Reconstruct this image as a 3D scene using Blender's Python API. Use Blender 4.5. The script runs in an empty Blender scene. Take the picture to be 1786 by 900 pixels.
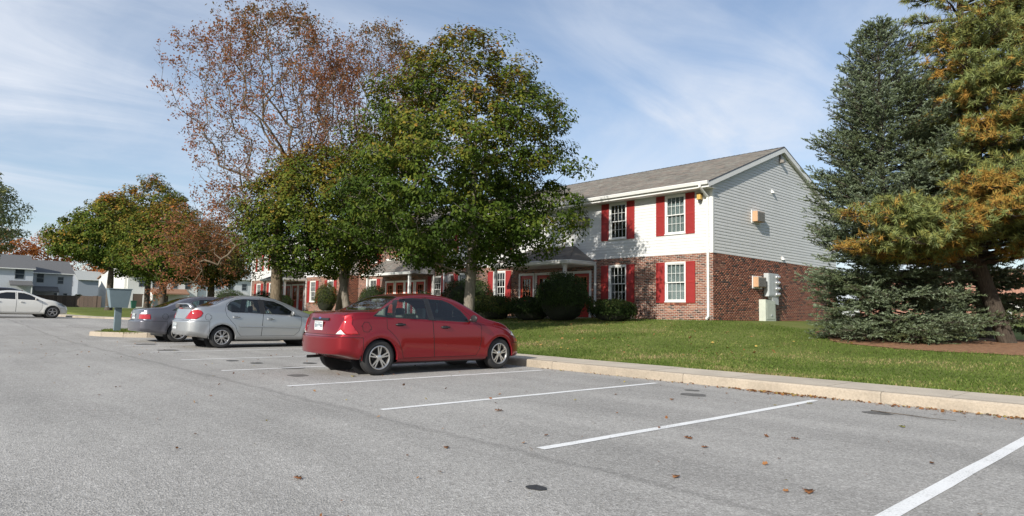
import bpy, bmesh, math, random
import numpy as np
from mathutils import Vector, Matrix, noise as mnoise
from math import radians, sin, cos, pi, atan2, sqrt, hypot
random.seed(7); RNG = np.random.default_rng(7)
scene = bpy.context.scene
COL = scene.collection

# ------------------------------------------------------------------ camera
def _cam():
    cx, cy = 893.0, 450.0
    L = (-160.0, 527.0); R = (2144.0, 571.0)      # vanishing points of the kerb direction and of the stall direction
    f = sqrt(-((L[0]-cx)*(R[0]-cx) + (L[1]-cy)*(R[1]-cy)))
    l = Vector((L[0]-cx, -(L[1]-cy), -f)).normalized()
    r = Vector((R[0]-cx, -(R[1]-cy), -f)).normalized()
    X = -l; Y = r; Z = X.cross(Y)
    M = Matrix((X, Y, Z))
    cam = bpy.data.cameras.new('camera'); o = bpy.data.objects.new('camera', cam)
    COL.objects.link(o)
    o.matrix_world = Matrix.Translation((0, 0, 1.10)) @ M.to_4x4()
    cam.sensor_width = 36; cam.lens = f/1786*36
    cam.clip_start = 0.05; cam.clip_end = 3000
    scene.camera = o
_cam()

# ------------------------------------------------------------------ light
SUN_EL = radians(28); TRAVEL_AZ = radians(105.5)
sd = Vector((-cos(SUN_EL)*cos(TRAVEL_AZ), -cos(SUN_EL)*sin(TRAVEL_AZ), sin(SUN_EL)))   # towards the sun
sl = bpy.data.lights.new('sun', 'SUN'); sl.energy = 4.8; sl.angle = radians(0.55); sl.color = (1.0, 0.945, 0.86)
so = bpy.data.objects.new('sun', sl); COL.objects.link(so)
so.rotation_euler = sd.to_track_quat('Z', 'Y').to_euler(); so.location = (0, -20, 30)

def make_world():
    w = bpy.data.worlds.new('World'); scene.world = w; w.use_nodes = True
    nt = w.node_tree; N = nt.nodes; K = nt.links; N.clear()
    out = N.new('ShaderNodeOutputWorld'); bg = N.new('ShaderNodeBackground'); bg.inputs['Strength'].default_value = 0.115
    sky = N.new('ShaderNodeTexSky'); sky.sky_type = 'NISHITA'; sky.sun_disc = False
    sky.sun_elevation = SUN_EL; sky.sun_rotation = atan2(sd.x, sd.y); sky.air_density = 1.0; sky.dust_density = 0.6; sky.ozone_density = 2.2
    tc = N.new('ShaderNodeTexCoord')
    sep = N.new('ShaderNodeSeparateXYZ'); K.new(tc.outputs['Generated'], sep.inputs[0])
    # project the view direction on a high cloud plane
    zz = N.new('ShaderNodeMath'); zz.operation = 'ADD'; zz.inputs[1].default_value = 0.16; K.new(sep.outputs['Z'], zz.inputs[0])
    zm = N.new('ShaderNodeMath'); zm.operation = 'MAXIMUM'; zm.inputs[1].default_value = 0.03; K.new(zz.outputs[0], zm.inputs[0])
    dx = N.new('ShaderNodeMath'); dx.operation = 'DIVIDE'; K.new(sep.outputs['X'], dx.inputs[0]); K.new(zm.outputs[0], dx.inputs[1])
    dy = N.new('ShaderNodeMath'); dy.operation = 'DIVIDE'; K.new(sep.outputs['Y'], dy.inputs[0]); K.new(zm.outputs[0], dy.inputs[1])
    cb = N.new('ShaderNodeCombineXYZ'); K.new(dx.outputs[0], cb.inputs[0]); K.new(dy.outputs[0], cb.inputs[1])
    def layer(rot, sc, scale, detail, rough, dist, lo, hi, loc=(0, 0, 0)):
        mp = N.new('ShaderNodeMapping'); mp.inputs['Rotation'].default_value[2] = rot; mp.inputs['Scale'].default_value = sc
        mp.inputs['Location'].default_value = loc
        K.new(cb.outputs[0], mp.inputs[0])
        n = N.new('ShaderNodeTexNoise'); n.inputs['Scale'].default_value = scale; n.inputs['Detail'].default_value = detail
        n.inputs['Roughness'].default_value = rough; n.inputs['Distortion'].default_value = dist
        K.new(mp.outputs[0], n.inputs['Vector'])
        r = N.new('ShaderNodeMapRange'); r.interpolation_type = 'SMOOTHSTEP'
        r.inputs['From Min'].default_value = lo; r.inputs['From Max'].default_value = hi
        K.new(n.outputs['Fac'], r.inputs['Value']); return r.outputs[0]
    a = layer(0.9, (1.0, 0.72, 1), 0.75, 8, 0.56, 0.9, 0.36, 0.72, (1.3, 0.4, 0))
    b = layer(1.5, (1.3, 0.55, 1), 1.5, 9, 0.6, 0.8, 0.40, 0.80, (5.7, 2.9, 0))
    c = layer(0.2, (1, 1, 1), 0.6, 3, 0.5, 0.2, 0.35, 0.65, (0.4, 5.0, 0))
    m1 = N.new('ShaderNodeMath'); m1.operation = 'MULTIPLY'; K.new(a, m1.inputs[0]); m1.inputs[1].default_value = 0.42
    m2 = N.new('ShaderNodeMath'); m2.operation = 'MULTIPLY'; K.new(b, m2.inputs[0]); K.new(c, m2.inputs[1])
    m3 = N.new('ShaderNodeMath'); m3.operation = 'MULTIPLY_ADD'; K.new(m2.outputs[0], m3.inputs[0]); m3.inputs[1].default_value = 0.60; K.new(m1.outputs[0], m3.inputs[2])
    # thin veil that thickens towards the horizon
    hz = N.new('ShaderNodeMapRange'); hz.inputs['From Min'].default_value = 0.0; hz.inputs['From Max'].default_value = 0.42
    hz.inputs['To Min'].default_value = 0.38; hz.inputs['To Max'].default_value = 0.17; K.new(sep.outputs['Z'], hz.inputs['Value'])
    m4 = N.new('ShaderNodeMath'); m4.operation = 'ADD'; m4.use_clamp = True; K.new(m3.outputs[0], m4.inputs[0]); K.new(hz.outputs[0], m4.inputs[1])
    mx = N.new('ShaderNodeMix'); mx.data_type = 'RGBA'
    hs = N.new('ShaderNodeHueSaturation'); hs.inputs['Saturation'].default_value = 1.13; hs.inputs['Value'].default_value = 1.0
    K.new(sky.outputs[0], hs.inputs['Color'])
    K.new(m4.outputs[0], mx.inputs['Factor']); K.new(hs.outputs[0], mx.inputs['A']); mx.inputs['B'].default_value = (5.6, 6.0, 6.7, 1)
    K.new(mx.outputs['Result'], bg.inputs['Color']); K.new(bg.outputs[0], out.inputs[0])
make_world()
scene.view_settings.view_transform = 'Standard'; scene.view_settings.look = 'None'
scene.view_settings.gamma = 1; scene.view_settings.exposure = 0.30; scene.view_settings.use_curve_mapping = False
scene.render.engine = 'CYCLES'
scene.cycles.max_bounces = 7; scene.cycles.transparent_max_bounces = 12; scene.cycles.diffuse_bounces = 3

# ------------------------------------------------------------------ materials
MATS = {}
def nodes_of(name):
    m = bpy.data.materials.new(name); m.use_nodes = True
    nt = m.node_tree; b = nt.nodes['Principled BSDF']
    return m, nt, nt.nodes, nt.links, b
def mat(name, col, rough=0.6, var=0.0, scale=8.0, metal=0.0, bump=0.0, bscale=60.0, spec=0.5, coat=0.0, islands=0.0, stretch=(1, 1, 1), dirt=0.0, objrand=0.0, hue=0.0):
    if name in MATS: return MATS[name]
    m, nt, N, K, b = nodes_of(name); MATS[name] = m
    b.inputs['Roughness'].default_value = rough; b.inputs['Metallic'].default_value = metal
    b.inputs['Specular IOR Level'].default_value = spec
    if coat: b.inputs['Coat Weight'].default_value = coat; b.inputs['Coat Roughness'].default_value = 0.04
    geo = N.new('ShaderNodeNewGeometry')
    mp = N.new('ShaderNodeMapping'); mp.inputs['Scale'].default_value = stretch; K.new(geo.outputs['Position'], mp.inputs[0])
    cur = None
    rgb = N.new('ShaderNodeRGB'); rgb.outputs[0].default_value = (*col, 1); cur = rgb.outputs[0]
    def scaleval(fac, lo, hi):
        nonlocal cur
        r = N.new('ShaderNodeMapRange'); r.inputs['To Min'].default_value = lo; r.inputs['To Max'].default_value = hi; K.new(fac, r.inputs['Value'])
        h = N.new('ShaderNodeHueSaturation'); K.new(r.outputs[0], h.inputs['Value']); K.new(cur, h.inputs['Color']); cur = h.outputs[0]
    if var:
        n = N.new('ShaderNodeTexNoise'); n.inputs['Scale'].default_value = scale; n.inputs['Detail'].default_value = 6; K.new(mp.outputs[0], n.inputs['Vector'])
        scaleval(n.outputs['Fac'], 1-2*var, 1+2*var)
    if dirt:
        n = N.new('ShaderNodeTexNoise'); n.inputs['Scale'].default_value = 1.1; n.inputs['Detail'].default_value = 8; n.inputs['Roughness'].default_value = 0.65; K.new(mp.outputs[0], n.inputs['Vector'])
        r = N.new('ShaderNodeMapRange'); r.inputs['From Min'].default_value = 0.45; r.inputs['From Max'].default_value = 0.75; K.new(n.outputs['Fac'], r.inputs['Value'])
        scaleval(r.outputs[0], 1, 1-dirt)
    if islands: scaleval(geo.outputs['Random Per Island'], 1-islands, 1+islands)
    if objrand:
        oi = N.new('ShaderNodeObjectInfo'); scaleval(oi.outputs['Random'], 1-objrand, 1+objrand)
    K.new(cur, b.inputs['Base Color'])
    if bump:
        n2 = N.new('ShaderNodeTexNoise'); n2.inputs['Scale'].default_value = bscale; n2.inputs['Detail'].default_value = 4; K.new(mp.outputs[0], n2.inputs['Vector'])
        bp = N.new('ShaderNodeBump'); bp.inputs['Strength'].default_value = bump; bp.inputs['Distance'].default_value = 0.01
        K.new(n2.outputs['Fac'], bp.inputs['Height']); K.new(bp.outputs[0], b.inputs['Normal'])
    return m
def ramp(N, K, fac, stops):
    r = N.new('ShaderNodeValToRGB'); K.new(fac, r.inputs[0])
    e = r.color_ramp.elements
    while len(e) > 1: e.remove(e[-1])
    e[0].position = stops[0][0]; e[0].color = (*stops[0][1], 1)
    for p, c in stops[1:]:
        x = e.new(p); x.color = (*c, 1)
    return r.outputs[0]
def brick_mat(name, objinfo, dark=1.0):
    m, nt, N, K, b = nodes_of(name); MATS[name] = m
    if objinfo: src = N.new('ShaderNodeObjectInfo').outputs['Random']
    else: src = N.new('ShaderNodeNewGeometry').outputs['Random Per Island']
    c = ramp(N, K, src, [(0.0, (.04, .026, .022)), (0.12, (.08, .036, .028)), (0.2, (.17, .058, .036)), (0.55, (.23, .078, .045)), (0.85, (.29, .11, .065)), (1.0, (.36, .18, .115))])
    n = N.new('ShaderNodeTexNoise'); n.inputs['Scale'].default_value = 40; g = N.new('ShaderNodeNewGeometry'); K.new(g.outputs['Position'], n.inputs['Vector'])
    h = N.new('ShaderNodeHueSaturation'); r = N.new('ShaderNodeMapRange'); r.inputs['To Min'].default_value = .6*dark; r.inputs['To Max'].default_value = 1.35*dark
    K.new(n.outputs['Fac'], r.inputs['Value']); K.new(r.outputs[0], h.inputs['Value']); K.new(c, h.inputs['Color']); K.new(h.outputs[0], b.inputs['Base Color'])
    b.inputs['Roughness'].default_value = .9
    bp = N.new('ShaderNodeBump'); bp.inputs['Strength'].default_value = .4; bp.inputs['Distance'].default_value = .004; K.new(n.outputs['Fac'], bp.inputs['Height']); K.new(bp.outputs[0], b.inputs['Normal'])
    return m
M_BRICK = brick_mat('brick', False); M_BRICKO = brick_mat('brick_single', True)
M_MORTAR = mat('mortar', (.44, .385, .33), .95, .10, 30)
M_SIDING = mat('vinyl_siding', (.64, .645, .63), .5, .02, 3, bump=.05, dirt=.07, objrand=.03)
M_WHITE = mat('white_trim', (.74, .74, .71), .45, .02, 5, dirt=.06)
M_SHUT = mat('red_shutter', (.30, .024, .021), .5, .06, 20, dirt=.08)
M_DOOR = mat('red_door', (.40, .030, .020), .42, .05, 15)
M_CURT = mat('white_curtain', (.62, .62, .61), .9, .12, 7, stretch=(5, 5, .3))
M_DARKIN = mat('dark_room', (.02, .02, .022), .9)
def shingle_mat():
    m, nt, N, K, b = nodes_of('roof_shingle')
    g = N.new('ShaderNodeNewGeometry'); b.inputs['Roughness'].default_value = .95
    c = ramp(N, K, g.outputs['Random Per Island'], [(0, (.095, .088, .080)), (.3, (.135, .125, .112)), (.5, (.155, .125, .108)), (.65, (.13, .13, .118)), (.8, (.175, .16, .14)), (1, (.145, .145, .13))])
    n = N.new('ShaderNodeTexNoise'); n.inputs['Scale'].default_value = 1.3; n.inputs['Detail'].default_value = 6; K.new(g.outputs['Position'], n.inputs['Vector'])
    n2 = N.new('ShaderNodeTexNoise'); n2.inputs['Scale'].default_value = 160; K.new(g.outputs['Position'], n2.inputs['Vector'])
    mm = N.new('ShaderNodeMath'); mm.operation = 'ADD'; K.new(n.outputs['Fac'], mm.inputs[0]); K.new(n2.outputs['Fac'], mm.inputs[1])
    r = N.new('ShaderNodeMapRange'); r.inputs['From Max'].default_value = 2; r.inputs['To Min'].default_value = .35; r.inputs['To Max'].default_value = 1.75; K.new(mm.outputs[0], r.inputs['Value'])
    h = N.new('ShaderNodeHueSaturation'); K.new(r.outputs[0], h.inputs['Value']); K.new(c, h.inputs['Color']); K.new(h.outputs[0], b.inputs['Base Color'])
    return m
M_SHINGLE = shingle_mat()
def glass_mat(name, tint, trans):
    m = bpy.data.materials.new(name); m.use_nodes = True; nt = m.node_tree; N = nt.nodes; K = nt.links; N.clear()
    out = N.new('ShaderNodeOutputMaterial'); gl = N.new('ShaderNodeBsdfGlossy'); gl.inputs['Roughness'].default_value = 0.02
    tr = N.new('ShaderNodeBsdfTransparent'); tr.inputs[0].default_value = (*[t*trans for t in tint], 1)
    fr = N.new('ShaderNodeFresnel'); fr.inputs['IOR'].default_value = 1.52
    mp = N.new('ShaderNodeMath'); mp.operation = 'MULTIPLY_ADD'; mp.inputs[1].default_value = 1.15; mp.inputs[2].default_value = 0.03; mp.use_clamp = True
    K.new(fr.outputs[0], mp.inputs[0]); mx = N.new('ShaderNodeMixShader'); K.new(mp.outputs[0], mx.inputs[0]); K.new(tr.outputs[0], mx.inputs[1]); K.new(gl.outputs[0], mx.inputs[2]); K.new(mx.outputs[0], out.inputs[0])
    return m
M_GLASS = glass_mat('window_glass', (.80, .86, .86), .85)
M_CARGLASS = glass_mat('car_glass', (.72, .86, .86), .84)
M_TINT = glass_mat('tinted_car_glass', (.25, .3, .35), .4)

# ------------------------------------------------------------------ object helpers
def tag(o, label=None, cat=None, group=None, kind=None):
    if label: o['label'] = label
    if cat: o['category'] = cat
    if group: o['group'] = group
    if kind: o['kind'] = kind
    return o
def empty(name, loc=(0, 0, 0), label=None, cat=None, group=None, rz=0, parent=None):
    o = bpy.data.objects.new(name, None); COL.objects.link(o); o.location = loc; o.rotation_euler = (0, 0, rz)
    o.empty_display_size = .2
    if parent is not None: o.parent = parent
    return tag(o, label, cat, group)
def link_mesh(name, me, parent=None, loc=(0, 0, 0)):
    o = bpy.data.objects.new(name, me); COL.objects.link(o); o.location = loc
    if parent is not None: o.parent = parent
    return o
class MB:
    """collects shapes, builds them as one mesh object"""
    def __init__(s): s.v = []; s.f = []; s.mi = []; s.cur = 0
    def add(s, vs, fs):
        b = len(s.v); s.v += [tuple(v) for v in vs]; s.f += [tuple(b+i for i in f) for f in fs]; s.mi += [s.cur]*len(fs)
        return s
    def box(s, x0, x1, y0, y1, z0, z1):
        return s.add([(x0, y0, z0), (x1, y0, z0), (x1, y1, z0), (x0, y1, z0), (x0, y0, z1), (x1, y0, z1), (x1, y1, z1), (x0, y1, z1)],
                     [(0, 3, 2, 1), (4, 5, 6, 7), (0, 1, 5, 4), (1, 2, 6, 5), (2, 3, 7, 6), (3, 0, 4, 7)])
    def prism(s, poly, axis, a, b):
        """poly: 2D outline in the two other axes (x: (y,z), y: (x,z), z: (x,y)), extruded along axis from a to b"""
        def P(p, t): return {'x': (t, p[0], p[1]), 'y': (p[0], t, p[1]), 'z': (p[0], p[1], t)}[axis]
        n = len(poly)
        ar = sum(poly[i][0]*poly[(i+1) % n][1]-poly[(i+1) % n][0]*poly[i][1] for i in range(n))
        pl = list(poly) if ar > 0 else list(poly)[::-1]
        if axis == 'y': pl = pl[::-1]
        vs = [P(p, a) for p in pl]+[P(p, b) for p in pl]
        fs = [tuple(range(n))[::-1], tuple(range(n, 2*n))]+[(i, (i+1) % n, n+(i+1) % n, n+i) for i in range(n)]
        if b < a: fs = [f[::-1] for f in fs]
        return s.add(vs, fs)
    def tube(s, pts, rad, n=8, caps=True):
        pts = [Vector(p) for p in pts]
        if not isinstance(rad, (list, tuple)): rad = [rad]*len(pts)
        vs = []; up = Vector((0, 0, 1)); prev = None
        for i, p in enumerate(pts):
            d = (pts[min(i+1, len(pts)-1)]-pts[max(i-1, 0)]).normalized()
            if prev is None: a = d.cross(up if abs(d.z) < .9 else Vector((1, 0, 0))).normalized()
            else: a = (prev-d*prev.dot(d)).normalized()
            prev = a; b = d.cross(a)
            for k in range(n):
                t = 2*pi*k/n; vs.append(p+(a*cos(t)+b*sin(t))*rad[i])
        fs = []
        for i in range(len(pts)-1):
            for k in range(n):
                k2 = (k+1) % n; fs.append((i*n+k, i*n+k2, (i+1)*n+k2, (i+1)*n+k))
        if caps: fs += [tuple(range(n))[::-1], tuple(range((len(pts)-1)*n, len(pts)*n))]
        return s.add(vs, fs)
    def revolve(s, prof, n=32, axis='x', c=(0, 0, 0)):
        """prof: (radius, along) pairs turned about the axis"""
        vs = []
        for (r, t) in prof:
            for k in range(n):
                a = 2*pi*k/n
                q = {'x': (t, r*cos(a), r*sin(a)), 'y': (r*cos(a), t, r*sin(a)), 'z': (r*cos(a), r*sin(a), t)}[axis]
                vs.append((q[0]+c[0], q[1]+c[1], q[2]+c[2]))
        fs = []
        for i in range(len(prof)-1):
            for k in range(n):
                k2 = (k+1) % n; fs.append((i*n+k, i*n+k2, (i+1)*n+k2, (i+1)*n+k))
        return s.add(vs, fs)
    def build(s, name, mats, parent=None, smooth=False, base=(0, 0, 0), recenter=True, bevel=0, autosmooth=None):
        """vertex coordinates are relative to base + parent's origin frame"""
        if not isinstance(mats, (list, tuple)): mats = [mats]
        V = np.array(s.v, float)-np.array(base, float)
        c = np.zeros(3)
        if recenter: c = (V.min(0)+V.max(0))/2; c[2] = V[:, 2].min(); V = V-c
        me = bpy.data.meshes.new(name); me.from_pydata(V.tolist(), [], s.f)
        for m in mats: me.materials.append(m)
        if len(mats) > 1: me.polygons.foreach_set('material_index', s.mi)
        if smooth or autosmooth: me.polygons.foreach_set('use_smooth', [True]*len(me.polygons))
        if autosmooth: me.set_sharp_from_angle(angle=radians(autosmooth))
        me.update()
        o = link_mesh(name, me, parent, tuple(c))
        if bevel:
            md = o.modifiers.new('bevel', 'BEVEL'); md.width = bevel; md.segments = 2; md.limit_method = 'ANGLE'; md.angle_limit = radians(40)
        return o
def np_mesh(name, V, F, mats, smooth=False, attrs=None):
    """V (n,3), F (m,k) arrays"""
    me = bpy.data.meshes.new(name); V = np.ascontiguousarray(V, np.float32); F = np.ascontiguousarray(F, np.int32)
    me.vertices.add(len(V)); me.vertices.foreach_set('co', V.ravel())
    k = F.shape[1]; me.loops.add(F.size); me.loops.foreach_set('vertex_index', F.ravel())
    me.polygons.add(len(F)); me.polygons.foreach_set('loop_start', np.arange(len(F), dtype=np.int32)*k)
    if smooth: me.polygons.foreach_set('use_smooth', np.ones(len(F), bool))
    for m in (mats if isinstance(mats, (list, tuple)) else [mats]): me.materials.append(m)
    me.update(calc_edges=True)
    if attrs:
        for an, arr in attrs.items():
            a = me.attributes.new(an, 'FLOAT', 'POINT'); a.data.foreach_set('value', np.ascontiguousarray(arr, np.float32))
    return me
def smooth01(t): t = min(1, max(0, t)); return t*t*(3-2*t)
def nz(x, y, z=0): return mnoise.noise((x, y, z))

# ------------------------------------------------------------------ terrain
KPTS = [(-300, 7.3), (-52, 7.3), (-47.5, 7.45), (-45.2, 8.1), (-43, 8.9), (-40, 9.5), (-37, 9.66), (300, 9.66)]
def yk(x):
    for (a, ya), (b, yb) in zip(KPTS, KPTS[1:]):
        if x <= b: return ya+(yb-ya)*(x-a)/(b-a)
    return 9.66
def zlot(x): return .36*smooth01((-22-x)/22)
def zk(x): return zlot(x)+.15-.06*smooth01((-30-x)/12)
def T(x, y):
    v = y-yk(x)-1.24
    k = zk(x)
    a = min(1, max(0, v/12.1)); a = .55*a+.45*smooth01(a)
    zb = 1.0-.5*smooth01((x+13)/7)
    z = k+(zb-k)*a
    if y > 23: z += .55*smooth01((y-23)/60)
    b = smooth01((-47-x)/26)
    z = z*(1-b)+.86*b
    return z+.025*nz(x*.35, y*.35)*min(1, max(0, v))
def grid(name, xs, ys, zf, m, yf=None):
    V = [(x, (yf(x, y) if yf else y), 0) for y in ys for x in xs]
    V = [(p[0], p[1], zf(p[0], p[1])) for p in V]
    n = len(xs); F = [(j*n+i, j*n+i+1, (j+1)*n+i+1, (j+1)*n+i) for j in range(len(ys)-1) for i in range(n-1)]
    me = bpy.data.meshes.new(name); me.from_pydata(V, [], F); me.materials.append(m)
    me.polygons.foreach_set('use_smooth', [True]*len(F))
    return link_mesh(name, me)

def ground_mats():
    # lawn
    m, nt, N, K, b = nodes_of('lawn'); MATS['lawn'] = m
    g = N.new('ShaderNodeNewGeometry')
    n1 = N.new('ShaderNodeTexNoise'); n1.inputs['Scale'].default_value = .55; n1.inputs['Detail'].default_value = 7; K.new(g.outputs['Position'], n1.inputs['Vector'])
    n2 = N.new('ShaderNodeTexNoise'); n2.inputs['Scale'].default_value = 18; n2.inputs['Detail'].default_value = 5; K.new(g.outputs['Position'], n2.inputs['Vector'])
    a = N.new('ShaderNodeMath'); a.operation = 'ADD'; K.new(n1.outputs['Fac'], a.inputs[0]); K.new(n2.outputs['Fac'], a.inputs[1])
    h = N.new('ShaderNodeMath'); h.operation = 'MULTIPLY'; h.inputs[1].default_value = .5; K.new(a.outputs[0], h.inputs[0])
    c = ramp(N, K, h.outputs[0], [(.3, (.085, .095, .025)), (.45, (.105, .135, .030)), (.55, (.135, .165, .042)), (.66, (.19, .18, .065)), (.8, (.22, .18, .09))])
    K.new(c, b.inputs['Base Color']); b.inputs['Roughness'].default_value = .95; b.inputs['Specular IOR Level'].default_value = .1
    bp = N.new('ShaderNodeBump'); bp.inputs['Strength'].default_value = .8; bp.inputs['Distance'].default_value = .03; K.new(n2.outputs['Fac'], bp.inputs['Height']); K.new(bp.outputs[0], b.inputs['Normal'])
    # asphalt
    m, nt, N, K, b = nodes_of('asphalt'); MATS['asphalt'] = m
    g = N.new('ShaderNodeNewGeometry'); P = g.outputs['Position']
    def noise(scale, det=4, rough=.5, vec=P):
        n = N.new('ShaderNodeTexNoise'); n.inputs['Scale'].default_value = scale; n.inputs['Detail'].default_value = det; n.inputs['Roughness'].default_value = rough; K.new(vec, n.inputs['Vector']); return n.outputs['Fac']
    vo = N.new('ShaderNodeTexVoronoi'); vo.inputs['Scale'].default_value = 95; K.new(P, vo.inputs['Vector'])
    sv = N.new('ShaderNodeSeparateColor'); K.new(vo.outputs['Color'], sv.inputs[0])
    vo2 = N.new('ShaderNodeTexVoronoi'); vo2.inputs['Scale'].default_value = 38; K.new(P, vo2.inputs['Vector'])
    sv2 = N.new('ShaderNodeSeparateColor'); K.new(vo2.outputs['Color'], sv2.inputs[0])
    agg = ramp(N, K, sv.outputs[0], [(0, (.18, .171, .156)), (.3, (.30, .288, .265)), (.7, (.372, .358, .332)), (.9, (.46, .443, .413)), (1, (.62, .60, .56))])
    agg2 = ramp(N, K, sv2.outputs[0], [(0, (.23, .22, .203)), (.5, (.34, .327, .303)), (.93, (.395, .38, .352)), (1, (.53, .51, .48))])
    mx = N.new('ShaderNodeMix'); mx.data_type = 'RGBA'; mx.inputs['Factor'].default_value = .38; K.new(agg, mx.inputs['A']); K.new(agg2, mx.inputs['B'])
    big = noise(.35, 8, .62)
    st = N.new('ShaderNodeMapping'); st.inputs['Scale'].default_value = (.12, 1.3, 1); K.new(P, st.inputs[0])
    trk = noise(1.0, 6, .6, st.outputs[0])
    s1 = N.new('ShaderNodeMath'); s1.operation = 'ADD'; K.new(big, s1.inputs[0]); K.new(trk, s1.inputs[1])
    r1 = N.new('ShaderNodeMapRange'); r1.inputs['From Min'].default_value = .65; r1.inputs['From Max'].default_value = 1.35; r1.inputs['To Min'].default_value = .74; r1.inputs['To Max'].default_value = 1.18; K.new(s1.outputs[0], r1.inputs['Value'])
    # a worn paving seam that runs along the lot, and hairline cracks
    sx = N.new('ShaderNodeSeparateXYZ'); K.new(P, sx.inputs[0])
    wob = noise(.8, 5)
    y1 = N.new('ShaderNodeMath'); y1.operation = 'MULTIPLY_ADD'; K.new(wob, y1.inputs[0]); y1.inputs[1].default_value = .5; K.new(sx.outputs['Y'], y1.inputs[2])
    y2 = N.new('ShaderNodeMath'); y2.operation = 'SUBTRACT'; K.new(y1.outputs[0], y2.inputs[0]); y2.inputs[1].default_value = 3.95
    y3 = N.new('ShaderNodeMath'); y3.operation = 'ABSOLUTE'; K.new(y2.outputs[0], y3.inputs[0])
    y4 = N.new('ShaderNodeMapRange'); y4.inputs['From Min'].default_value = .015; y4.inputs['From Max'].default_value = .09; y4.inputs['To Min'].default_value = .80; y4.inputs['To Max'].default_value = 1; K.new(y3.outputs[0], y4.inputs['Value'])
    vc = N.new('ShaderNodeTexVoronoi'); vc.feature = 'DISTANCE_TO_EDGE'; vc.inputs['Scale'].default_value = .35; vc.inputs['Randomness'].default_value = 1
    wv = N.new('ShaderNodeTexNoise'); wv.inputs['Scale'].default_value = 1.2; wv.inputs['Detail'].default_value = 6; K.new(P, wv.inputs['Vector'])
    ad = N.new('ShaderNodeMix'); ad.data_type = 'VECTOR'; ad.inputs['Factor'].default_value = .35; K.new(P, ad.inputs['A']); K.new(wv.outputs['Color'], ad.inputs['B']); K.new(ad.outputs['Result'], vc.inputs['Vector'])
    cr = N.new('ShaderNodeMapRange'); cr.inputs['From Min'].default_value = .001; cr.inputs['From Max'].default_value = .006; cr.inputs['To Min'].default_value = .72; cr.inputs['To Max'].default_value = 1; K.new(vc.outputs['Distance'], cr.inputs['Value'])
    q = N.new('ShaderNodeMath'); q.operation = 'MULTIPLY'; K.new(r1.outputs[0], q.inputs[0]); K.new(y4.outputs[0], q.inputs[1])
    # the far part of the lot is cracked and sealed
    fr = N.new('ShaderNodeMapRange'); fr.inputs['From Min'].default_value = -20; fr.inputs['From Max'].default_value = -16; fr.inputs['To Min'].default_value = 0; fr.inputs['To Max'].default_value = 1; K.new(sx.outputs['X'], fr.inputs['Value'])
    crm = N.new('ShaderNodeMath'); crm.operation = 'MAXIMUM'; K.new(cr.outputs[0], crm.inputs[0]); K.new(fr.outputs[0], crm.inputs[1])
    q2 = N.new('ShaderNodeMath'); q2.operation = 'MULTIPLY'; K.new(q.outputs[0], q2.inputs[0]); K.new(crm.outputs[0], q2.inputs[1])
    hs = N.new('ShaderNodeHueSaturation'); K.new(q2.outputs[0], hs.inputs['Value']); K.new(mx.outputs['Result'], hs.inputs['Color'])
    K.new(hs.outputs[0], b.inputs['Base Color']); b.inputs['Roughness'].default_value = .88; b.inputs['Specular IOR Level'].default_value = .35
    bp = N.new('ShaderNodeBump'); bp.inputs['Strength'].default_value = .7; bp.inputs['Distance'].default_value = .006; K.new(vo.outputs['Distance'], bp.inputs['Height']); K.new(bp.outputs[0], b.inputs['Normal'])
    # road paint worn through to the asphalt
    m2, nt, N, K, b = nodes_of('road_paint'); MATS['road_paint'] = m2
    g = N.new('ShaderNodeNewGeometry'); n = N.new('ShaderNodeTexNoise'); n.inputs['Scale'].default_value = 70; n.inputs['Detail'].default_value = 6; n.inputs['Roughness'].default_value = .7; K.new(g.outputs['Position'], n.inputs['Vector'])
    n3 = N.new('ShaderNodeTexNoise'); n3.inputs['Scale'].default_value = 2.2; K.new(g.outputs['Position'], n3.inputs['Vector'])
    a = N.new('ShaderNodeMath'); a.operation = 'MULTIPLY_ADD'; K.new(n3.outputs['Fac'], a.inputs[0]); a.inputs[1].default_value = .35; K.new(n.outputs['Fac'], a.inputs[2])
    c = ramp(N, K, a.outputs[0], [(.46, (.20, .195, .185)), (.56, (.62, .62, .60)), (.7, (.78, .78, .76))]); K.new(c, b.inputs['Base Color']); b.inputs['Roughness'].default_value = .7
ground_mats()
M_CONC = mat('sidewalk_concrete', (.50, .435, .345), .9, .08, 2.5, bump=.3, bscale=120, dirt=.22, objrand=.06)
M_KERB = mat('kerb_concrete', (.385, .325, .25), .92, .15, 34, bump=.5, bscale=70, dirt=.36, objrand=.07)

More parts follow.
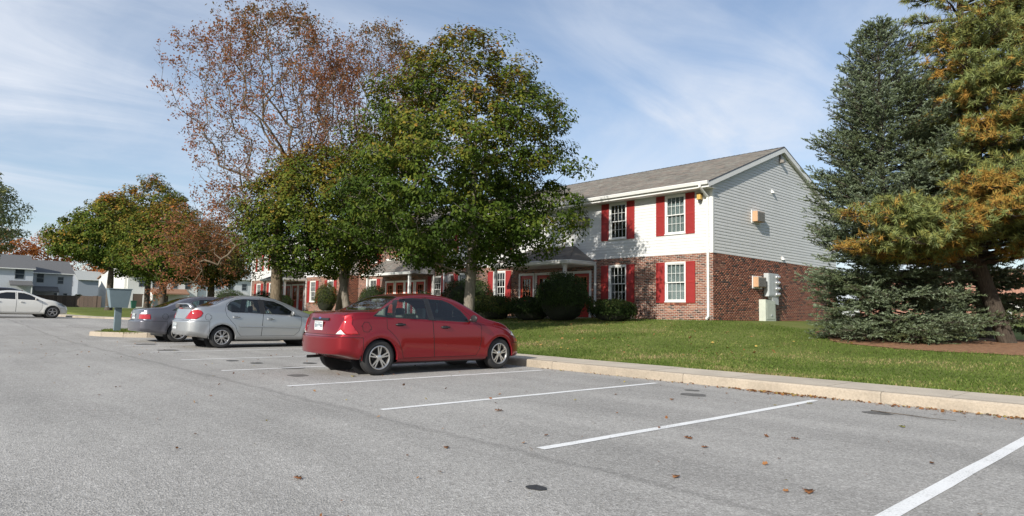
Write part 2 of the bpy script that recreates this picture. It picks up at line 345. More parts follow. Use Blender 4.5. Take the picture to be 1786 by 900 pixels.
def build_ground():
    xs = [-700, -400, -250, -180, -130, -100, -85]+list(np.arange(-75, 8.1, 1.0))+[12, 20, 40, 80, 160, 300, 700]
    vs = [-700, -300, -120, -40, -10, -2, -.1, .10, 1.20, 1.245, 1.6, 2.2, 3, 4, 5, 6, 7, 8, 9, 10, 11, 12, 13, 15, 18, 22, 27, 35, 50, 70, 100, 150, 250, 700]
    V = []; n = len(xs)
    for v in vs:
        for x in xs:
            y = yk(x)+v
            z = (zlot(x)-.08) if v < 1.22 else T(x, y)-.01
            V.append((x, y, z))
    F = [(j*n+i, j*n+i+1, (j+1)*n+i+1, (j+1)*n+i) for j in range(len(vs)-1) for i in range(n-1)]
    me = bpy.data.meshes.new('ground'); me.from_pydata(V, [], F); me.materials.append(MATS['lawn']); me.polygons.foreach_set('use_smooth', [True]*len(F))
    tag(link_mesh('ground', me), kind='structure')
    # asphalt lot
    xs2 = [-300, -160, -100]+list(np.arange(-76, 14.1, 2.0))+[40, 120]
    vs2 = [-200, -80, -30, -12, -8, -4, 0.05]
    V = []; n = len(xs2)
    for v in vs2:
        for x in xs2: V.append((x, yk(x)+v, zlot(x)))
    F = [(j*n+i, j*n+i+1, (j+1)*n+i+1, (j+1)*n+i) for j in range(len(vs2)-1) for i in range(n-1)]
    me = bpy.data.meshes.new('parking_lot'); me.from_pydata(V, [], F); me.materials.append(MATS['asphalt']); me.polygons.foreach_set('use_smooth', [True]*len(F))
    tag(link_mesh('parking_lot', me), kind='structure')
    # kerb stones and pavement slabs, each a piece of its own
    kerb = tag(empty('kerb'), kind='structure'); walk = tag(empty('pavement'), kind='structure')
    def strip(a, b, gap, prof_y, prof_z, name, m, par, nseg=1, jit=.004):
        L = []
        for i in range(nseg+1):
            x = a+gap+(b-a-2*gap)*i/nseg
            zj = random.uniform(-jit, jit) if i in (0, nseg) else 0
            for (py, pz) in zip(prof_y, prof_z): L.append((x, yk(x)+py, zlot(x)+pz*(zk(x)-zlot(x)+zj)/.15 if pz > 0 else zlot(x)+pz))
        k = len(prof_y); mb = MB()
        fs = [(i*k+j, i*k+(j+1) % k, (i+1)*k+(j+1) % k, (i+1)*k+j) for i in range(nseg) for j in range(k)]
        fs += [tuple(range(k))[::-1], tuple(range(nseg*k, (nseg+1)*k))]
        mb.add(L, [f[::-1] for f in fs]); return mb.build(name, m, par)
    x = 9.0
    while x > -62:
        L = 3.05 if x > -36 else 1.5
        cutout = (-29.2 < x-L/2 < -25.0)
        strip(x-L, x, .004, [0, .012, .035, .17, .17, 0], [-.1, .125, .15, .15, -.1, -.1], 'kerb_stone', M_KERB, kerb, 3)
        x -= L
    x = 9.0+.7
    while x > -62:
        strip(x-1.52, x, .006, [.178, .19, 1.23, 1.24, 1.24, .178], [.135, .147, .147, .135, -.05, -.05], 'paving_slab', M_CONC, walk, 1, .003)
        x -= 1.52
build_ground()

# painted stall lines, each a marking of its own
def line(x, y0, y1, w=.10, zoff=.004):
    mb = MB(); n = 10; L = []
    for i in range(n+1):
        y = y0+(y1-y0)*i/n; dx = .012*nz(x*3, y*1.3)+.05*sin(i/n*pi)*(.35 if -5 < x < -3 else .08)
        for s in (-1, 1): L.append((x+dx+s*(w/2+.004*nz(y*6, s*9+x)), y, zlot(x)+zoff))
    mb.add(L, [(2*i, 2*i+1, 2*i+3, 2*i+2) for i in range(n)])
    return tag(mb.build('painted_line', MATS['road_paint']), kind='structure')
for x, y0, y1, w in ((-1.36, 2.5, 9.3, .10), (-3.87, 3.9, 9.2, .10), (-6.47, 3.98, 9.22, .10), (-9.2, 4.1, 9.3, .10), (-12.05, 4.15, 9.3, .10), (-14.9, 4.3, 9.3, .10), (-17.7, 4.4, 9.3, .10), (-20.9, 4.5, 9.3, .10), (-23.9, 4.6, 9.3, .10), (1.4, 3.9, 9.2, .10)):
    line(x, y0, y1, w)

# ------------------------------------------------------------------ island with its own kerb
def island():
    z0 = zlot(-27); zt = z0+.15
    out = []                                   # outline from the kerb out to the rounded tip and back
    xa, xb, ytip = -25.35, -29.0, 4.75
    pts = [(xa, 9.6), (xa, 8.2), (xa, 7.0), (-25.5, 6.2), (-25.9, 5.55), (-26.5, 5.0), (-27.15, 4.76), (-27.8, 4.9), (-28.4, 5.4), (-28.8, 6.1), (xb, 7.0), (xb, 8.2), (xb, 9.6)]
    k = tag(empty('island_kerb'), kind='structure')
    def off(i, d):
        a = Vector((*pts[max(i-1, 0)], 0)); b = Vector((*pts[min(i+1, len(pts)-1)], 0)); t = (b-a).normalized(); n = Vector((-t.y, t.x, 0))
        p = Vector((*pts[i], 0)); c = Vector((-27.1, 7.5, 0)); 
        if n.dot(c-p) < 0: n = -n
        return p+n*d
    for i in range(len(pts)-1):
        mb = MB(); L = []
        for j in (i, i+1):
            for d, z in ((0, z0-.05), (.012, zt-.025), (.035, zt), (.15, zt), (.15, z0-.05)):
                q = off(j, d); L.append((q.x, q.y, z))
        a = Vector(L[0]); b = Vector(L[5]); sh = (b-a)*(.006/(b-a).length)
        L = [tuple(Vector(p)+sh) for p in L[:5]]+[tuple(Vector(p)-sh) for p in L[5:]]
        mb.add(L, [(m, (m+1) % 5, 5+(m+1) % 5, 5+m) for m in range(5)]+[(4, 3, 2, 1, 0), (5, 6, 7, 8, 9)])
        mb.build('kerb_stone', M_KERB, k)
    q = [off(i, .14) for i in range(len(pts))]
    mb = MB(); c = (-27.1, 7.4, zt+.02); mb.add([(p.x, p.y, zt-.015) for p in q]+[c], [(i, i+1, len(q)) for i in range(len(q)-1)])
    tag(mb.build('island_ground', MATS['lawn'], smooth=True), kind='structure')
    return q
island()

# ------------------------------------------------------------------ building pieces
def rect_frame(mb, x0, x1, z0, z1, w, y0, y1, wb=None):
    """ring of four bars in the xz plane"""
    wb = wb or w
    mb.box(x0, x0+w, y0, y1, z0, z1); mb.box(x1-w, x1, y0, y1, z0, z1)
    mb.box(x0+w, x1-w, y0, y1, z1-w, z1); mb.box(x0+w, x1-w, y0, y1, z0, z0+wb)
PANE = {}
def window(bld, B, xc, z0, z1, w, wy, curtain=True, single=True, grid=(4, 2), name='window'):
    """sash window in a wall that faces -Y at y = wy"""
    x0, x1 = xc-w/2, xc+w/2
    mb = MB(); rect_frame(mb, x0, x1, z0, z1, .055, wy-.035, wy+.08, .07)
    mb.box(x0-.02, x1+.02, wy-.055, wy-.037, z0-.005, z0+.035)
    f = mb.build(name, M_WHITE, bld, base=B, bevel=.004 if single else 0)
    FB = Vector(B)+f.location
    zm = (z0+z1)/2
    mb = MB(); rect_frame(mb, x0+.056, x1-.056, zm-.02, z1-.056, .035, wy-.005, wy+.035)
    rect_frame(mb, x0+.056, x1-.056, z0+.072, zm+.018, .038, wy+.037, wy+.07)
    mb.build('sash', M_WHITE, f, base=FB)
    gw, gh = grid
    def sash(za, zb, yy):
        a, b = x0+.092, x1-.092; mb = MB(); t = .012 if single else .016
        for i in range(1, gw): xx = a+(b-a)*i/gw; mb.box(xx-t/2, xx+t/2, yy-.008, yy+.004, za, zb)
        for j in range(1, gh): zz = za+(zb-za)*j/gh; mb.box(a, b, yy-.007, yy+.003, zz-t/2, zz+t/2)
        mb.build('window_grid', M_WHITE, f, base=FB)
        if single:
            pw, ph = (b-a)/gw, (zb-za)/gh
            key = (round(pw, 3), round(ph, 3))
            if key not in PANE:
                q = MB().box(-pw/2+.004, pw/2-.004, -.002, .002, 0, ph-.008); o = q.build('pane', M_GLASS, recenter=False); PANE[key] = o.data; bpy.data.objects.remove(o)
            for i in range(gw):
                for j in range(gh):
                    link_mesh('pane', PANE[key], f, Vector((a+pw*(i+.5), yy+.012, za+ph*j+.004))-FB)
        else:
            MB().box(a, b, yy+.010, yy+.014, za, zb).build('pane', M_GLASS, f, base=FB)
    sash(zm+.015, z1-.092, wy+.015); sash(z0+.111, zm-.02, wy+.05)
    if curtain:
        mb = MB(); n = 24; L = []
        for i in range(n+1):
            xx = x0+.06+(w-.12)*i/n; yy = wy+.105+.018*sin(i*1.9)+.01*sin(i*.8)
            L += [(xx, yy, z0+.06), (xx, yy, z1-.06)]
        mb.add(L, [(2*i, 2*i+2, 2*i+3, 2*i+1) for i in range(n)]); mb.build('curtain', M_CURT, f, base=FB, smooth=True)
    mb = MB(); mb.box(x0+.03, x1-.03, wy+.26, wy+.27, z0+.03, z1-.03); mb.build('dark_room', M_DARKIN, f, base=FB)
    return f
def shutter(bld, B, x0, x1, z0, z1, wy):
    mb = MB(); y0 = wy-.05
    rect_frame(mb, x0, x1, z0, z1, .05, y0, y0+.035)
    zm = (z0+z1)/2; mb.box(x0+.05, x1-.05, y0+.001, y0+.034, zm-.04, zm+.04)
    for za, zb in ((z0+.05, zm-.04), (zm+.04, z1-.05)):
        mb.box(x0+.05, x1-.05, y0+.018, y0+.03, za, zb)
        k = 0; n = int((zb-za)/.045)
        for k in range(n):
            zz = za+(zb-za)*(k+.5)/n
            mb.add([(x0+.05, y0+.004, zz-.018), (x1-.05, y0+.004, zz-.018), (x1-.05, y0+.018, zz+.018), (x0+.05, y0+.018, zz+.018)], [(0, 1, 2, 3)])
    return mb.build('shutter', M_SHUT, bld, base=B)
def window_set(bld, B, xc, z0, z1, wy, w=.98, curtain=True, single=True, sides=(1, 1), sw=.42):
    f = window(bld, B, xc, z0, z1, w, wy, curtain, single)
    if sides[0]: shutter(bld, B, xc-w/2-sw-.01, xc-w/2-.01, z0-.02, z1+.02, wy)
    if sides[1]: shutter(bld, B, xc+w/2+.01, xc+w/2+sw+.01, z0-.02, z1+.02, wy)
    return f
def panel_wall(mb, x0, x1, z0, z1, y, holes, th=.1, flip=False):
    """wall slab facing -Y with rectangular holes (xa, xb, za, zb)"""
    xs = sorted({x0, x1}|{h[0] for h in holes}|{h[1] for h in holes}); zs = sorted({z0, z1}|{h[2] for h in holes}|{h[3] for h in holes})
    xs = [x for x in xs if x0 <= x <= x1]; zs = [z for z in zs if z0 <= z <= z1]
    for i in range(len(xs)-1):
        for j in range(len(zs)-1):
            cx, cz = (xs[i]+xs[i+1])/2, (zs[j]+zs[j+1])/2
            if any(h[0] < cx < h[1] and h[2] < cz < h[3] for h in holes): continue
            mb.add([(xs[i], y, zs[j]), (xs[i+1], y, zs[j]), (xs[i+1], y, zs[j+1]), (xs[i], y, zs[j+1])], [(0, 1, 2, 3)])
    for h in holes:                            # reveals
        a, b, c, d = h; c = max(c, z0); d = min(d, z1)
        if c >= d: continue
        mb.add([(a, y, c), (a, y+th, c), (a, y+th, d), (a, y, d)], [(0, 1, 2, 3)]); mb.add([(b, y, c), (b, y+th, c), (b, y+th, d), (b, y, d)], [(3, 2, 1, 0)])
        mb.add([(a, y, d), (b, y, d), (b, y+th, d), (a, y+th, d)], [(3, 2, 1, 0)]); mb.add([(a, y, c), (b, y, c), (b, y+th, c), (a, y+th, c)], [(0, 1, 2, 3)])
BW, BH = .182, .046; CW, CH = .204, .0677     # brick and its pitch
def bricks(u0, u1, z0, z1, holes):
    """running bond: list of (u centre, z bottom, width)"""
    out = []; j = 0; z = z0
    while z+BH <= z1+.01:
        u = u0-(CW/2 if j % 2 else 0)
        while u < u1:
            segs = [(max(u, u0), min(u+BW, u1))]
            for (a, b, c, d) in holes:
                if c-.01 < z+BH/2 < d+.01:
                    ns = []
                    for (p, q) in segs:
                        if q <= a or p >= b: ns.append((p, q)); continue
                        if p < a: ns.append((p, a))
                        if q > b: ns.append((b, q))
                    segs = ns
            for p, q in segs:
                if q-p > .03: out.append(((p+q)/2, z, q-p))
            u += CW
        z += CH; j += 1
    return out
def brick_face(bld, B, kind, u0, u1, z0, z1, pos, holes, singles=(), proud=.012):
    """kind 'front' (faces -Y at y=pos) or 'side' (faces +X at x=pos). singles = function(u, z) -> bool: laid as single objects"""
    L = bricks(u0, u1, z0, z1, holes)
    one = [b for b in L if singles and singles(b[0], b[1]) and abs(b[2]-BW) < .01][:10**6]
    rest = [b for b in L if b not in set(one)] if one else L
    n = len(rest); A = np.array(rest)
    V = np.zeros((n, 8, 3)); j = RNG.uniform(-.0025, .0035, n)
    u = A[:, 0]; z = A[:, 1]; h = A[:, 2]/2; d0 = -proud-j; d1 = .01
    for k, (su, sd, sz) in enumerate([(-1, 0, 0), (1, 0, 0), (1, 1, 0), (-1, 1, 0), (-1, 0, 1), (1, 0, 1), (1, 1, 1), (-1, 1, 1)]):
        uu = u+su*h; dd = d1 if sd else d0; zz = z+sz*BH
        if kind == 'front': V[:, k, 0] = uu; V[:, k, 1] = pos+dd; V[:, k, 2] = zz
        else: V[:, k, 1] = uu; V[:, k, 0] = pos-dd; V[:, k, 2] = zz
    q = np.array([(0, 1, 5, 4), (1, 2, 6, 5), (4, 5, 6, 7), (3, 0, 4, 7), (0, 3, 2, 1)])
    if kind == 'side': q = q[:, ::-1]
    F = (q[None]+np.arange(n)[:, None, None]*8).reshape(-1, 4)
    V = V.reshape(-1, 3)-np.array(B)
    o = link_mesh('brickwork', np_mesh('brickwork', V, F, M_BRICK), bld); tag(o, kind='stuff')
    if one:
        q = MB().box(-BW/2, BW/2, -proud, .01, 0, BH); t = q.build('brick', M_BRICKO, recenter=False, bevel=0); me = t.data; bpy.data.objects.remove(t)
        for (uu, zz, _) in one:
            b = link_mesh('brick', me, bld, (Vector((uu, pos+random.uniform(-.003, .003), zz))-Vector(B)) if kind == 'front' else (Vector((pos+random.uniform(-.003, .003), uu, zz))-Vector(B)))
            if kind == 'side': b.rotation_euler = (0, 0, pi/2)
    return len(one)
def siding(bld, B, kind, u0, u1, z0, z1, pos, holes=(), pitch=.127, clip=None, joined=False):
    """lap siding: one board per course; kind as above; clip(z) -> (ua, ub) shortens boards under a gable"""
    z = z0; k = 0; acc = MB()
    while z < z1-.02:
        zt = min(z+pitch, z1); segs = [(u0, u1)]
        if clip:
            a, b = clip(z+.02); segs = [(max(u0, a), min(u1, b))]
            if segs[0][1]-segs[0][0] < .1: break
        for (a, b, c, d) in holes:
            if c < zt-.02 and d > z+.02:
                ns = []
                for p, q in segs:
                    if q <= a or p >= b: ns.append((p, q)); continue
                    if p < a: ns.append((p, a))
                    if q > b: ns.append((b, q))
                segs = ns
        for p, q in segs:
            mb = acc if joined else MB()
            o1, o2 = .020, .006
            # the board: proud lower edge, small mid fold
            P = [(p, -o1, z), (q, -o1, z), (q, -o1+.003, z+pitch*.46), (p, -o1+.003, z+pitch*.46), (q, -o1+.008, z+pitch*.50), (p, -o1+.008, z+pitch*.50), (q, -o2, zt), (p, -o2, zt), (p, 0, z), (q, 0, z)]
            P = [((u, pos+d, zz) if kind == 'front' else (pos-d, u, zz)) for u, d, zz in P]
            Fs = [(0, 1, 2, 3), (3, 2, 4, 5), (5, 4, 6, 7), (8, 9, 1, 0)]
            if kind == 'side': Fs = [f[::-1] for f in Fs]
            mb.add(P, Fs)
            if not joined: mb.build('siding_board', M_SIDING, bld, base=B)
        z += pitch; k += 1
    if joined and acc.v: tag(acc.build('siding', M_SIDING, bld, base=B), kind='stuff')
def shingle_slope(bld, B, x0, x1, ya, za, yb, zb, name='shingles', xa1=None, xb1=None, tab=.30):
    """shingles on a plane from eave line (ya,za) up to (yb,zb), courses run along x. xa1/xb1: x-limits at the top (hips)"""
    L = hypot(yb-ya, zb-za); n = max(2, int(L/.14)); dy, dz = (yb-ya)/L, (zb-za)/L; ny, nz_ = -dz, dy
    if nz_ < 0: ny, nz_ = -ny, -nz_
    xa1 = x0 if xa1 is None else xa1; xb1 = x1 if xb1 is None else xb1
    VV = []
    for i in range(n):
        s0 = L*i/n; s1 = min(L, L*(i+1)/n+.02); t = (i+.5)/n
        a = x0+(xa1-x0)*t; b = x1+(xb1-x1)*t; x = a-random.uniform(0, tab)
        while x < b:
            w = tab*random.choice((.5, .8, 1, 1.3)); p, q = max(x, a)+.002, min(x+w, b)-.002
            if q-p > .02:
                j = random.uniform(.010, .018)
                VV.append([(p, ya+dy*s0+ny*j, za+dz*s0+nz_*j), (q, ya+dy*s0+ny*j, za+dz*s0+nz_*j), (q, ya+dy*s1+ny*.003, za+dz*s1+nz_*.003), (p, ya+dy*s1+ny*.003, za+dz*s1+nz_*.003), (p, ya+dy*s0, za+dz*s0), (q, ya+dy*s0, za+dz*s0)])
            x += w
    V = np.array(VV).reshape(-1, 3)-np.array(B); m = len(VV)
    q = np.array([(0, 1, 2, 3), (4, 5, 1, 0)])
    if dy < 0: q = q[:, ::-1]
    F = (q[None]+np.arange(m)[:, None, None]*6).reshape(-1, 4)
    o = link_mesh(name, np_mesh(name, V, F, M_SHINGLE), bld); tag(o, kind='stuff'); return o
def gutter(bld, B, pts, name='gutter', w=.12, h=.13):
    """K-style gutter along a polyline of (x,y,z) top outer edge; profile hangs down and back"""
    mb = MB()
    for a, b in zip(pts, pts[1:]):
        a = Vector(a); b = Vector(b); t = (b-a).normalized(); n = Vector((t.y, -t.x, 0))       # outward
        prof = [(0, 0), (.012, -.02), (-.004, -.06), (-.03, -h), (-w+.01, -h), (-w, 0)]
        L = [a+n*p+Vector((0, 0, q)) for p, q in prof]+[b+n*p+Vector((0, 0, q)) for p, q in prof]; k = len(prof)
        mb.add(L, [(i, i+1, k+i+1, k+i) for i in range(k-1)]+[tuple(range(k)), tuple(range(k, 2*k))[::-1]])
    return mb.build(name, M_WHITE, bld, base=B)
def downspout(bld, B, x, y, ztop, zbot, gy):
    mb = MB(); s = .036
    def seg(p, q):
        p = Vector(p); q = Vector(q); d = (q-p).normalized(); a = Vector((1, 0, 0)); b = d.cross(a).normalized()
        L = [c+a*sx*s*1.2+b*sy*s for c in (p, q) for sx, sy in ((-1, -1), (1, -1), (1, 1), (-1, 1))]
        mb.add(L, [(0, 1, 5, 4), (1, 2, 6, 5), (2, 3, 7, 6), (3, 0, 4, 7), (3, 2, 1, 0), (4, 5, 6, 7)])
    seg((x, gy, ztop), (x, gy, ztop-.12)); seg((x, gy, ztop-.10), (x, y-.06, ztop-.42)); seg((x, y-.06, ztop-.40), (x, y-.06, zbot+.12)); seg((x, y-.06, zbot+.14), (x, y-.22, zbot+.04))
    return mb.build('downspout', M_WHITE, bld, base=B, bevel=.008)
def door(bld, B, xc, z0, wy, w=.92, h=2.06, lit=True):
    mb = MB(); rect_frame(mb, xc-w/2-.11, xc+w/2+.11, z0, z0+h+.12, .11, wy-.05, wy+.05, .03)
    mb.build('door_frame', M_WHITE, bld, base=B)
    x0, x1 = xc-w/2+.003, xc+w/2-.003
    a, b, c, d = x0+.17, x1-.17, z0+.98, z0+h-.16
    mb = MB(); y = wy+.0
    mb.box(x0, a, y, y+.04, z0+.04, z0+h); mb.box(b, x1, y, y+.04, z0+.04, z0+h); mb.box(a, b, y, y+.04, z0+.04, c); mb.box(a, b, y, y+.04, d, z0+h)
    for px in (a+.02, (a+b)/2+.02):
        mb.box(px, px+(b-a)/2-.04, y-.012, y, z0+.2, c-.18)
    dr = mb.build('door', M_DOOR, bld, base=B); DB = Vector(B)+dr.location
    mb = MB(); rect_frame(mb, a-.03, b+.03, c-.03, d+.03, .045, y-.02, y+.0)
    for i in (1, 2): mb.box(a+(b-a)*i/3-.01, a+(b-a)*i/3+.01, y-.006, y+.012, c, d)
    for i in (1, 2): mb.box(a, b, y-.005, y+.011, c+(d-c)*i/3-.01, c+(d-c)*i/3+.01)
    mb.build('window_grid', mat('worn_wood_trim', (.42, .14, .06), .6, .1), dr, base=DB)
    MB().box(a, b, y+.014, y+.02, c, d).build('pane', M_GLASS, dr, base=DB)
    MB().box(a, b, y+.1, y+.11, c, d).build('curtain', mat('door_curtain', (.34, .34, .34), .9, .1, 9, stretch=(4, 1, .5)), dr, base=DB)
    MB().box((a+b)/2-.12, (a+b)/2+.12, y-.022, y-.013, c-.13, c-.07).build('mail_slot', mat('brass_plate', (.55, .5, .42), .35, metal=.6), dr, base=DB)
    MB().revolve([(.0, -.06), (.028, -.055), (.03, -.03), (.012, -.02), (.012, 0)], 12, 'y', (x1-.07, y, z0+.92)).build('door_knob', mat('brass_knob', (.6, .45, .2), .3, metal=1), dr, base=DB, smooth=True)
    return dr

# ------------------------------------------------------------------ the apartment building
Z0, ZM, ZE = 0.93, 3.64, 6.34
XR, X1, X2, XL = -13.51, -30.85, -42.67, -60.2
YF, YC, YB = 23.0, 24.0, 34.94
RIDGE_Y, RIDGE_Z, EAVE_Y, EAVE_Z = 28.97, 8.92, 22.45, 6.36
def apartment():
    B = Vector(((XR+XL)/2, YF, Z0)); bld = empty('apartment_building', B, 'long two-storey brick and white siding apartment building with red shutters behind the lawn', 'building')
    def wind(xc, lo=True, up=True, cl=True, cu=True, single=False, wy=YF):
        if lo: window_set(bld, B, xc, 1.69, 3.32, wy, curtain=cl, single=single)
        if up: window_set(bld, B, xc, 4.47, 6.10, wy, curtain=cu, single=single)
    def holes_for(xs, z0, z1, w=.98): return [(x-w/2, x+w/2, z0, z1) for x in xs]
    # ---- right block
    wx = [-15.2, -18.17, -26.05, -29.1]; dx = [-20.25, -21.45, -22.75, -23.95]
    lowh = holes_for(wx, 1.69, 3.32)+[(x-.46, x+.46, Z0, Z0+2.20) for x in dx]
    uph = holes_for(wx, 4.47, 6.10)
    lx = [XR-(x-XL) for x in []]
    mir = lambda x: -(x) + (XR+X1)  # unused mirror helper kept simple
    wl = [-44.95, -47.85, -55.75, -58.55]; dl = [-49.85, -51.05, -52.35, -53.55]
    lowl = holes_for(wl, 1.69, 3.32)+[(x-.46, x+.46, Z0, Z0+2.20) for x in dl]
    upl = holes_for(wl, 4.47, 6.10)
    wc = [-33.05, -40.6]; dc = [-34.8, -36.0, -37.15, -38.35]
    lowc = holes_for(wc, 1.69, 3.32)+[(x-.46, x+.46, Z0, Z0+2.20) for x in dc]; upc = holes_for(wc+[-36.8], 4.47, 6.10)
    mb = MB()
    panel_wall(mb, X1, XR, Z0-.3, ZM, YF, lowh, .12); panel_wall(mb, XL, X2, Z0-.3, ZM, YF, lowl, .12); panel_wall(mb, X2, X1, Z0-.3, ZE+.15, YC, lowc+upc, .12)
    mb.add([(XR, YF, Z0-.3), (XR, YB, Z0-.3), (XR, YB, ZM), (XR, YF, ZM)], [(0, 1, 2, 3)])
    mb.add([(XL, YF, Z0-.3), (XL, YB, Z0-.3), (XL, YB, ZM), (XL, YF, ZM)], [(3, 2, 1, 0)])
    mb.add([(X2, YF, Z0-.3), (X2, YC, Z0-.3), (X2, YC, ZM), (X2, YF, ZM)], [(0, 1, 2, 3)])
    mb.add([(XR, YB, Z0-.3), (XL, YB, Z0-.3), (XL, YB, ZE), (XR, YB, ZE)], [(0, 1, 2, 3)])
    mb.build('mortar_wall', M_MORTAR, bld, base=B)
    mb = MB()
    panel_wall(mb, X1, XR, ZM, ZE+.15, YF, uph, .12)
    mb.add([(XR, YF, ZM), (XR, YB, ZM), (XR, YB, ZE), (XR, RIDGE_Y, RIDGE_Z-.12), (XR, YF, ZE)], [(0, 1, 2, 3, 4)])
    mb.build('wall', M_SIDING, bld, base=B); mb = MB(); panel_wall(mb, XL, X2, ZM, ZE+.15, YF, upl, .12)
    mb.add([(XL, YF, ZM), (XL, YB, ZM), (XL, YB, ZE), (XL, RIDGE_Y, RIDGE_Z-.12), (XL, YF, ZE)], [(4, 3, 2, 1, 0)])
    mb.add([(X2, YF, ZM), (X2, YC, ZM), (X2, YC, ZE+.3), (X2, YF, ZE+.1)], [(0, 1, 2, 3)])
    mb.build('wall', M_SIDING, bld, base=B)
    # bricks: the nearest three hundred are single objects
    near = lambda u, z: (u > -17.15)
    cnt = 0
    brick_face(bld, B, 'front', X1, XR, Z0, ZM-.03, YF, lowh, lambda u, z: u > -15.6 and z > 1.3 and z < 3.5)
    nb = sum(1 for o in bld.children if o.name.startswith('brick') and not o.name.startswith('brickwork'))
    brick_face(bld, B, 'side', YF, YB, Z0, ZM-.03, XR, [], (lambda u, z: u < 24.0 and 2.9 < z < 3.6) if nb < 270 else None)
    brick_face(bld, B, 'front', XL, X2, Z0, ZM-.03, YF, lowl)
    brick_face(bld, B, 'front', X2+.02, X1, Z0, ZE, YC, lowc+upc)
    brick_face(bld, B, 'side', YF, YC, Z0, ZM-.03, X2, [])
    # rowlock sills of the brick storey
    for xs, yy in ((wx, YF), (wl, YF), (wc, YC)):
        mb = MB()
        for x in xs:
            k = -.52
            while k < .50:
                mb.box(x+k, x+k+.062, yy-.035, yy, 1.59, 1.685); k += .07
        tag(mb.build('brick_sill', M_BRICK, bld, base=B), kind='stuff')
    # siding
    siding(bld, B, 'front', X1, XR-.10, ZM, ZE+.05, YF, holes=uph)
    siding(bld, B, 'front', XL+.1, X2-.1, ZM, ZE+.05, YF, holes=upl)
    sl_ = (RIDGE_Z-EAVE_Z)/(RIDGE_Y-EAVE_Y)
    siding(bld, B, 'side', YF+.10, YB, ZM, RIDGE_Z-.1, XR, clip=lambda z: (RIDGE_Y-(RIDGE_Z-.10-z)/sl_, RIDGE_Y+(RIDGE_Z-.10-z)/sl_))
    siding(bld, B, 'side', YF, YC, ZM, ZE+.1, X2, joined=True)
    # corner posts, drip trims
    mb = MB(); mb.box(XR-.10, XR+.024, YF-.024, YF+.10, ZM-.01, ZE+.1); mb.build('corner_post', M_WHITE, bld, base=B)
    mb = MB(); mb.box(XL-.024, XL+.10, YF-.024, YF+.05, ZM-.01, ZE); mb.box(X2-.10, X2+.024, YF-.024, YF+.08, ZM-.01, ZE); mb.build('corner_post', M_WHITE, bld, base=B)
    # window groups
    for i, x in enumerate(wx):
        s = i < 2
        window_set(bld, B, x, 1.69, 3.32, YF, curtain=(i != 1), single=s)
        window_set(bld, B, x, 4.47, 6.10, YF, curtain=(i != 1), single=s)
    for x in wl: window_set(bld, B, x, 1.69, 3.32, YF, single=False); window_set(bld, B, x, 4.47, 6.10, YF, single=False)
    for x in wc: window_set(bld, B, x, 1.69, 3.32, YC, single=False); window_set(bld, B, x, 4.47, 6.10, YC, single=False)
    window_set(bld, B, -36.8, 4.47, 6.10, YC, single=False)
    for x in dx: door(bld, B, x, Z0+.03, YF)
    for x in dl: door(bld, B, x, Z0+.03, YF)
    for x in dc: door(bld, B, x, Z0+.03, YC)
    # main roof
    xr, xl = XR+.15, XL-.15
    mb = MB()
    def roofslab(x0, x1, ey, ez):
        t = .10
        for (ya, za) in ((ey, ez), (2*RIDGE_Y-EAVE_Y, EAVE_Z)):
            mb.add([(x0, ya, za), (x1, ya, za), (x1, RIDGE_Y, RIDGE_Z), (x0, RIDGE_Y, RIDGE_Z), (x0, ya, za-t), (x1, ya, za-t), (x1, RIDGE_Y, RIDGE_Z-t), (x0, RIDGE_Y, RIDGE_Z-t)],
                   [(0, 1, 2, 3), (7, 6, 5, 4), (0, 4, 5, 1), (0, 3, 7, 4), (1, 5, 6, 2)] if ya < RIDGE_Y else [(3, 2, 1, 0), (4, 5, 6, 7), (1, 5, 4, 0), (4, 7, 3, 0), (2, 6, 5, 1)])
    roofslab(xl, xr, EAVE_Y, EAVE_Z)
    roof = mb.build('roof', mat('roof_underlay', (.10, .09, .085), .9), bld, base=B); RB = B+roof.location
    shingle_slope(roof, RB, -42, xr, EAVE_Y, EAVE_Z, RIDGE_Y, RIDGE_Z, tab=.32)
    shingle_slope(roof, RB, xl, -42, EAVE_Y, EAVE_Z, RIDGE_Y, RIDGE_Z, tab=.9)
    mb = MB(); x = xr
    while x > -30:
        mb.add([(x, RIDGE_Y-.13, RIDGE_Z-.025), (x-.32, RIDGE_Y-.13, RIDGE_Z-.04), (x-.32, RIDGE_Y, RIDGE_Z+.018), (x, RIDGE_Y, RIDGE_Z+.033), (x, RIDGE_Y+.13, RIDGE_Z-.025), (x-.32, RIDGE_Y+.13, RIDGE_Z-.04)], [(1, 0, 3, 2), (2, 3, 4, 5)]); x -= .27
    mb.build('ridge_cap', mat('dark_ridge', (.05, .047, .045), .9), roof, base=RB)
    # rake boards on the gable
    for sgn in (-1, 1):
        y0 = RIDGE_Y+sgn*(RIDGE_Y-EAVE_Y); mb = MB()
        P = [(y0, EAVE_Z), (RIDGE_Y, RIDGE_Z), (RIDGE_Y, RIDGE_Z-.24), (y0, EAVE_Z-.22)]
        mb.prism([(p[0], p[1]-.005) for p in P], 'x', xr+.002, xr+.022); mb.build('rake_board', M_WHITE, bld, base=B)
        mb = MB(); P = [(y0, EAVE_Z-.20), (RIDGE_Y, RIDGE_Z-.22), (RIDGE_Y, RIDGE_Z-.235), (y0, EAVE_Z-.215)]
        mb.prism(P, 'x', XR+.0, xr+.001); mb.build('rake_soffit', M_WHITE, bld, base=B)
        mb = MB(); P = [(y0-sgn*.0, EAVE_Z+.018), (RIDGE_Y, RIDGE_Z+.02), (RIDGE_Y, RIDGE_Z-.03), (y0, EAVE_Z-.03)]
        mb.prism(P, 'x', xr+.0225, xr+.03); mb.build('drip_edge', mat('dark_flashing', (.06, .06, .07), .5), bld, base=B)
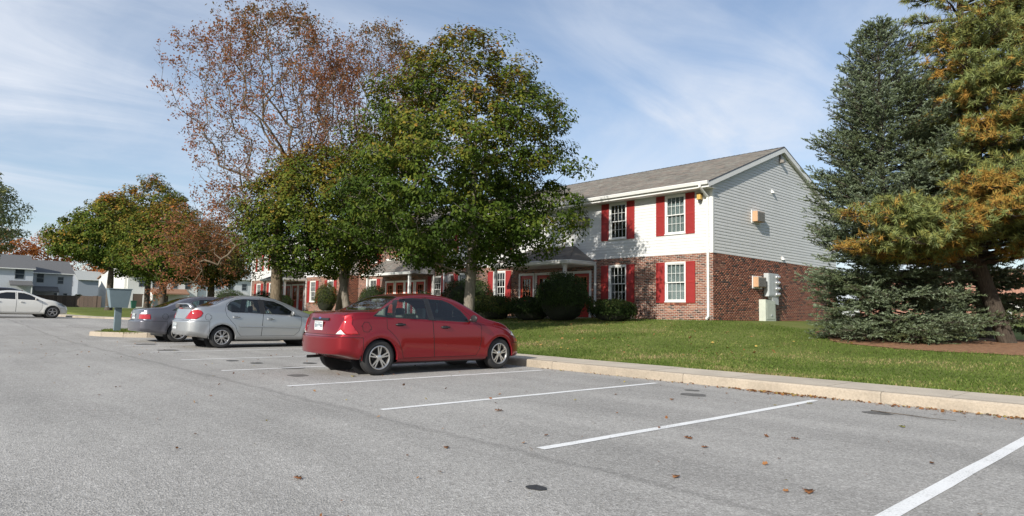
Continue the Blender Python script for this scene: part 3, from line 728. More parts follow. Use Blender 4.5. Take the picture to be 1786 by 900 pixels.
    # eave box: fascia, soffit, gutter
    mb = MB(); mb.box(xl, xr+.02, EAVE_Y+.001, EAVE_Y+.02, EAVE_Z-.22, EAVE_Z-.05); mb.build('fascia', M_WHITE, bld, base=B)
    mb = MB()
    for a, b, yy in ((X1, xr+.02, YF), (X2, X1, YC), (xl, X2, YF)): mb.box(a, b, EAVE_Y+.02, yy, EAVE_Z-.22, EAVE_Z-.205)
    mb.build('soffit', mat('soffit_white', (.62, .62, .60), .6), bld, base=B)
    gutter(bld, B, [(xl, EAVE_Y-.13, EAVE_Z+.01), (xr+.03, EAVE_Y-.13, EAVE_Z+.01)])
    for x, yy in ((XR-.17, YF), (X1-.04, YF), (X2+.05, YF), (XL+.06, YF)): downspout(bld, B, x, yy, EAVE_Z-.10, T(x, 22.8)-.0, EAVE_Y-.08)
    # downspout beside the porch
    # ---- hip porches of the outer blocks
    def hip(x0, x1, xt0, xt1, zt):
        p = 21.21; ze = 3.50
        mb = MB(); mb.add([(x0, p, ze), (x1, p, ze), (x1, YF, ze), (x0, YF, ze), (xt0, YF, zt), (xt1, YF, zt)], [(0, 1, 5, 4), (1, 2, 5), (3, 0, 4), (3, 2, 1, 0)])
        r = mb.build('porch_roof', M_SHINGLE, bld, base=B); RB = B+r.location
        L = hypot(YF-p, zt-ze)
        shingle_slope(r, RB, x0, x1, p, ze, YF-.03, zt, xa1=xt0, xb1=xt1)
        mb = MB(); mb.box(x0+.05, x1-.05, p+.06, YF-.02, ze-.17, ze-.10); mb.build('porch_ceiling', M_WHITE, bld, base=B)
        gutter(bld, B, [(x0-.06, YF-.05, ze+.02), (x0-.06, p-.08, ze+.02), (x1+.06, p-.08, ze+.02), (x1+.06, YF-.05, ze+.02)], w=.13, h=.15)
        MB().box(x0+.1, x1-.1, p+.15, YF-.03, Z0-.3, Z0+.06).build('porch_slab', M_CONC, bld, base=B)
        for xx in (x0+.3, x1-.45):
            mb = MB(); mb.box(xx-.07, xx+.07, p+.12, p+.26, Z0+.06, ze-.17); mb.box(xx-.10, xx+.10, p+.09, p+.29, ze-.24, ze-.171); mb.box(xx-.10, xx+.10, p+.09, p+.29, Z0+.061, Z0+.16); mb.build('porch_post', M_WHITE, bld, base=B, bevel=.01)
        # small downspout beside the porch
        MB().box(x1-.03, x1+.05, YF-.10, YF-.03, Z0+.1, ze-.1).build('downspout', M_WHITE, bld, base=B)
    hip(-24.85, -19.42, -23.6, -20.7, 4.34)
    hip(-53.6, -48.95, -52.4, -50.2, 4.34)
    # ---- shed porch of the middle block, closed by a little gable on its right side
    x0, x1, p, ze, zt = -39.0, -33.3, 22.2, 3.52, 4.55
    mb = MB(); mb.add([(x0, p, ze), (x1, p, ze), (x1, YC, zt), (x0, YC, zt), (x0, p, ze-.1), (x1, p, ze-.1), (x1, YC, ze-.1), (x0, YC, ze-.1)], [(0, 1, 2, 3), (7, 6, 5, 4), (0, 4, 5, 1)]); r = mb.build('porch_roof', M_SHINGLE, bld, base=B)
    shingle_slope(r, B+r.location, x0-.1, x1+.1, p, ze, YC, zt)
    siding(bld, B, 'side', p+.1, YC, ze-.08, zt, x1, clip=lambda z: (p+(z-ze+.1)/(zt-ze)*(YC-p), YC), joined=True)
    mb = MB(); mb.prism([(p, ze), (YC, zt), (YC, zt-.14), (p+.1, ze-.10)], 'x', x1+.03, x1+.06); mb.build('rake_board', M_WHITE, bld, base=B)
    MB().box(x0, x1, YC-.04, YC-.02, zt, zt+.12).build('flashing', M_WHITE, bld, base=B)
    gutter(bld, B, [(x0-.1, p-.08, ze+.01), (x1+.1, p-.08, ze+.01)], w=.13, h=.15)
    for xx in (x0+.4, x1-.35, ):
        MB().box(xx-.07, xx+.07, p+.12, p+.26, Z0, ze-.10).build('porch_post', M_WHITE, bld, base=B)
    MB().box(x1-.02, x1+.05, YC-.10, YC-.03, Z0, ze-.1).build('downspout', M_WHITE, bld, base=B)
    MB().box(x0+.1, x1-.1, p+.15, YC-.03, Z0-.3, Z0+.06).build('porch_slab', M_CONC, bld, base=B)
apartment()

# things fixed to or standing at the building
M_ACM = mat('ac_grey_metal', (.27, .25, .22), .55, .08, 12, metal=.2, dirt=.2)
M_ACS = mat('ac_tan_side', (.50, .30, .17), .6, .06, 10, dirt=.1)
M_ACD = mat('ac_dark_grille', (.10, .085, .08), .5, .05)
def ac_front(x, z, label, grp, w=.66, h=.40):
    """through-wall unit in a wall that faces -Y"""
    t = empty('air_conditioner', (x, YF, z), label, 'air conditioner', grp)
    MB().box(-w/2, w/2, -.26, -.02, 0, h).build('casing', M_ACD, t, recenter=False, bevel=.01)
    mb = MB()
    for k in range(8): zz = .03+k*(h-.06)/8; mb.add([(-w/2+.03, -.275, zz), (w/2-.03, -.275, zz), (w/2-.03, -.262, zz+.035), (-w/2+.03, -.262, zz+.035)], [(0, 1, 2, 3)])
    mb.build('grille', mat('ac_slats', (.20, .19, .18), .5), t)
    mb = MB(); rect_frame(mb, -w/2-.05, w/2+.05, -.05, h+.05, .045, -.032, -.021); mb.build('trim', M_WHITE, t)
    return t
ac_front(-20.15, 5.22, 'dark louvred air conditioner in the upper siding beside the maple crown', 'air conditioners')
ac_front(-30.25, 2.83, 'dark louvred air conditioner low in the brick wall by the middle downspout', 'air conditioners', .6)
def ac_side(y, z, label, h=.42, w=.66, d=.26):
    t = empty('air_conditioner', (XR, y, z), label, 'air conditioner', 'air conditioners')
    MB().box(.02, d, 0, w, 0, h).build('casing', M_ACS, t, recenter=False, bevel=.008)
    MB().box(d+.001, d+.012, .015, w-.015, .015, h-.015).build('grille', M_ACM, t, bevel=.004)
    mb = MB()
    for k in range(9): zz = .03+k*(h-.06)/9; mb.box(d+.013, d+.02, .03, w-.03, zz, zz+.012)
    mb.build('grille_slats', M_ACM, t)
    mb = MB(); mb.box(.02, .05, -.07, 0-.001, -.06, h+.05); mb.box(.02, .05, w+.001, w+.05, -.06, h+.05); mb.box(.02, .05, -.001, w+.001, h+.001, h+.05); mb.box(.02, .05, -.001, w+.001, -.06, -.001); mb.build('trim', M_WHITE, t)
ac_side(26.15, 5.20, 'tan and grey air conditioner box jutting from the grey gable siding', .44)
ac_side(26.15, 2.42, 'tan and grey air conditioner box in the brick gable wall beside the electric meters', .42, .7)
def dryer_vent(y, z, label):
    t = empty('wall_vent', (XR, y, z), label, 'vent', 'white vents on the gable')
    MB().box(.02, .04, -.08, .08, -.08, .08).build('plate', M_WHITE, t)
    mb = MB(); mb.add([(.04, -.07, -.07), (.04, .07, -.07), (.04, .07, .07), (.04, -.07, .07), (.15, -.06, -.07), (.15, .06, -.07)], [(0, 4, 5, 1), (3, 2, 5, 4), (0, 3, 4), (1, 5, 2)]); mb.build('hood', M_WHITE, t)
dryer_vent(28.0, 6.74, 'small white hood vent high on the grey gable siding')
dryer_vent(28.9, 3.82, 'small white hood vent low on the gable just above the brick')
def gable_lamp():
    t = empty('floodlight', (XR, RIDGE_Y-.15, 8.30), 'grey floodlight fixed under the gable peak', 'light')
    MB().box(.02, .10, -.07, .07, -.02, .28).build('bracket', M_ACM, t, bevel=.01)
    MB().box(.03, .22, -.09, .09, -.14, .0).build('lamp_head', M_ACM, t, bevel=.02)
gable_lamp()
def wall_lamp():
    t = empty('wall_lamp', (-13.98, YF-.02, 5.72), 'yellowish lantern on the siding beside the right upper shutter', 'lamp')
    MB().box(-.07, .07, -.05, 0, 0, .30).build('back_plate', mat('lamp_brown', (.16, .11, .05), .5), t, bevel=.01)
    MB().box(-.085, .085, -.22, -.051, .03, .24).build('lamp_shade', mat('amber_plastic', (.55, .36, .10), .3), t, bevel=.02)
    MB().box(-.09, .09, -.225, -.051, .241, .30).build('cap', mat('lamp_brown', (.16, .11, .05), .5), t, bevel=.01)
    MB().box(-.05, .05, -.18, -.07, -.05, .029).build('sensor', mat('lamp_dark', (.03, .03, .03), .5), t, bevel=.01)
wall_lamp()
M_METER = mat('meter_box_grey', (.46, .49, .49), .5, .05, 8, dirt=.15)
M_PALE = mat('utility_box_pale', (.50, .54, .46), .6, .06, 8, dirt=.15)
def meters():
    t = empty('meter_bank', (XR, 27.1, 1.75), 'grey electric meter bank with four round glass meters on the gable', 'electric meter')
    MB().box(.02, .24, 0, .95, .30, 1.30).build('cabinet', M_METER, t, bevel=.012)
    mb = MB(); mb.prism([(.35, .29), (.95, .29), (.95, -.06), (.55, .0)], 'x', .02, .22); mb.build('wire_trough', M_METER, t)
    MB().box(.241, .25, .06, .48, .36, 1.24).build('panel_door', M_METER, t)
    for k in range(4):
        MB().revolve([(.085, .24), (.085, .30), (.075, .305), (.07, .39), (.05, .41), (0, .415)], 20, 'x', (0, .72, .40+k*.25)).build('meter', [mat('meter_glass', (.55, .55, .56), .12, metal=.7)], t, smooth=True)
meters()
def pad_box():
    t = empty('utility_box', (XR+.03, 26.62, T(XR, 26.6)-.02), 'pale green utility box on the grass below the meters', 'utility box')
    mb = MB(); mb.prism([(0, 0), (.95, 0), (.90, .86), (0, .92)], 'x', 0, .30); mb.build('cabinet', M_PALE, t, bevel=.012)
    MB().box(.301, .312, .1, .85, .08, .78).build('door', M_PALE, t, bevel=.004)
    MB().box(.313, .33, .45, .58, .22, .30).build('latch', M_METER, t)
pad_box()
def mailbox():
    x, y = -27.2, 5.62; z = zlot(-27)+.155
    t = empty('drop_box', (x, y, z), 'blue-grey hopper shaped box on a square post in the kerbed island', 'mailbox')
    m = mat('painted_blue_grey', (.155, .205, .225), .5, .05, 6, dirt=.12)
    MB().box(-.06, .06, -.11, .11, 0, .86).build('post', m, t, bevel=.01)
    mb = MB(); zb, zt = .84, 1.50
    L = [(-.16, -.27, zb), (.16, -.27, zb), (.16, .27, zb), (-.16, .27, zb), (-.24, -.37, zt), (.20, -.37, zt), (.20, .36, zt), (-.24, .36, zt)]
    mb.add(L, [(0, 3, 2, 1), (4, 5, 6, 7), (0, 1, 5, 4), (1, 2, 6, 5), (2, 3, 7, 6), (3, 0, 4, 7)]); mb.build('box', m, t, bevel=.01)
    MB().box(-.26, .22, -.39, .38, zt+.002, zt+.03).build('lid', m, t, bevel=.006)
    MB().box(-.20, -.06, -.36, -.30, zb+.02, zb+.05).build('hinge', m, t)
mailbox()

# ------------------------------------------------------------------ cars
def curve(pts):
    """monotone cubic through (t, value) points"""
    X = np.array([p[0] for p in pts], float); Y = np.array([p[1] for p in pts], float)
    h = np.diff(X); d = np.diff(Y)/h; m = np.zeros(len(X)); m[0] = d[0]; m[-1] = d[-1]
    for i in range(1, len(X)-1): m[i] = 0 if d[i-1]*d[i] <= 0 else 2*d[i-1]*d[i]/(d[i-1]+d[i])
    def f(t):
        t = min(max(t, X[0]), X[-1]); i = min(int(np.searchsorted(X, t, 'right'))-1, len(X)-2); i = max(i, 0); s = (t-X[i])/h[i]
        return float((2*s**3-3*s**2+1)*Y[i]+(s**3-2*s**2+s)*h[i]*m[i]+(-2*s**3+3*s**2)*Y[i+1]+(s**3-s**2)*h[i]*m[i+1])
    return f
def catmull(P, n):
    out = []; P = [Vector(p) for p in P]; Q = [2*P[0]-P[1]]+P+[2*P[-1]-P[-2]]
    for k in range(n+1):
        t = k/n*(len(P)-1); i = min(int(t), len(P)-2); s = t-i; a, b, c, d = Q[i:i+4]
        out.append(.5*((2*b)+(c-a)*s+(2*a-5*b+4*c-d)*s*s+(3*b-a-3*c+d)*s**3))
    return out
def in_poly(p, poly):
    x, y = p; r = False; j = len(poly)-1
    for i in range(len(poly)):
        xi, yi = poly[i]; xj, yj = poly[j]
        if (yi > y) != (yj > y) and x < (xj-xi)*(y-yi)/(yj-yi)+xi: r = not r
        j = i
    return r
def circle(cx, cy, r, n=28): return [(cx+r*cos(2*pi*k/n), cy+r*sin(2*pi*k/n)) for k in range(n)]
def car_paint(name, col, metal=.3, rough=.32, coat=.9):
    m, nt, N, K, b = nodes_of(name)
    g = N.new('ShaderNodeTexCoord'); n = N.new('ShaderNodeTexNoise'); n.inputs['Scale'].default_value = 3; n.inputs['Detail'].default_value = 8; K.new(g.outputs['Object'], n.inputs['Vector'])
    r = N.new('ShaderNodeMapRange'); r.inputs['To Min'].default_value = rough-.06; r.inputs['To Max'].default_value = rough+.14; K.new(n.outputs['Fac'], r.inputs['Value']); K.new(r.outputs[0], b.inputs['Roughness'])
    # road dust low on the body
    s = N.new('ShaderNodeSeparateXYZ'); K.new(g.outputs['Object'], s.inputs[0])
    b.inputs['Base Color'].default_value = (*col, 1)
    b.inputs['Metallic'].default_value = metal; b.inputs['Coat Weight'].default_value = coat; b.inputs['Coat Roughness'].default_value = .06
    return m
M_TYRE = mat('tyre_rubber', (.022, .022, .022), .85, .1, 30, bump=.2)
M_BLACKP = mat('black_plastic', (.018, .018, .019), .45)
M_GAP = mat('panel_gap', (.006, .006, .006), .9)
M_CHROME = mat('alloy_rim', (.60, .58, .55), .28, .04, 20, metal=.9, dirt=.25)
M_REDLENS = mat('red_lens', (.36, .006, .010), .10, coat=.8)
M_CLEARLENS = mat('clear_lens', (.70, .66, .64), .12, coat=.8)
M_AMBER = mat('amber_lens', (.75, .22, .02), .15, coat=.6)
M_HEADL = mat('headlight_glass', (.30, .32, .34), .08, metal=.5, coat=1)
M_PLATE = mat('licence_plate', (.66, .68, .66), .4)
M_PLATEINK = mat('plate_ink', (.06, .10, .14), .5)
def car(spec):
    S = spec; wb = S['wb']; yr, yf = S['yr'], S['yf']
    top, belt, bot, wid = curve(S['top']), curve(S['belt']), curve(S['bot']), curve(S['wid'])
    Wm = S['W']; tumble = S.get('tumble', .48)
    NS = 112; NL = 16; NU = 16
    def sect(y):
        W = wid(y); z0, zs, zt = bot(y), belt(y), top(y)
        P = [(0, z0), (W*.45, z0), (W*.80, z0+.002), (W*.915, z0+.012), (W*.955, z0+.045)]
        za = z0+.085
        for k in range(NL+1):
            z = za+(zs-za)*k/NL
            q = (z-.56)
            x = W*(1-.115*q*q if q < 0 else 1-.20*q*q)
            cr = S.get('crease')
            if cr: x += .006*math.exp(-((z-cr(y))/.012)**2)
            P.append((x, z))
        xs = P[-1][0]; h = max(zt-zs, .004)
        wbk = xs-.016; zz = zs+min(.012, h*.2); h2 = zt-zz; wc = wbk-tumble*h2
        U = [(wbk, zz), (wbk-tumble*h2*.48+.010*min(1, h2*3), zz+h2*.45), (wbk-tumble*h2*.86+.012*min(1, h2*3), zz+h2*.80), (wc*.90, zz+h2*.945), (wc*.62, zz+h2*.988), (wc*.30, zz+h2*.998), (0, zt)]
        P += [tuple(p)[:2] for p in catmull([(a, b, 0) for a, b in U], NU)]
        return P
    # stations, denser at both ends
    ys = []
    for i in range(NS+1):
        t = i/NS; t2 = .5-.5*cos(pi*t); t = .55*t+.45*t2; ys.append(yr+(yf-yr)*t)
    bm = bmesh.new(); rows = []
    prof_r, prof_f = S['prof_r'], S['prof_f']
    def dr(x, z): return S.get('curve_r', .17)*(abs(x)/Wm)**2.8+prof_r(z)
    def df(x, z): return S.get('curve_f', .34)*(abs(x)/Wm)**2.4+prof_f(z)
    def place(x, y, z):
        a = max(0, 1-(y-yr)/.85)**1.8; b = max(0, 1-(yf-y)/.95)**1.8
        return (x, y+dr(x, z)*a-df(x, z)*b, z)
    for y in ys:
        P = sect(y); u = min((y-yr)/.16, 1); v = min((yf-y)/.22, 1); k = 1-.075*(1-u)**2.2-.10*(1-v)**2.2
        P = [(x*k, z) for x, z in P]
        full = [(-x, z) for x, z in P[::-1]][:-1]+P[:1]+P[1:]
        full = full[:-1]
        rows.append([bm.verts.new(place(x, y, z)) for x, z in full])
    n = len(rows[0])
    for a, b in zip(rows, rows[1:]):
        for i in range(n): bm.faces.new((a[i], a[(i+1) % n], b[(i+1) % n], b[i]))
    nP = len(P)
    for row, y, flip in ((rows[0], ys[0], False), (rows[-1], ys[-1], True)):
        # rows of the cap join left and right section points
        c = nP-1                                  # index of bottom centre in 'full'
        m = 14; grid_ = []
        for j in range(0, nP):
            l = row[(c-j) % n]; r = row[(c+j) % n]
            if j == 0 or j == nP-1: grid_.append([l]); continue
            g = [l]
            for q in range(1, m):
                t = q/m; x = l.co.x*(1-t)+r.co.x*t; z = l.co.z
                g.append(bm.verts.new(place(x, y, z)))
            g.append(r); grid_.append(g)
        for j in range(nP-1):
            A, Bq = grid_[j], grid_[j+1]
            if len(A) == 1:
                for q in range(m): f = (A[0], Bq[q+1], Bq[q]); bm.faces.new(f if not flip else f[::-1])
            elif len(Bq) == 1:
                for q in range(m): f = (A[q], A[q+1], Bq[0]); bm.faces.new(f if not flip else f[::-1])
            else:
                for q in range(m): f = (A[q], A[q+1], Bq[q+1], Bq[q]); bm.faces.new(f if not flip else f[::-1])
    bmesh.ops.remove_doubles(bm, verts=bm.verts, dist=.0004)
    bmesh.ops.recalc_face_normals(bm, faces=bm.faces)
    # soft sculpting: flared arches
    for v in bm.verts:
        x, y, z = v.co
        if abs(x) > Wm*.8:
            for cy in (0, wb):
                d = hypot(y-cy, z-S['rw']); e = math.exp(-((d-S['ra']-.035)/.06)**2)
                v.co.x += math.copysign(.012*e, x)
    lay = bm.faces.layers.int.new('pid')
    names = ['body']
    def carve(name, poly, axis, cond):
        if name not in names: names.append(name)
        pid = names.index(name); A = {'x': (1, 2), 'y': (0, 2), 'z': (0, 1)}[axis]
        lo = [min(p[k] for p in poly)-.03 for k in (0, 1)]; hi = [max(p[k] for p in poly)+.03 for k in (0, 1)]
        bm.normal_update()
        def near(f):
            if not cond(f): return False
            a = [v.co[A[0]] for v in f.verts]; b = [v.co[A[1]] for v in f.verts]
            return max(a) > lo[0] and min(a) < hi[0] and max(b) > lo[1] and min(b) < hi[1]
        m = len(poly); cand = {f for f in bm.faces if near(f)}
        for i in range(m):
            p, q = poly[i], poly[(i+1) % m]; d = Vector((q[0]-p[0], q[1]-p[1]))
            if d.length < 1e-5: continue
            no = [0, 0, 0]; no[A[0]] = -d.y; no[A[1]] = d.x; co = [0, 0, 0]; co[A[0]] = p[0]; co[A[1]] = p[1]
            l2 = [min(p[k], q[k])-.035 for k in (0, 1)]; h2 = [max(p[k], q[k])+.035 for k in (0, 1)]
            fs = []
            for f in cand:
                a = [v.co[A[0]] for v in f.verts]; b = [v.co[A[1]] for v in f.verts]
                if max(a) > l2[0] and min(a) < h2[0] and max(b) > l2[1] and min(b) < h2[1]: fs.append(f)
            g = set(fs)
            for f in fs: g.update(f.edges); g.update(f.verts)
            fs = sorted(fs, key=lambda f: f.index)
            res = bmesh.ops.bisect_plane(bm, geom=list(g), plane_co=co, plane_no=no, dist=.0005)
            cand = {f for f in cand if f.is_valid}
            cand.update(e for e in res['geom'] if isinstance(e, bmesh.types.BMFace) and e.is_valid)
        bm.normal_update(); out = []
        for f in cand:
            if cond(f):
                c = f.calc_center_median()
                if in_poly((c[A[0]], c[A[1]]), poly): f[lay] = pid; out.append(f)
        return out
    side = lambda f: abs(f.normal.x) > .22 and abs(f.calc_center_median().x) > .25
    upc = lambda f: f.normal.z > .12 and f.calc_center_median().z > .6
    rear = lambda f: f.normal.y < -.5 and f.calc_center_median().y < yr+.4
    rside = lambda f: f.normal.y >= -.5 and abs(f.normal.x) > .2 and f.calc_center_median().y < yr+.8
    front = lambda f: f.calc_center_median().y > yf-.75 and (f.normal.y > .15 or abs(f.normal.x) > .3)
    allf = lambda f: True
    carve('rear_bumper', [(yr-.2, 0), (S['arch_r'], 0), (S['arch_r'], S['bump_z']-.02), (yr-.2, S['bump_z'])], 'x', lambda f: f.calc_center_median().y < 0)
    carve('front_bumper', [(wb+.33, 0), (yf+.3, 0), (yf+.3, S['fbump_z']), (wb+.33, S['fbump_z']+.02)], 'x', lambda f: f.calc_center_median().y > wb)
    carve('hood', S['hood'], 'z', lambda f: f.normal.z > .35 and f.calc_center_median().z > .55)
    carve('boot_lid', S['boot_top'], 'z', lambda f: f.normal.z > .5 and f.calc_center_median().z > .8)
    carve('boot_lid', S['boot_rear'], 'y', lambda f: rear(f) or (f.normal.y < -.15 and f.calc_center_median().y < yr+.5 and f.normal.z <= .5))
    for nm, poly in S['doors']: carve(nm, poly, 'x', side)
    for pp in S.get('pillar', []): carve('pillar_trim', pp, 'x', side)
    for nm, poly in S['side_windows']: carve(nm, poly, 'x', side)
    carve('windscreen', S['windscreen'], 'z', upc)
    carve('rear_window', S['rear_window'], 'z', upc)
    for nm, poly, ax in S['lights']:
        carve(nm, poly, ax, {'y': rear, 'x': rside, 'z': front}[ax])
    for nm, poly in S.get('front_lights', []): carve(nm, poly, 'x', front)
    if 'fuel' in S: carve('fuel_flap', circle(*S['fuel'], .082, 18), 'x', lambda f: f.normal.x > .5)
    for cy in (0, wb):
        fs = carve('arch', circle(cy, S['rw'], S['ra'], 40), 'x', lambda f: abs(f.calc_center_median().x) > .52 and f.calc_center_median().z < .85)
        bmesh.ops.delete(bm, geom=fs, context='FACES')
    bm.normal_update()
    # gap ribbons between panels
    gap = MB(); rub = MB()
    for e in bm.edges:
        if len(e.link_faces) != 2: continue
        a, b = e.link_faces[0][lay], e.link_faces[1][lay]
        sidesplit = False
        if a == b: continue
        na, nb = names[a], names[b]; g = 'window' in na or 'wind' in na or 'window' in nb or 'wind' in nb
        nn = (e.link_faces[0].normal+e.link_faces[1].normal).normalized(); p, q = e.verts[0].co, e.verts[1].co
        d = (q-p); L = d.length
        if L < 1e-5: continue
        d.normalize(); s = d.cross(nn); r = .008 if g else .0042; o = .0035 if g else .0022
        t = rub if g else gap; k = len(t.v)
        P = [p-d*.001+s*r+nn*.0005, p-d*.001+nn*o, p-d*.001-s*r+nn*.0005, q+d*.001+s*r+nn*.0005, q+d*.001+nn*o, q+d*.001-s*r+nn*.0005]
        t.add(P, [(0, 1, 4, 3), (1, 2, 5, 4)])
    vn = {}
    for v in bm.verts: vn[v.index] = None
    bm.verts.index_update(); bm.verts.ensure_lookup_table()
    vn = {v.index: v.normal.copy() for v in bm.verts}
    root = empty(S['name'], S['loc'], S['label'], 'car', S.get('group'), S.get('rz', 0))
    paint = S['paint']
    mats = {'pillar_trim': M_BLACKP, 'windscreen': S.get('glass', M_CARGLASS), 'rear_window': S.get('glass', M_CARGLASS), 'window': S.get('glass', M_CARGLASS), 'quarter_window': S.get('glass', M_CARGLASS),
            'tail_light': M_REDLENS, 'reversing_light': M_CLEARLENS, 'headlight': M_HEADL, 'indicator': M_AMBER}
    objs = {}
    for pid, nm in enumerate(names):
        faces = [f for f in bm.faces if f[lay] == pid]
        if not faces or nm == 'arch': continue
        base = nm.split('#')[0]
        groups = [faces]
        if base in ('pillar_trim', 'door', 'window', 'quarter_window', 'tail_light', 'reversing_light', 'headlight', 'indicator'):
            groups = [[f for f in faces if f.calc_center_median().x > 0], [f for f in faces if f.calc_center_median().x <= 0]]
        for gi, fs in enumerate(groups):
            if not fs: continue
            idx = {}; V = []; NRM = []; F = []
            for f in fs:
                L = []
                for v in f.verts:
                    if v.index not in idx: idx[v.index] = len(V); V.append(v.co.copy()); NRM.append(vn[v.index])
                    L.append(idx[v.index])
                F.append(L)
            A = np.array([tuple(v) for v in V]); c = (A.min(0)+A.max(0))/2
            me = bpy.data.meshes.new(base); me.from_pydata((A-c).tolist(), [], F); me.materials.append(mats.get(base, paint))
            me.polygons.foreach_set('use_smooth', [True]*len(F)); me.update()
            me.normals_split_custom_set_from_vertices([tuple(x) for x in NRM])
            par = root; pc = Vector((0, 0, 0))
            o = link_mesh(base, me, root, tuple(c)); objs[(nm, gi)] = o
            if base in ('tail_light', 'headlight', 'reversing_light', 'indicator'):
                md = o.modifiers.new('thickness', 'SOLIDIFY'); md.thickness = .012; md.offset = 1
    bm.free()
    # window panes belong to their doors
    for (nm, gi), o in objs.items():
        if nm.startswith('window#'):
            d = objs.get(('door#'+nm.split('#')[1], gi))
            if d: o.parent = d; o.location = o.location-d.location
    tag(gap.build('panel_gap', M_GAP, root), kind='stuff'); tag(rub.build('window_seal', M_BLACKP, root), kind='stuff')
    # wheel wells and lips
    for cy in (0, wb):
        for sx in (-1, 1):
            mb = MB(); n = 24; L = []
            for k in range(n+1):
                a = -.02+(pi+.04)*k/n; r = S['ra']+.012
                for xx in (.50*sx, (wid(cy)-.02)*sx): L.append((xx, cy+r*cos(a), S['rw']+r*sin(a)))
            mb.add(L, [(2*k, 2*k+1, 2*k+3, 2*k+2) for k in range(n)])
            mb.add([(.50*sx, cy+(S['ra']+.012)*cos(2*pi*k/24), S['rw']+(S['ra']+.012)*sin(2*pi*k/24)) for k in range(24)], [tuple(range(24))])
            mb.build('wheel_well', M_BLACKP, root)
            mb = MB(); L = []
            for k in range(n+1):
                a = -.12+(pi+.24)*k/n; z = S['rw']+S['ra']*sin(a); y = cy+S['ra']*cos(a)
                q = z-.56; x = (wid(y)*(1-.115*q*q if q < 0 else 1-.20*q*q))+.010
                for (dx, rr) in ((.0, 0), (.004, -.010), (-.045, -.012)): L.append(((x+dx)*sx, cy+(S['ra']+rr)*cos(a), S['rw']+(S['ra']+rr)*sin(a)))
            fs = [(3*k+j, 3*k+j+1, 3*k+4+j, 3*k+3+j) for k in range(n) for j in (0, 1)]
            mb.add(L, fs); mb.build('arch_lip', paint, root, smooth=True)
    # wheels
    R = S['R']; tw = S.get('tw', .195)
    ty = MB().revolve([(R*.665, -tw/2+.012), (R*.70, -tw/2), (R*.84, -tw/2-.004), (R*.95, -tw/2+.008), (R*.99, -tw/2+.03), (R, -tw/2+.06), (R, tw/2-.06), (R*.99, tw/2-.03), (R*.95, tw/2-.008), (R*.84, tw/2+.004), (R*.70, tw/2), (R*.665, tw/2-.012), (R*.64, tw/2-.03), (R*.64, -tw/2+.03), (R*.665, -tw/2+.012)], 40)
    for k in (-.03, .0, .03):
        ty.revolve([(R+.001, k-.004), (R+.002, k+.004)], 40)
    rm = MB(); r0 = R*.66; o = tw/2
    rm.revolve([(r0, o-.004), (r0+.006, o+.004), (r0-.004, o+.008), (r0-.016, o+.002), (r0-.026, o-.02), (r0-.03, -.06)], 40)
    def spoke(a, w0, w1, rr0, rr1, z0, z1):
        ca, sa = cos(a), sin(a); q = (-sa, ca); L = []
        for r, w, h in ((rr0, w0, z0), (rr1, w1, z1)):
            for d, t in ((-1, h), (1, h), (1, h-.03), (-1, h-.03)): L.append((t, r*ca+q[0]*w*d, r*sa+q[1]*w*d))
        rm.add(L, [(0, 1, 5, 4), (1, 2, 6, 5), (2, 3, 7, 6), (3, 0, 4, 7)])
    st = S['rim']
    if st == 'double':
        for k in range(5):
            a = 2*pi*k/5+pi/2
            for s in (-1, 1): spoke(a+s*.16, .013, .011, .03, r0-.014, o-.005, o-.002)
    elif st == 'seven':
        for k in range(7):
            a = 2*pi*k/7+.2
            spoke(a, .020, .013, .03, r0*.62, o-.002, o-.002)
            for s in (-1, 1): spoke(a+s*.14, .010, .012, r0*.55, r0-.012, o-.003, o-.003)
    else:
        for k in range(5):
            a = 2*pi*k/5+pi/2
            spoke(a, .030, .020, .03, r0-.012, o-.002, o-.004)
    rm.revolve([(0, o+.004), (.03, o+.004), (.048, o-.002), (.056, o-.02), (.056, o-.04)], 20)
    back = MB().revolve([(0, -.02), (r0-.03, -.02), (r0-.03, .01), (.11, .012), (.11, .03), (0, .03)], 28)
    bs = ty.build('tyre', M_TYRE, None, smooth=True, recenter=False); rs = rm.build('rim', S.get('rimmat', M_CHROME), None, recenter=False, autosmooth=35); ks = back.build('brake_disc', mat('brake_dark', (.03, .028, .026), .6, metal=.3), None, recenter=False)
    data = (bs.data, rs.data, ks.data)
    for q in (bs, rs, ks): bpy.data.objects.remove(q)
    for cy in (0, wb):
        for sx in (1, -1):
            w = empty('wheel', (sx*(S['track']-tw/2), cy, R), parent=root, rz=(0 if sx > 0 else pi))
            for nm, me in zip(('tyre', 'rim', 'brake_disc'), data): link_mesh(nm, me, w)
    # underside, interior
    MB().box(-Wm*.8, Wm*.8, yr+.75, yf-.6, bot(wb/2)-.02, bot(wb/2)+.06).build('underbody', M_BLACKP, root)
    inm = S.get('trim', mat('dark_cloth', (.035, .035, .038), .9))
    MB().box(-.68, .68, .0, wb-.42, .32, .50).build('cabin_floor', mat('cabin_dark', (.015, .015, .016), .9), root)
    yd = S['dash']; zb_ = belt(yd)
    mb = MB(); mb.prism([(yd-.28, .5), (yd+.28, .5), (yd+.30, zb_+.02), (yd-.02, zb_+.03), (yd-.26, zb_-.06)], 'x', -.66, .66); mb.build('dashboard', mat('dash_dark', (.03, .03, .033), .7), root)
    MB().revolve([(.175+.014*cos(t*pi/4), .014*sin(t*pi/4)) for t in range(9)], 20, 'y', (-.36, yd-.38, zb_-.02)).build('steering_wheel', M_BLACKP, root, smooth=True)
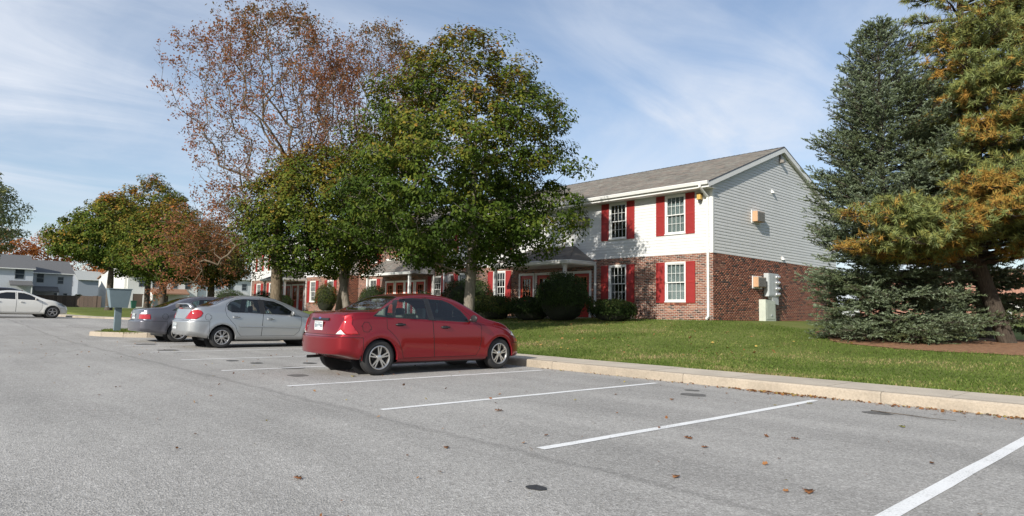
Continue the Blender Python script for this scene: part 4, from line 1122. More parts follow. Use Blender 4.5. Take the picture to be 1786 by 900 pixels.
    def seat(x, y, w, rear_=False):
        mb = MB(); zt = S['seat_top']
        mb.prism([(y-.06, .50), (y+.45, .50), (y+.47, .62), (y+.0, .60)], 'x', x-w/2, x+w/2)
        mb.prism([(y-.02, .58), (y+.10, .60), (y-.06, zt-.16), (y-.16, zt-.16)], 'x', x-w/2+.02, x+w/2-.02)
        for hx in ((x,) if not rear_ else (x-w*.28, x+w*.28)): mb.box(hx-.12, hx+.12, y-.17, y-.09, zt-.14, zt+.05)
        mb.build('seat', inm, root, bevel=.03)
    seat(.36, S['seat_y'], .50); seat(-.36, S['seat_y'], .50); seat(0, S['seat_y']-.85, 1.2, True)
    ysh = S['shelf']
    MB().box(-.60, .60, ysh[0], ysh[1], belt(0)-.03, belt(0)-.01).build('parcel_shelf', inm, root)
    # fittings
    def surf_x(y, z):
        q = z-.56; return wid(y)*(1-.115*q*q if q < 0 else 1-.20*q*q)
    for (hy, hz) in S['handles']:
        for sx in (1, -1):
            x = surf_x(hy, hz); mb = MB()
            mb.tube([(sx*(x-.01), hy-.10, hz), (sx*(x+.022), hy-.075, hz), (sx*(x+.030), hy, hz), (sx*(x+.022), hy+.075, hz), (sx*(x-.01), hy+.10, hz)], [.014, .017, .018, .017, .014], 8)
            mb.build('door_handle', S.get('handlemat', M_BLACKP), root, smooth=True)
            mb = MB(); mb.add([(sx*(x+.003), hy-.07, hz-.028), (sx*(x+.003), hy+.05, hz-.028), (sx*(x+.001), hy+.04, hz+.028), (sx*(x+.001), hy-.06, hz+.028)], [(0, 1, 2, 3)]); mb.build('handle_recess', M_GAP, root)
    my, mz = S['mirror']
    for sx in (1, -1):
        x = surf_x(my, mz)-.03; mb = MB()
        mb.tube([(sx*(x-.05), my+.02, mz-.02), (sx*(x+.07), my, mz)], [.03, .028], 8)
        mb.build('mirror_arm', M_BLACKP, root, smooth=True)
        b2 = bmesh.new(); bmesh.ops.create_uvsphere(b2, u_segments=16, v_segments=10, radius=1); me = bpy.data.meshes.new('mirror')
        for v in b2.verts: v.co = Vector((v.co.x*.095, v.co.y*.055*(1 if v.co.y > 0 else .35), v.co.z*.068))
        b2.to_mesh(me); b2.free(); me.materials.append(S.get('mirrormat', M_BLACKP)); me.polygons.foreach_set('use_smooth', [True]*len(me.polygons))
        link_mesh('mirror', me, root, (sx*(x+.13), my, mz+.025))
    for nm, f in S.get('extras', {}).items(): f(root, nm, dict(place=place, surf_x=surf_x, yr=yr, prof_r=prof_r, dr=dr, paint=paint, belt=belt, top=top))
    return root
def plate_at(z, slope=0.0, w=.30, h=.155, yoff=-.008, x=0):
    def f(root, nm, C):
        y = C['yr']+C['dr'](.12, z)+yoff; mb = MB()
        mb.box(x-w/2, x+w/2, y-.008, y, z-h/2, z+h/2); o = mb.build('licence_plate', M_PLATE, root, bevel=.003)
        mb = MB(); random.seed(3)
        for k in range(6):
            xx = x-w/2+.03+k*(w-.06)/5.2
            mb.box(xx, xx+.008, y-.010, y-.0085, z-.035, z+.035); mb.box(xx+.009, xx+.028, y-.010, y-.0085, z-.035+random.choice((0, .03, .06)), z-.025+random.choice((0, .03, .06)))
        mb.box(x-w/2+.02, x+w/2-.02, y-.010, y-.0085, z+h/2-.028, z+h/2-.014)
        mb.build('plate_characters', M_PLATEINK, o, base=o.location)
    return f
def step_prof(zb, d_lip, ztop, lean, zlow=.38, tuck=.10, soft=.02):
    """rear or front outline over height: bumper sticks out below zb, body leans away above, tucks in at the bottom"""
    def f(z):
        v = 0
        v += d_lip*smooth01((z-zb)/soft)
        v += lean*max(0, (z-zb-soft)/(ztop-zb))**1.5
        v += tuck*max(0, (zlow-z)/.2)**1.6
        return v
    return f
P_RED = car_paint('red_paint', (.245, .004, .010), .62, .27, .8)
def red_car():
    wb = 2.74
    def extras_antenna(root, nm, C): pass
    def garnish(root, nm, C):
        z = .945; y = C['yr']+C['dr'](.2, z)
        mb = MB(); mb.box(-.30, .30, y-.022, y+.02, z-.022, z+.022); mb.build('boot_garnish', M_BLACKP, root, bevel=.01)
        b = MB(); b.revolve([(0, -.004), (.028, -.003), (.03, .0)], 20, 'y', (0, y-.024, z+.03)); o = b.build('badge', [mat('blue_badge', (.05, .08, .25), .3, coat=.5)], root); o.scale = (1.5, 1, .65)
        MB().box(-.52, -.42, y-.012+.01, y+.01, .80, .825).build('lettering', M_CHROME, root); MB().box(.42, .47, y-.002, y+.02, .80, .83).build('lettering', M_CHROME, root)
    def exhaust(root, nm, C):
        MB().tube([(-.42, C['yr']+.5, .28), (-.42, C['yr']+.07, .275)], .026, 12, False).build('exhaust_pipe', M_BLACKP, root, smooth=True)
    def charm(root, nm, C):
        MB().tube([(0, 1.78, 1.28), (0, 1.79, 1.14)], .006, 6).build('hanging_cord', M_PLATE, root)
        MB().box(-.03, .03, 1.765, 1.80, 1.09, 1.15).build('hanging_ornament', M_PLATE, root, bevel=.01)
        MB().box(-.13, .13, 1.70, 1.74, 1.28, 1.34).build('rear_view_mirror', M_BLACKP, root, bevel=.01)
    S = dict(name='red_saloon_car', loc=(-10.72, 6.02, 0), label='dark red four-door saloon car nosed up to the kerb, nearest the camera', group='cars parked nose-in along the kerb',
        wb=wb, yr=-.79, yf=3.58, W=.86, R=.305, rw=.30, ra=.352, track=.835, paint=P_RED, rim='double', tumble=.46,
        top=[(-.79, 1.035), (-.66, 1.075), (-.45, 1.09), (-.10, 1.095), (.05, 1.13), (.30, 1.27), (.58, 1.395), (.85, 1.44), (1.15, 1.452), (1.45, 1.435), (1.72, 1.385), (2.0, 1.255), (2.25, 1.105), (2.42, 1.005), (2.6, .965), (2.95, .90), (3.25, .80), (3.45, .68), (3.58, .58)],
        belt=[(-.79, .93), (-.5, .985), (0, 1.0), (.5, .985), (1.1, .95), (1.7, .915), (2.3, .885), (2.8, .81), (3.2, .71), (3.58, .55)],
        bot=[(-.79, .36), (-.6, .32), (-.3, .24), (0, .20), (2.7, .19), (3.1, .21), (3.58, .24)],
        wid=[(-.79, .76), (-.6, .81), (-.3, .845), (.3, .86), (1.5, .865), (2.5, .86), (2.9, .845), (3.3, .81), (3.58, .76)],
        prof_r=step_prof(.665, .045, 1.06, .10, .42, .07), prof_f=step_prof(.46, .012, .8, .18, .32, .05), curve_r=.17, curve_f=.36,
        arch_r=-.33, bump_z=.665, fbump_z=.50,
        hood=[(-.66, 2.36), (-.35, 2.44), (.35, 2.44), (.66, 2.36), (.63, 2.9), (.50, 3.36), (0, 3.48), (-.50, 3.36), (-.63, 2.9)],
        boot_top=[(-.66, -1.2), (.66, -1.2), (.64, -.10), (.3, -.05), (-.3, -.05), (-.64, -.10)], boot_rear=[(-.56, .69), (.56, .69), (.66, .80), (.64, 1.2), (-.64, 1.2), (-.66, .80)],
        doors=[('door#f', [(1.05, 1.372), (1.095, .93), (1.14, .285), (2.12, .285), (2.21, .42), (2.25, .60), (2.25, .85), (2.10, .93), (1.98, 1.07), (1.78, 1.215), (1.60, 1.31), (1.42, 1.362)]),
               ('door#r', [(1.045, 1.372), (1.09, .93), (1.135, .285), (.47, .285), (.43, .42), (.36, .58), (.24, .71), (.13, .80), (.12, .98), (.20, 1.10), (.33, 1.25), (.46, 1.335), (.7, 1.372)])],
        side_windows=[('window#f', [(1.09, 1.335), (1.13, .955), (1.95, .925), (1.93, .99), (1.80, 1.14), (1.62, 1.255), (1.42, 1.325)]),
                      ('window#r', [(1.00, 1.34), (1.02, .965), (.30, .99), (.31, 1.10), (.40, 1.27), (.50, 1.325), (.75, 1.345)]),
                      ('quarter_window', [(.255, .995), (-.13, 1.01), (.10, 1.17), (.32, 1.28), (.27, 1.12)])],
        windscreen=[(-.60, 1.80), (-.35, 1.74), (.35, 1.74), (.60, 1.80), (.70, 2.22), (.45, 2.40), (0, 2.45), (-.45, 2.40), (-.70, 2.22)],
        rear_window=[(-.50, .52), (0, .56), (.50, .52), (.62, .12), (.40, .01), (0, -.01), (-.40, .01), (-.62, .12)],
        lights=[('tail_light', [(.58, .70), (.90, .70), (.90, 1.0), (.70, 1.0)], 'y'), ('tail_light', [(-.58, .70), (-.90, .70), (-.90, 1.0), (-.70, 1.0)], 'y'), ('tail_light', [(-1, .695), (-.40, .70), (-.47, .80), (-.56, .93), (-.60, 1.0), (-1, 1.0)], 'x'),
                ('reversing_light', [(.56, .70), (.74, .70), (.66, .78)], 'y'), ('reversing_light', [(-.56, .70), (-.74, .70), (-.66, .78)], 'y')],
        front_lights=[('headlight', [(3.05, .67), (3.40, .55), (3.7, .53), (3.7, .70), (3.32, .72), (3.12, .74)]), ('indicator', [(3.24, .53), (3.36, .53), (3.37, .59), (3.25, .60)])],
        pillar=[[(.985, .955), (1.16, .945), (1.125, 1.345), (.98, 1.352)], [(.23, .992), (.34, .988), (.44, 1.31), (.30, 1.275)]], fuel=(-.27, .825), trim=mat('beige_seat', (.36, .33, .27), .9), dash=2.0, seat_y=1.28, seat_top=1.12, shelf=(-.0, .35),
        handles=[(.40, .87), (1.38, .825)], mirror=(1.98, .965), extras=dict(plate=plate_at(.835), garnish=garnish, exhaust=exhaust, charm=charm))
    car(S)
red_car()
P_SILVER = car_paint('silver_paint', (.42, .43, .43), .75, .34)
def silver_car():
    wb = 2.68
    def spoiler(root, nm, C):
        mb = MB(); y0 = C['yr']+.06; n = 16; L = []
        for k in range(n+1):
            t = -1+2*k/n; x = t*.66; zz = 1.205-.10*max(0, (abs(t)-.72)/.28)**1.5; y = y0+.10+.10*t*t
            for (dy, dz) in ((-.09, .0), (-.03, .016), (.08, .004), (.06, -.014), (-.08, -.018)): L.append((x, y+dy, zz+dz))
        mb.add(L, [(5*k+j, 5*k+(j+1) % 5, 5*k+5+(j+1) % 5, 5*k+5+j) for k in range(n) for j in range(5)]+[(4, 3, 2, 1, 0), (5*n, 5*n+1, 5*n+2, 5*n+3, 5*n+4)])
        mb.build('spoiler', C['paint'], root, smooth=True)
        z = 1.075; y = C['yr']+C['dr'](.1, z); MB().box(-.10, .10, y-.012, y+.03, z-.012, z+.012).build('brake_light', M_REDLENS, root, bevel=.004)
    def antenna(root, nm, C): MB().tube([(.70, 2.36, .93), (.71, 2.34, 1.80)], [.005, .003], 6).build('antenna', M_BLACKP, root)
    def moulding(root, nm, C):
        for (a, b, z0, z1) in ((.45, 1.12, .60, .585), (1.16, 2.2, .584, .56)):
            for sx in (1, -1):
                mb = MB(); n = 8; L = []
                for k in range(n+1):
                    y = a+(b-a)*k/n; z = z0+(z1-z0)*k/n; x = C['surf_x'](y, z)
                    for dx, dz in ((.0, .022), (.010, .014), (.010, -.014), (0, -.022)): L.append((sx*(x+dx), y, z+dz))
                mb.add(L, [(4*k+j, 4*k+j+1, 4*k+5+j, 4*k+4+j) for k in range(n) for j in range(3)]); mb.build('door_moulding', C['paint'], root, smooth=True)
    S = dict(name='silver_saloon_car', loc=(-19.62, 6.43, 0), label='silver four-door saloon car with small boot spoiler, between the red and dark grey cars', group='cars parked nose-in along the kerb',
        wb=wb, yr=-.98, yf=3.45, W=.86, R=.30, rw=.30, ra=.365, track=.83, paint=P_SILVER, rim='seven', tumble=.50,
        top=[(-.98, 1.055), (-.85, 1.115), (-.6, 1.135), (-.35, 1.145), (-.2, 1.18), (.1, 1.32), (.42, 1.435), (.8, 1.478), (1.15, 1.475), (1.5, 1.43), (1.85, 1.31), (2.2, 1.14), (2.5, 1.0), (2.7, .95), (3.0, .87), (3.25, .76), (3.45, .60)],
        belt=[(-.98, .96), (-.6, 1.02), (0, 1.01), (.6, .975), (1.2, .94), (1.8, .915), (2.3, .885), (2.7, .83), (3.1, .72), (3.45, .55)],
        bot=[(-.98, .36), (-.7, .32), (-.3, .25), (0, .21), (2.7, .20), (3.1, .22), (3.45, .25)],
        wid=[(-.98, .76), (-.7, .825), (-.3, .85), (.3, .86), (1.5, .865), (2.4, .86), (2.8, .84), (3.2, .79), (3.45, .72)],
        prof_r=step_prof(.745, .06, 1.1, .08, .46, .10, .035), prof_f=step_prof(.46, .012, .8, .2, .32, .05), curve_r=.26, curve_f=.36,
        arch_r=-.345, bump_z=.755, fbump_z=.48,
        hood=[(-.62, 2.42), (-.35, 2.52), (.35, 2.52), (.62, 2.42), (.60, 2.9), (.48, 3.25), (0, 3.38), (-.48, 3.25), (-.60, 2.9)],
        boot_top=[(-.62, -1.3), (.62, -1.3), (.62, -.42), (.3, -.36), (-.3, -.36), (-.62, -.42)], boot_rear=[(-.44, .785), (.44, .785), (.60, .95), (.62, 1.3), (-.62, 1.3), (-.60, .95)],
        doors=[('door#f', [(1.09, 1.40), (1.12, .93), (1.08, .33), (2.05, .33), (2.20, .45), (2.27, .65), (2.27, .87), (2.15, .94), (1.98, 1.10), (1.75, 1.25), (1.45, 1.37)]),
               ('door#r', [(1.08, 1.40), (1.115, .93), (1.075, .33), (.50, .33), (.40, .45), (.34, .62), (.22, .75), (.10, .90), (.06, 1.05), (.12, 1.22), (.30, 1.35), (.55, 1.40)])],
        side_windows=[('window#f', [(1.16, 1.355), (1.19, .965), (2.08, .93), (1.95, 1.07), (1.72, 1.22), (1.45, 1.325)]),
                      ('window#r', [(1.02, 1.36), (1.05, .97), (.24, .995), (.14, 1.06), (.13, 1.16), (.22, 1.27), (.38, 1.335), (.60, 1.365)])],
        windscreen=[(-.56, 1.62), (-.3, 1.56), (.3, 1.56), (.56, 1.62), (.68, 2.26), (.45, 2.45), (0, 2.52), (-.45, 2.45), (-.68, 2.26)],
        rear_window=[(-.50, .38), (0, .42), (.50, .38), (.60, -.14), (.40, -.27), (0, -.30), (-.40, -.27), (-.60, -.14)],
        lights=[('tail_light', [(.50, .80), (.74, .79), (.92, .80), (.92, 1.045), (.66, 1.04), (.60, .96)], 'y'), ('tail_light', [(-.50, .80), (-.74, .79), (-.92, .80), (-.92, 1.045), (-.66, 1.04), (-.60, .96)], 'y'),
                ('tail_light', [(-1.2, .80), (-.66, .80), (-.56, .87), (-.52, .95), (-.56, 1.02), (-.64, 1.045), (-1.2, 1.045)], 'x')],
        pillar=[[(1.02, .965), (1.21, .955), (1.18, 1.362), (1.0, 1.368)]], fuel=(-.38, .85), trim=mat('dark_cloth', (.035, .035, .038), .9), dash=2.05, seat_y=1.32, seat_top=1.13, shelf=(-.3, .2),
        handles=[(.36, .855), (1.33, .81)], handlemat=P_SILVER, mirrormat=P_SILVER, mirror=(1.95, .965), extras=dict(plate=plate_at(.60, w=.31), spoiler=spoiler, antenna=antenna, moulding=moulding))
    car(S)
silver_car()
P_GREY = car_paint('dark_grey_paint', (.13, .13, .15), .6, .28)
def grey_car():
    wb = 2.83
    S = dict(name='grey_saloon_car', loc=(-23.25, 6.33, zlot(-23)), label='dark grey four-door saloon car beyond the silver one, beside the kerbed island', group='cars parked nose-in along the kerb',
        wb=wb, yr=-1.16, yf=3.55, W=.88, R=.315, rw=.31, ra=.36, track=.855, paint=P_GREY, rim='star', tumble=.48,
        top=[(-1.16, .99), (-1.05, 1.035), (-.8, 1.065), (-.55, 1.08), (-.40, 1.11), (-.1, 1.24), (.30, 1.40), (.65, 1.455), (1.1, 1.47), (1.5, 1.43), (1.85, 1.31), (2.2, 1.14), (2.5, 1.01), (2.8, .95), (3.2, .86), (3.45, .73), (3.55, .62)],
        belt=[(-1.16, .90), (-.7, .96), (0, .97), (.8, .96), (1.6, .93), (2.3, .90), (2.8, .84), (3.2, .76), (3.55, .56)],
        bot=[(-1.16, .34), (-.8, .29), (-.3, .23), (0, .20), (2.8, .20), (3.55, .23)],
        wid=[(-1.16, .80), (-.8, .85), (-.3, .875), (.5, .885), (2.4, .88), (3.0, .86), (3.55, .76)],
        prof_r=step_prof(.665, .075, 1.0, .04, .42, .08, .03), prof_f=step_prof(.46, .012, .8, .14, .32, .05), curve_r=.15, curve_f=.3,
        arch_r=-.34, bump_z=.67, fbump_z=.48,
        hood=[(-.64, 2.44), (-.35, 2.54), (.35, 2.54), (.64, 2.44), (.62, 2.9), (.55, 3.35), (-.55, 3.35), (-.62, 2.9)],
        boot_top=[(-.68, -1.5), (.68, -1.5), (.66, -.58), (.3, -.53), (-.3, -.53), (-.66, -.58)], boot_rear=[(-.52, .70), (.52, .70), (.68, .87), (.68, 1.2), (-.68, 1.2), (-.68, .87)],
        doors=[('door#f', [(1.12, 1.39), (1.14, .93), (1.12, .30), (2.15, .30), (2.28, .5), (2.28, .88), (2.05, 1.05), (1.8, 1.22), (1.5, 1.35)]),
               ('door#r', [(1.11, 1.39), (1.13, .93), (1.11, .30), (.50, .30), (.40, .5), (.22, .70), (.06, .82), (.04, .98), (.20, 1.18), (.45, 1.34), (.7, 1.39)])],
        side_windows=[('window#f', [(1.19, 1.345), (1.2, .955), (2.10, .94), (1.95, 1.07), (1.72, 1.22), (1.48, 1.31)]),
                      ('window#r', [(1.05, 1.35), (1.06, .965), (.25, .985), (.32, 1.16), (.46, 1.30), (.70, 1.35)]), ('quarter_window', [(.20, .99), (-.20, 1.00), (.08, 1.14), (.26, 1.21)])],
        windscreen=[(-.58, 1.62), (-.3, 1.56), (.3, 1.56), (.58, 1.62), (.70, 2.30), (.45, 2.46), (0, 2.52), (-.45, 2.46), (-.70, 2.30)],
        rear_window=[(-.52, .24), (0, .28), (.52, .24), (.62, -.34), (.40, -.46), (0, -.48), (-.40, -.46), (-.62, -.34)],
        lights=[('tail_light', [(.50, .72), (.95, .72), (.95, .86), (.50, .86)], 'y'), ('tail_light', [(-.50, .72), (-.95, .72), (-.95, .86), (-.50, .86)], 'y'), ('tail_light', [(-1.4, .72), (-.80, .72), (-.82, .86), (-1.4, .86)], 'x'),
                ('reversing_light', [(.54, .865), (.92, .865), (.86, .93), (.62, .93)], 'y'), ('reversing_light', [(-.54, .865), (-.92, .865), (-.86, .93), (-.62, .93)], 'y')],
        fuel=(-.4, .80), dash=2.05, seat_y=1.32, seat_top=1.12, shelf=(-.45, .1),
        handles=[(.38, .84), (1.36, .82)], handlemat=P_GREY, mirrormat=P_GREY, mirror=(1.95, .965), extras=dict(plate=plate_at(.80, w=.31)))
    car(S)
grey_car()
P_WHITE = car_paint('white_paint', (.62, .61, .57), .0, .32)
P_BLACK = car_paint('black_paint', (.012, .013, .016), .2, .2)
def side_saloon(name, label, paint, loc, glass, zs=1.0):
    wb = 2.79
    q = lambda L: [(a, b*zs) for a, b in L]
    S = dict(name=name, loc=loc, label=label, group='cars at the far end of the parking lot',
        wb=wb, yr=-1.05, yf=3.58, W=.90, R=.325, rw=.32, ra=.37, track=.87, paint=paint, rim='star', tumble=.50, glass=glass, rimmat=mat('dull_rim', (.32, .31, .31), .35, metal=.8),
        top=q([(-1.05, 1.0), (-.9, 1.06), (-.6, 1.10), (-.35, 1.13), (0, 1.28), (.4, 1.42), (.9, 1.47), (1.3, 1.46), (1.65, 1.38), (2.0, 1.22), (2.35, 1.07), (2.6, 1.0), (3.0, .93), (3.3, .82), (3.58, .62)]),
        belt=q([(-1.05, .93), (-.6, 1.0), (0, 1.0), (.8, .98), (1.6, .96), (2.3, .92), (2.8, .86), (3.2, .75), (3.58, .56)]),
        bot=[(-1.05, .34), (-.7, .3), (-.3, .24), (0, .21), (2.8, .20), (3.58, .24)],
        wid=[(-1.05, .80), (-.7, .86), (-.3, .89), (.5, .90), (2.4, .90), (3.0, .87), (3.58, .76)],
        prof_r=step_prof(.66, .05, 1.0, .06, .42, .08, .03), prof_f=step_prof(.46, .012, .8, .16, .32, .05), curve_r=.18, curve_f=.34,
        arch_r=-.35, bump_z=.67, fbump_z=.50,
        hood=[(-.64, 2.48), (-.35, 2.58), (.35, 2.58), (.64, 2.48), (.60, 3.0), (.50, 3.35), (-.50, 3.35), (-.60, 3.0)],
        boot_top=[(-.66, -1.5), (.66, -1.5), (.64, -.4), (-.64, -.4)], boot_rear=[(-.56, .70), (.56, .70), (.66, 1.3), (-.66, 1.3)],
        doors=[('door#f', q([(1.15, 1.38), (1.17, .93), (1.15, .31), (2.18, .31), (2.30, .5), (2.30, .90), (2.05, 1.06), (1.8, 1.22), (1.5, 1.34)])),
               ('door#r', q([(1.14, 1.38), (1.16, .93), (1.14, .31), (.50, .31), (.40, .5), (.22, .72), (.06, .85), (.04, 1.0), (.20, 1.18), (.45, 1.33), (.7, 1.38)]))],
        side_windows=[('window#f', q([(1.21, 1.345), (1.22, .985), (2.16, .955), (1.98, 1.09), (1.74, 1.23), (1.48, 1.32)])), ('window#r', q([(1.09, 1.35), (1.10, .99), (.20, 1.02), (.30, 1.17), (.46, 1.29), (.72, 1.35)]))],
        windscreen=[(-.56, 1.62), (.56, 1.62), (.70, 2.34), (.45, 2.50), (-.45, 2.50), (-.70, 2.34)], rear_window=[(-.50, .32), (.50, .32), (.60, -.16), (.40, -.28), (-.40, -.28), (-.60, -.16)],
        lights=[('tail_light', [(-1.4, .76), (-.72, .78), (-.74, .95), (-1.4, .95)], 'x')], front_lights=[('headlight', [(3.02, .74), (3.30, .64), (3.8, .62), (3.8, .76), (3.2, .80)])],
        dash=2.1, seat_y=1.32, seat_top=1.12, shelf=(-.3, .2), handles=[(.38, .86), (1.40, .84)], handlemat=paint, mirrormat=paint, mirror=(1.98, 1.0))
    car(S)
side_saloon('white_saloon_car', 'white four-door saloon car with black windows at the left edge', P_WHITE, (-44.85, 3.12, zlot(-44.9)+.02), M_TINT)
side_saloon('black_car', 'black car mostly hidden behind the white one at the left edge', P_BLACK, (-48.3, 3.05, zlot(-48)+.05), M_TINT, 1.13)

# ------------------------------------------------------------------ vegetation
def leaf_mat(name, stops, trans=.24, rough=.55, noise_scale=.0, var=.25):
    m = bpy.data.materials.new(name); m.use_nodes = True; nt = m.node_tree; N = nt.nodes; K = nt.links; b = N['Principled BSDF']; out = N['Material Output']; MATS[name] = m
    at = N.new('ShaderNodeAttribute'); at.attribute_name = 'tint'
    c = ramp(N, K, at.outputs['Fac'], stops)
    g = N.new('ShaderNodeNewGeometry'); r = N.new('ShaderNodeMapRange'); r.inputs['To Min'].default_value = 1-var; r.inputs['To Max'].default_value = 1+var; K.new(g.outputs['Random Per Island'], r.inputs['Value'])
    h = N.new('ShaderNodeHueSaturation'); K.new(r.outputs[0], h.inputs['Value']); K.new(c, h.inputs['Color'])
    K.new(h.outputs[0], b.inputs['Base Color']); b.inputs['Roughness'].default_value = rough; b.inputs['Specular IOR Level'].default_value = .10
    t = N.new('ShaderNodeBsdfTranslucent'); K.new(h.outputs[0], t.inputs[0]); mx = N.new('ShaderNodeMixShader'); mx.inputs[0].default_value = trans
    K.new(b.outputs[0], mx.inputs[1]); K.new(t.outputs[0], mx.inputs[2]); K.new(mx.outputs[0], out.inputs[0])
    return m
def bark_mat(name, a, b_):
    m, nt, N, K, b = nodes_of(name)
    g = N.new('ShaderNodeNewGeometry'); mp = N.new('ShaderNodeMapping'); mp.inputs['Scale'].default_value = (9, 9, 1.6); K.new(g.outputs['Position'], mp.inputs[0])
    n = N.new('ShaderNodeTexNoise'); n.inputs['Scale'].default_value = 3; n.inputs['Detail'].default_value = 8; n.inputs['Roughness'].default_value = .65; K.new(mp.outputs[0], n.inputs['Vector'])
    c = ramp(N, K, n.outputs['Fac'], [(.3, a), (.7, b_)]); K.new(c, b.inputs['Base Color']); b.inputs['Roughness'].default_value = .95; b.inputs['Specular IOR Level'].default_value = .15
    bp = N.new('ShaderNodeBump'); bp.inputs['Strength'].default_value = 1; bp.inputs['Distance'].default_value = .03; K.new(n.outputs['Fac'], bp.inputs['Height']); K.new(bp.outputs[0], b.inputs['Normal'])
    return m
M_BARK = bark_mat('maple_bark', (.10, .085, .065), (.27, .24, .20)); M_BARKD = bark_mat('dark_bark', (.05, .042, .035), (.15, .125, .10)); M_BARKO = bark_mat('oak_bark', (.08, .062, .042), (.22, .175, .12))
def basis_from(nrm):
    """rotation matrices whose third column is nrm, random spin"""
    n = nrm/np.linalg.norm(nrm, axis=1, keepdims=True)
    r = RNG.normal(size=n.shape); u = np.cross(n, r); u /= np.linalg.norm(u, axis=1, keepdims=True); v = np.cross(n, u)
    return np.stack([u, v, n], axis=2)
def scatter(name, shape, faces, pos, nrm, size, mats, tint, parent, base):
    """one mesh of many small copies of a leaf shape"""
    shape = np.array(shape, float); k = len(shape); n = len(pos)
    Rm = basis_from(nrm); V = np.einsum('nij,kj->nki', Rm, shape)*size[:, None, None]+pos[:, None, :]
    V = V.reshape(-1, 3)-np.array(base)
    faces = np.array(faces); F = (faces[None]+np.arange(n)[:, None, None]*k).reshape(-1, faces.shape[1])
    me = np_mesh(name, V, F, mats, attrs={'tint': np.repeat(tint, k)})
    return tag(link_mesh(name, me, parent), kind='stuff')
MAPLE_V = [(0, -.5, 0), (.30, -.28, .04), (.54, -.08, .12), (.26, .06, .02), (.40, .40, .10), (.0, .56, .0), (-.40, .40, .10), (-.26, .06, .02), (-.54, -.08, .12), (-.30, -.28, .04)]
MAPLE_F = [(0, 1, 3), (1, 2, 3), (0, 3, 7), (3, 5, 7), (3, 4, 5), (0, 7, 9), (7, 8, 9), (7, 5, 6)]
OVAL_V = [(0, -.5, 0), (.26, -.1, .06), (.18, .32, .05), (0, .5, 0), (-.18, .32, .05), (-.26, -.1, .06)]
OVAL_F = [(0, 1, 2), (0, 2, 3), (0, 3, 4), (0, 4, 5)]
QUAD_V = [(0, -.5, 0), (.34, 0, .07), (0, .5, 0), (-.34, 0, .07)]; QUAD_F = [(0, 1, 2), (0, 2, 3)]

def branch_mesh(name, segs, mat_, parent, base):
    """segs: (p, q, rp, rq) frustums, numpy-built; sides by radius"""
    Vs = []; Fs = []; off = 0
    for lo, hi, k in ((.03, 9, 7), (.012, .03, 5), (0, .012, 3)):
        S = [s for s in segs if lo <= s[2] < hi]
        if not S: continue
        P = np.array([s[0] for s in S], float); Q = np.array([s[1] for s in S], float); a = np.array([s[2] for s in S]); b = np.array([s[3] for s in S])
        D = Q-P; L = np.linalg.norm(D, axis=1, keepdims=True)+1e-9; D /= L
        P = P-D*a[:, None]*.25
        ref = np.where(np.abs(D[:, 2:3]) < .9, np.array([[0, 0, 1.]]), np.array([[1., 0, 0]])); u = np.cross(D, ref); u /= np.linalg.norm(u, axis=1, keepdims=True); v = np.cross(D, u)
        t = 2*pi*np.arange(k)/k; ring = np.cos(t)[None, :, None]*u[:, None, :]+np.sin(t)[None, :, None]*v[:, None, :]
        V = np.concatenate([P[:, None, :]+ring*a[:, None, None], Q[:, None, :]+ring*b[:, None, None]], 1)
        f = np.array([(i, (i+1) % k, k+(i+1) % k, k+i) for i in range(k)]); F = (f[None]+np.arange(len(S))[:, None, None]*2*k).reshape(-1, 4)+off
        Vs.append(V.reshape(-1, 3)); Fs.append(F); off += len(S)*2*k
    me = np_mesh(name, np.concatenate(Vs)-np.array(base), np.concatenate(Fs), mat_, smooth=True)
    return link_mesh(name, me, parent)

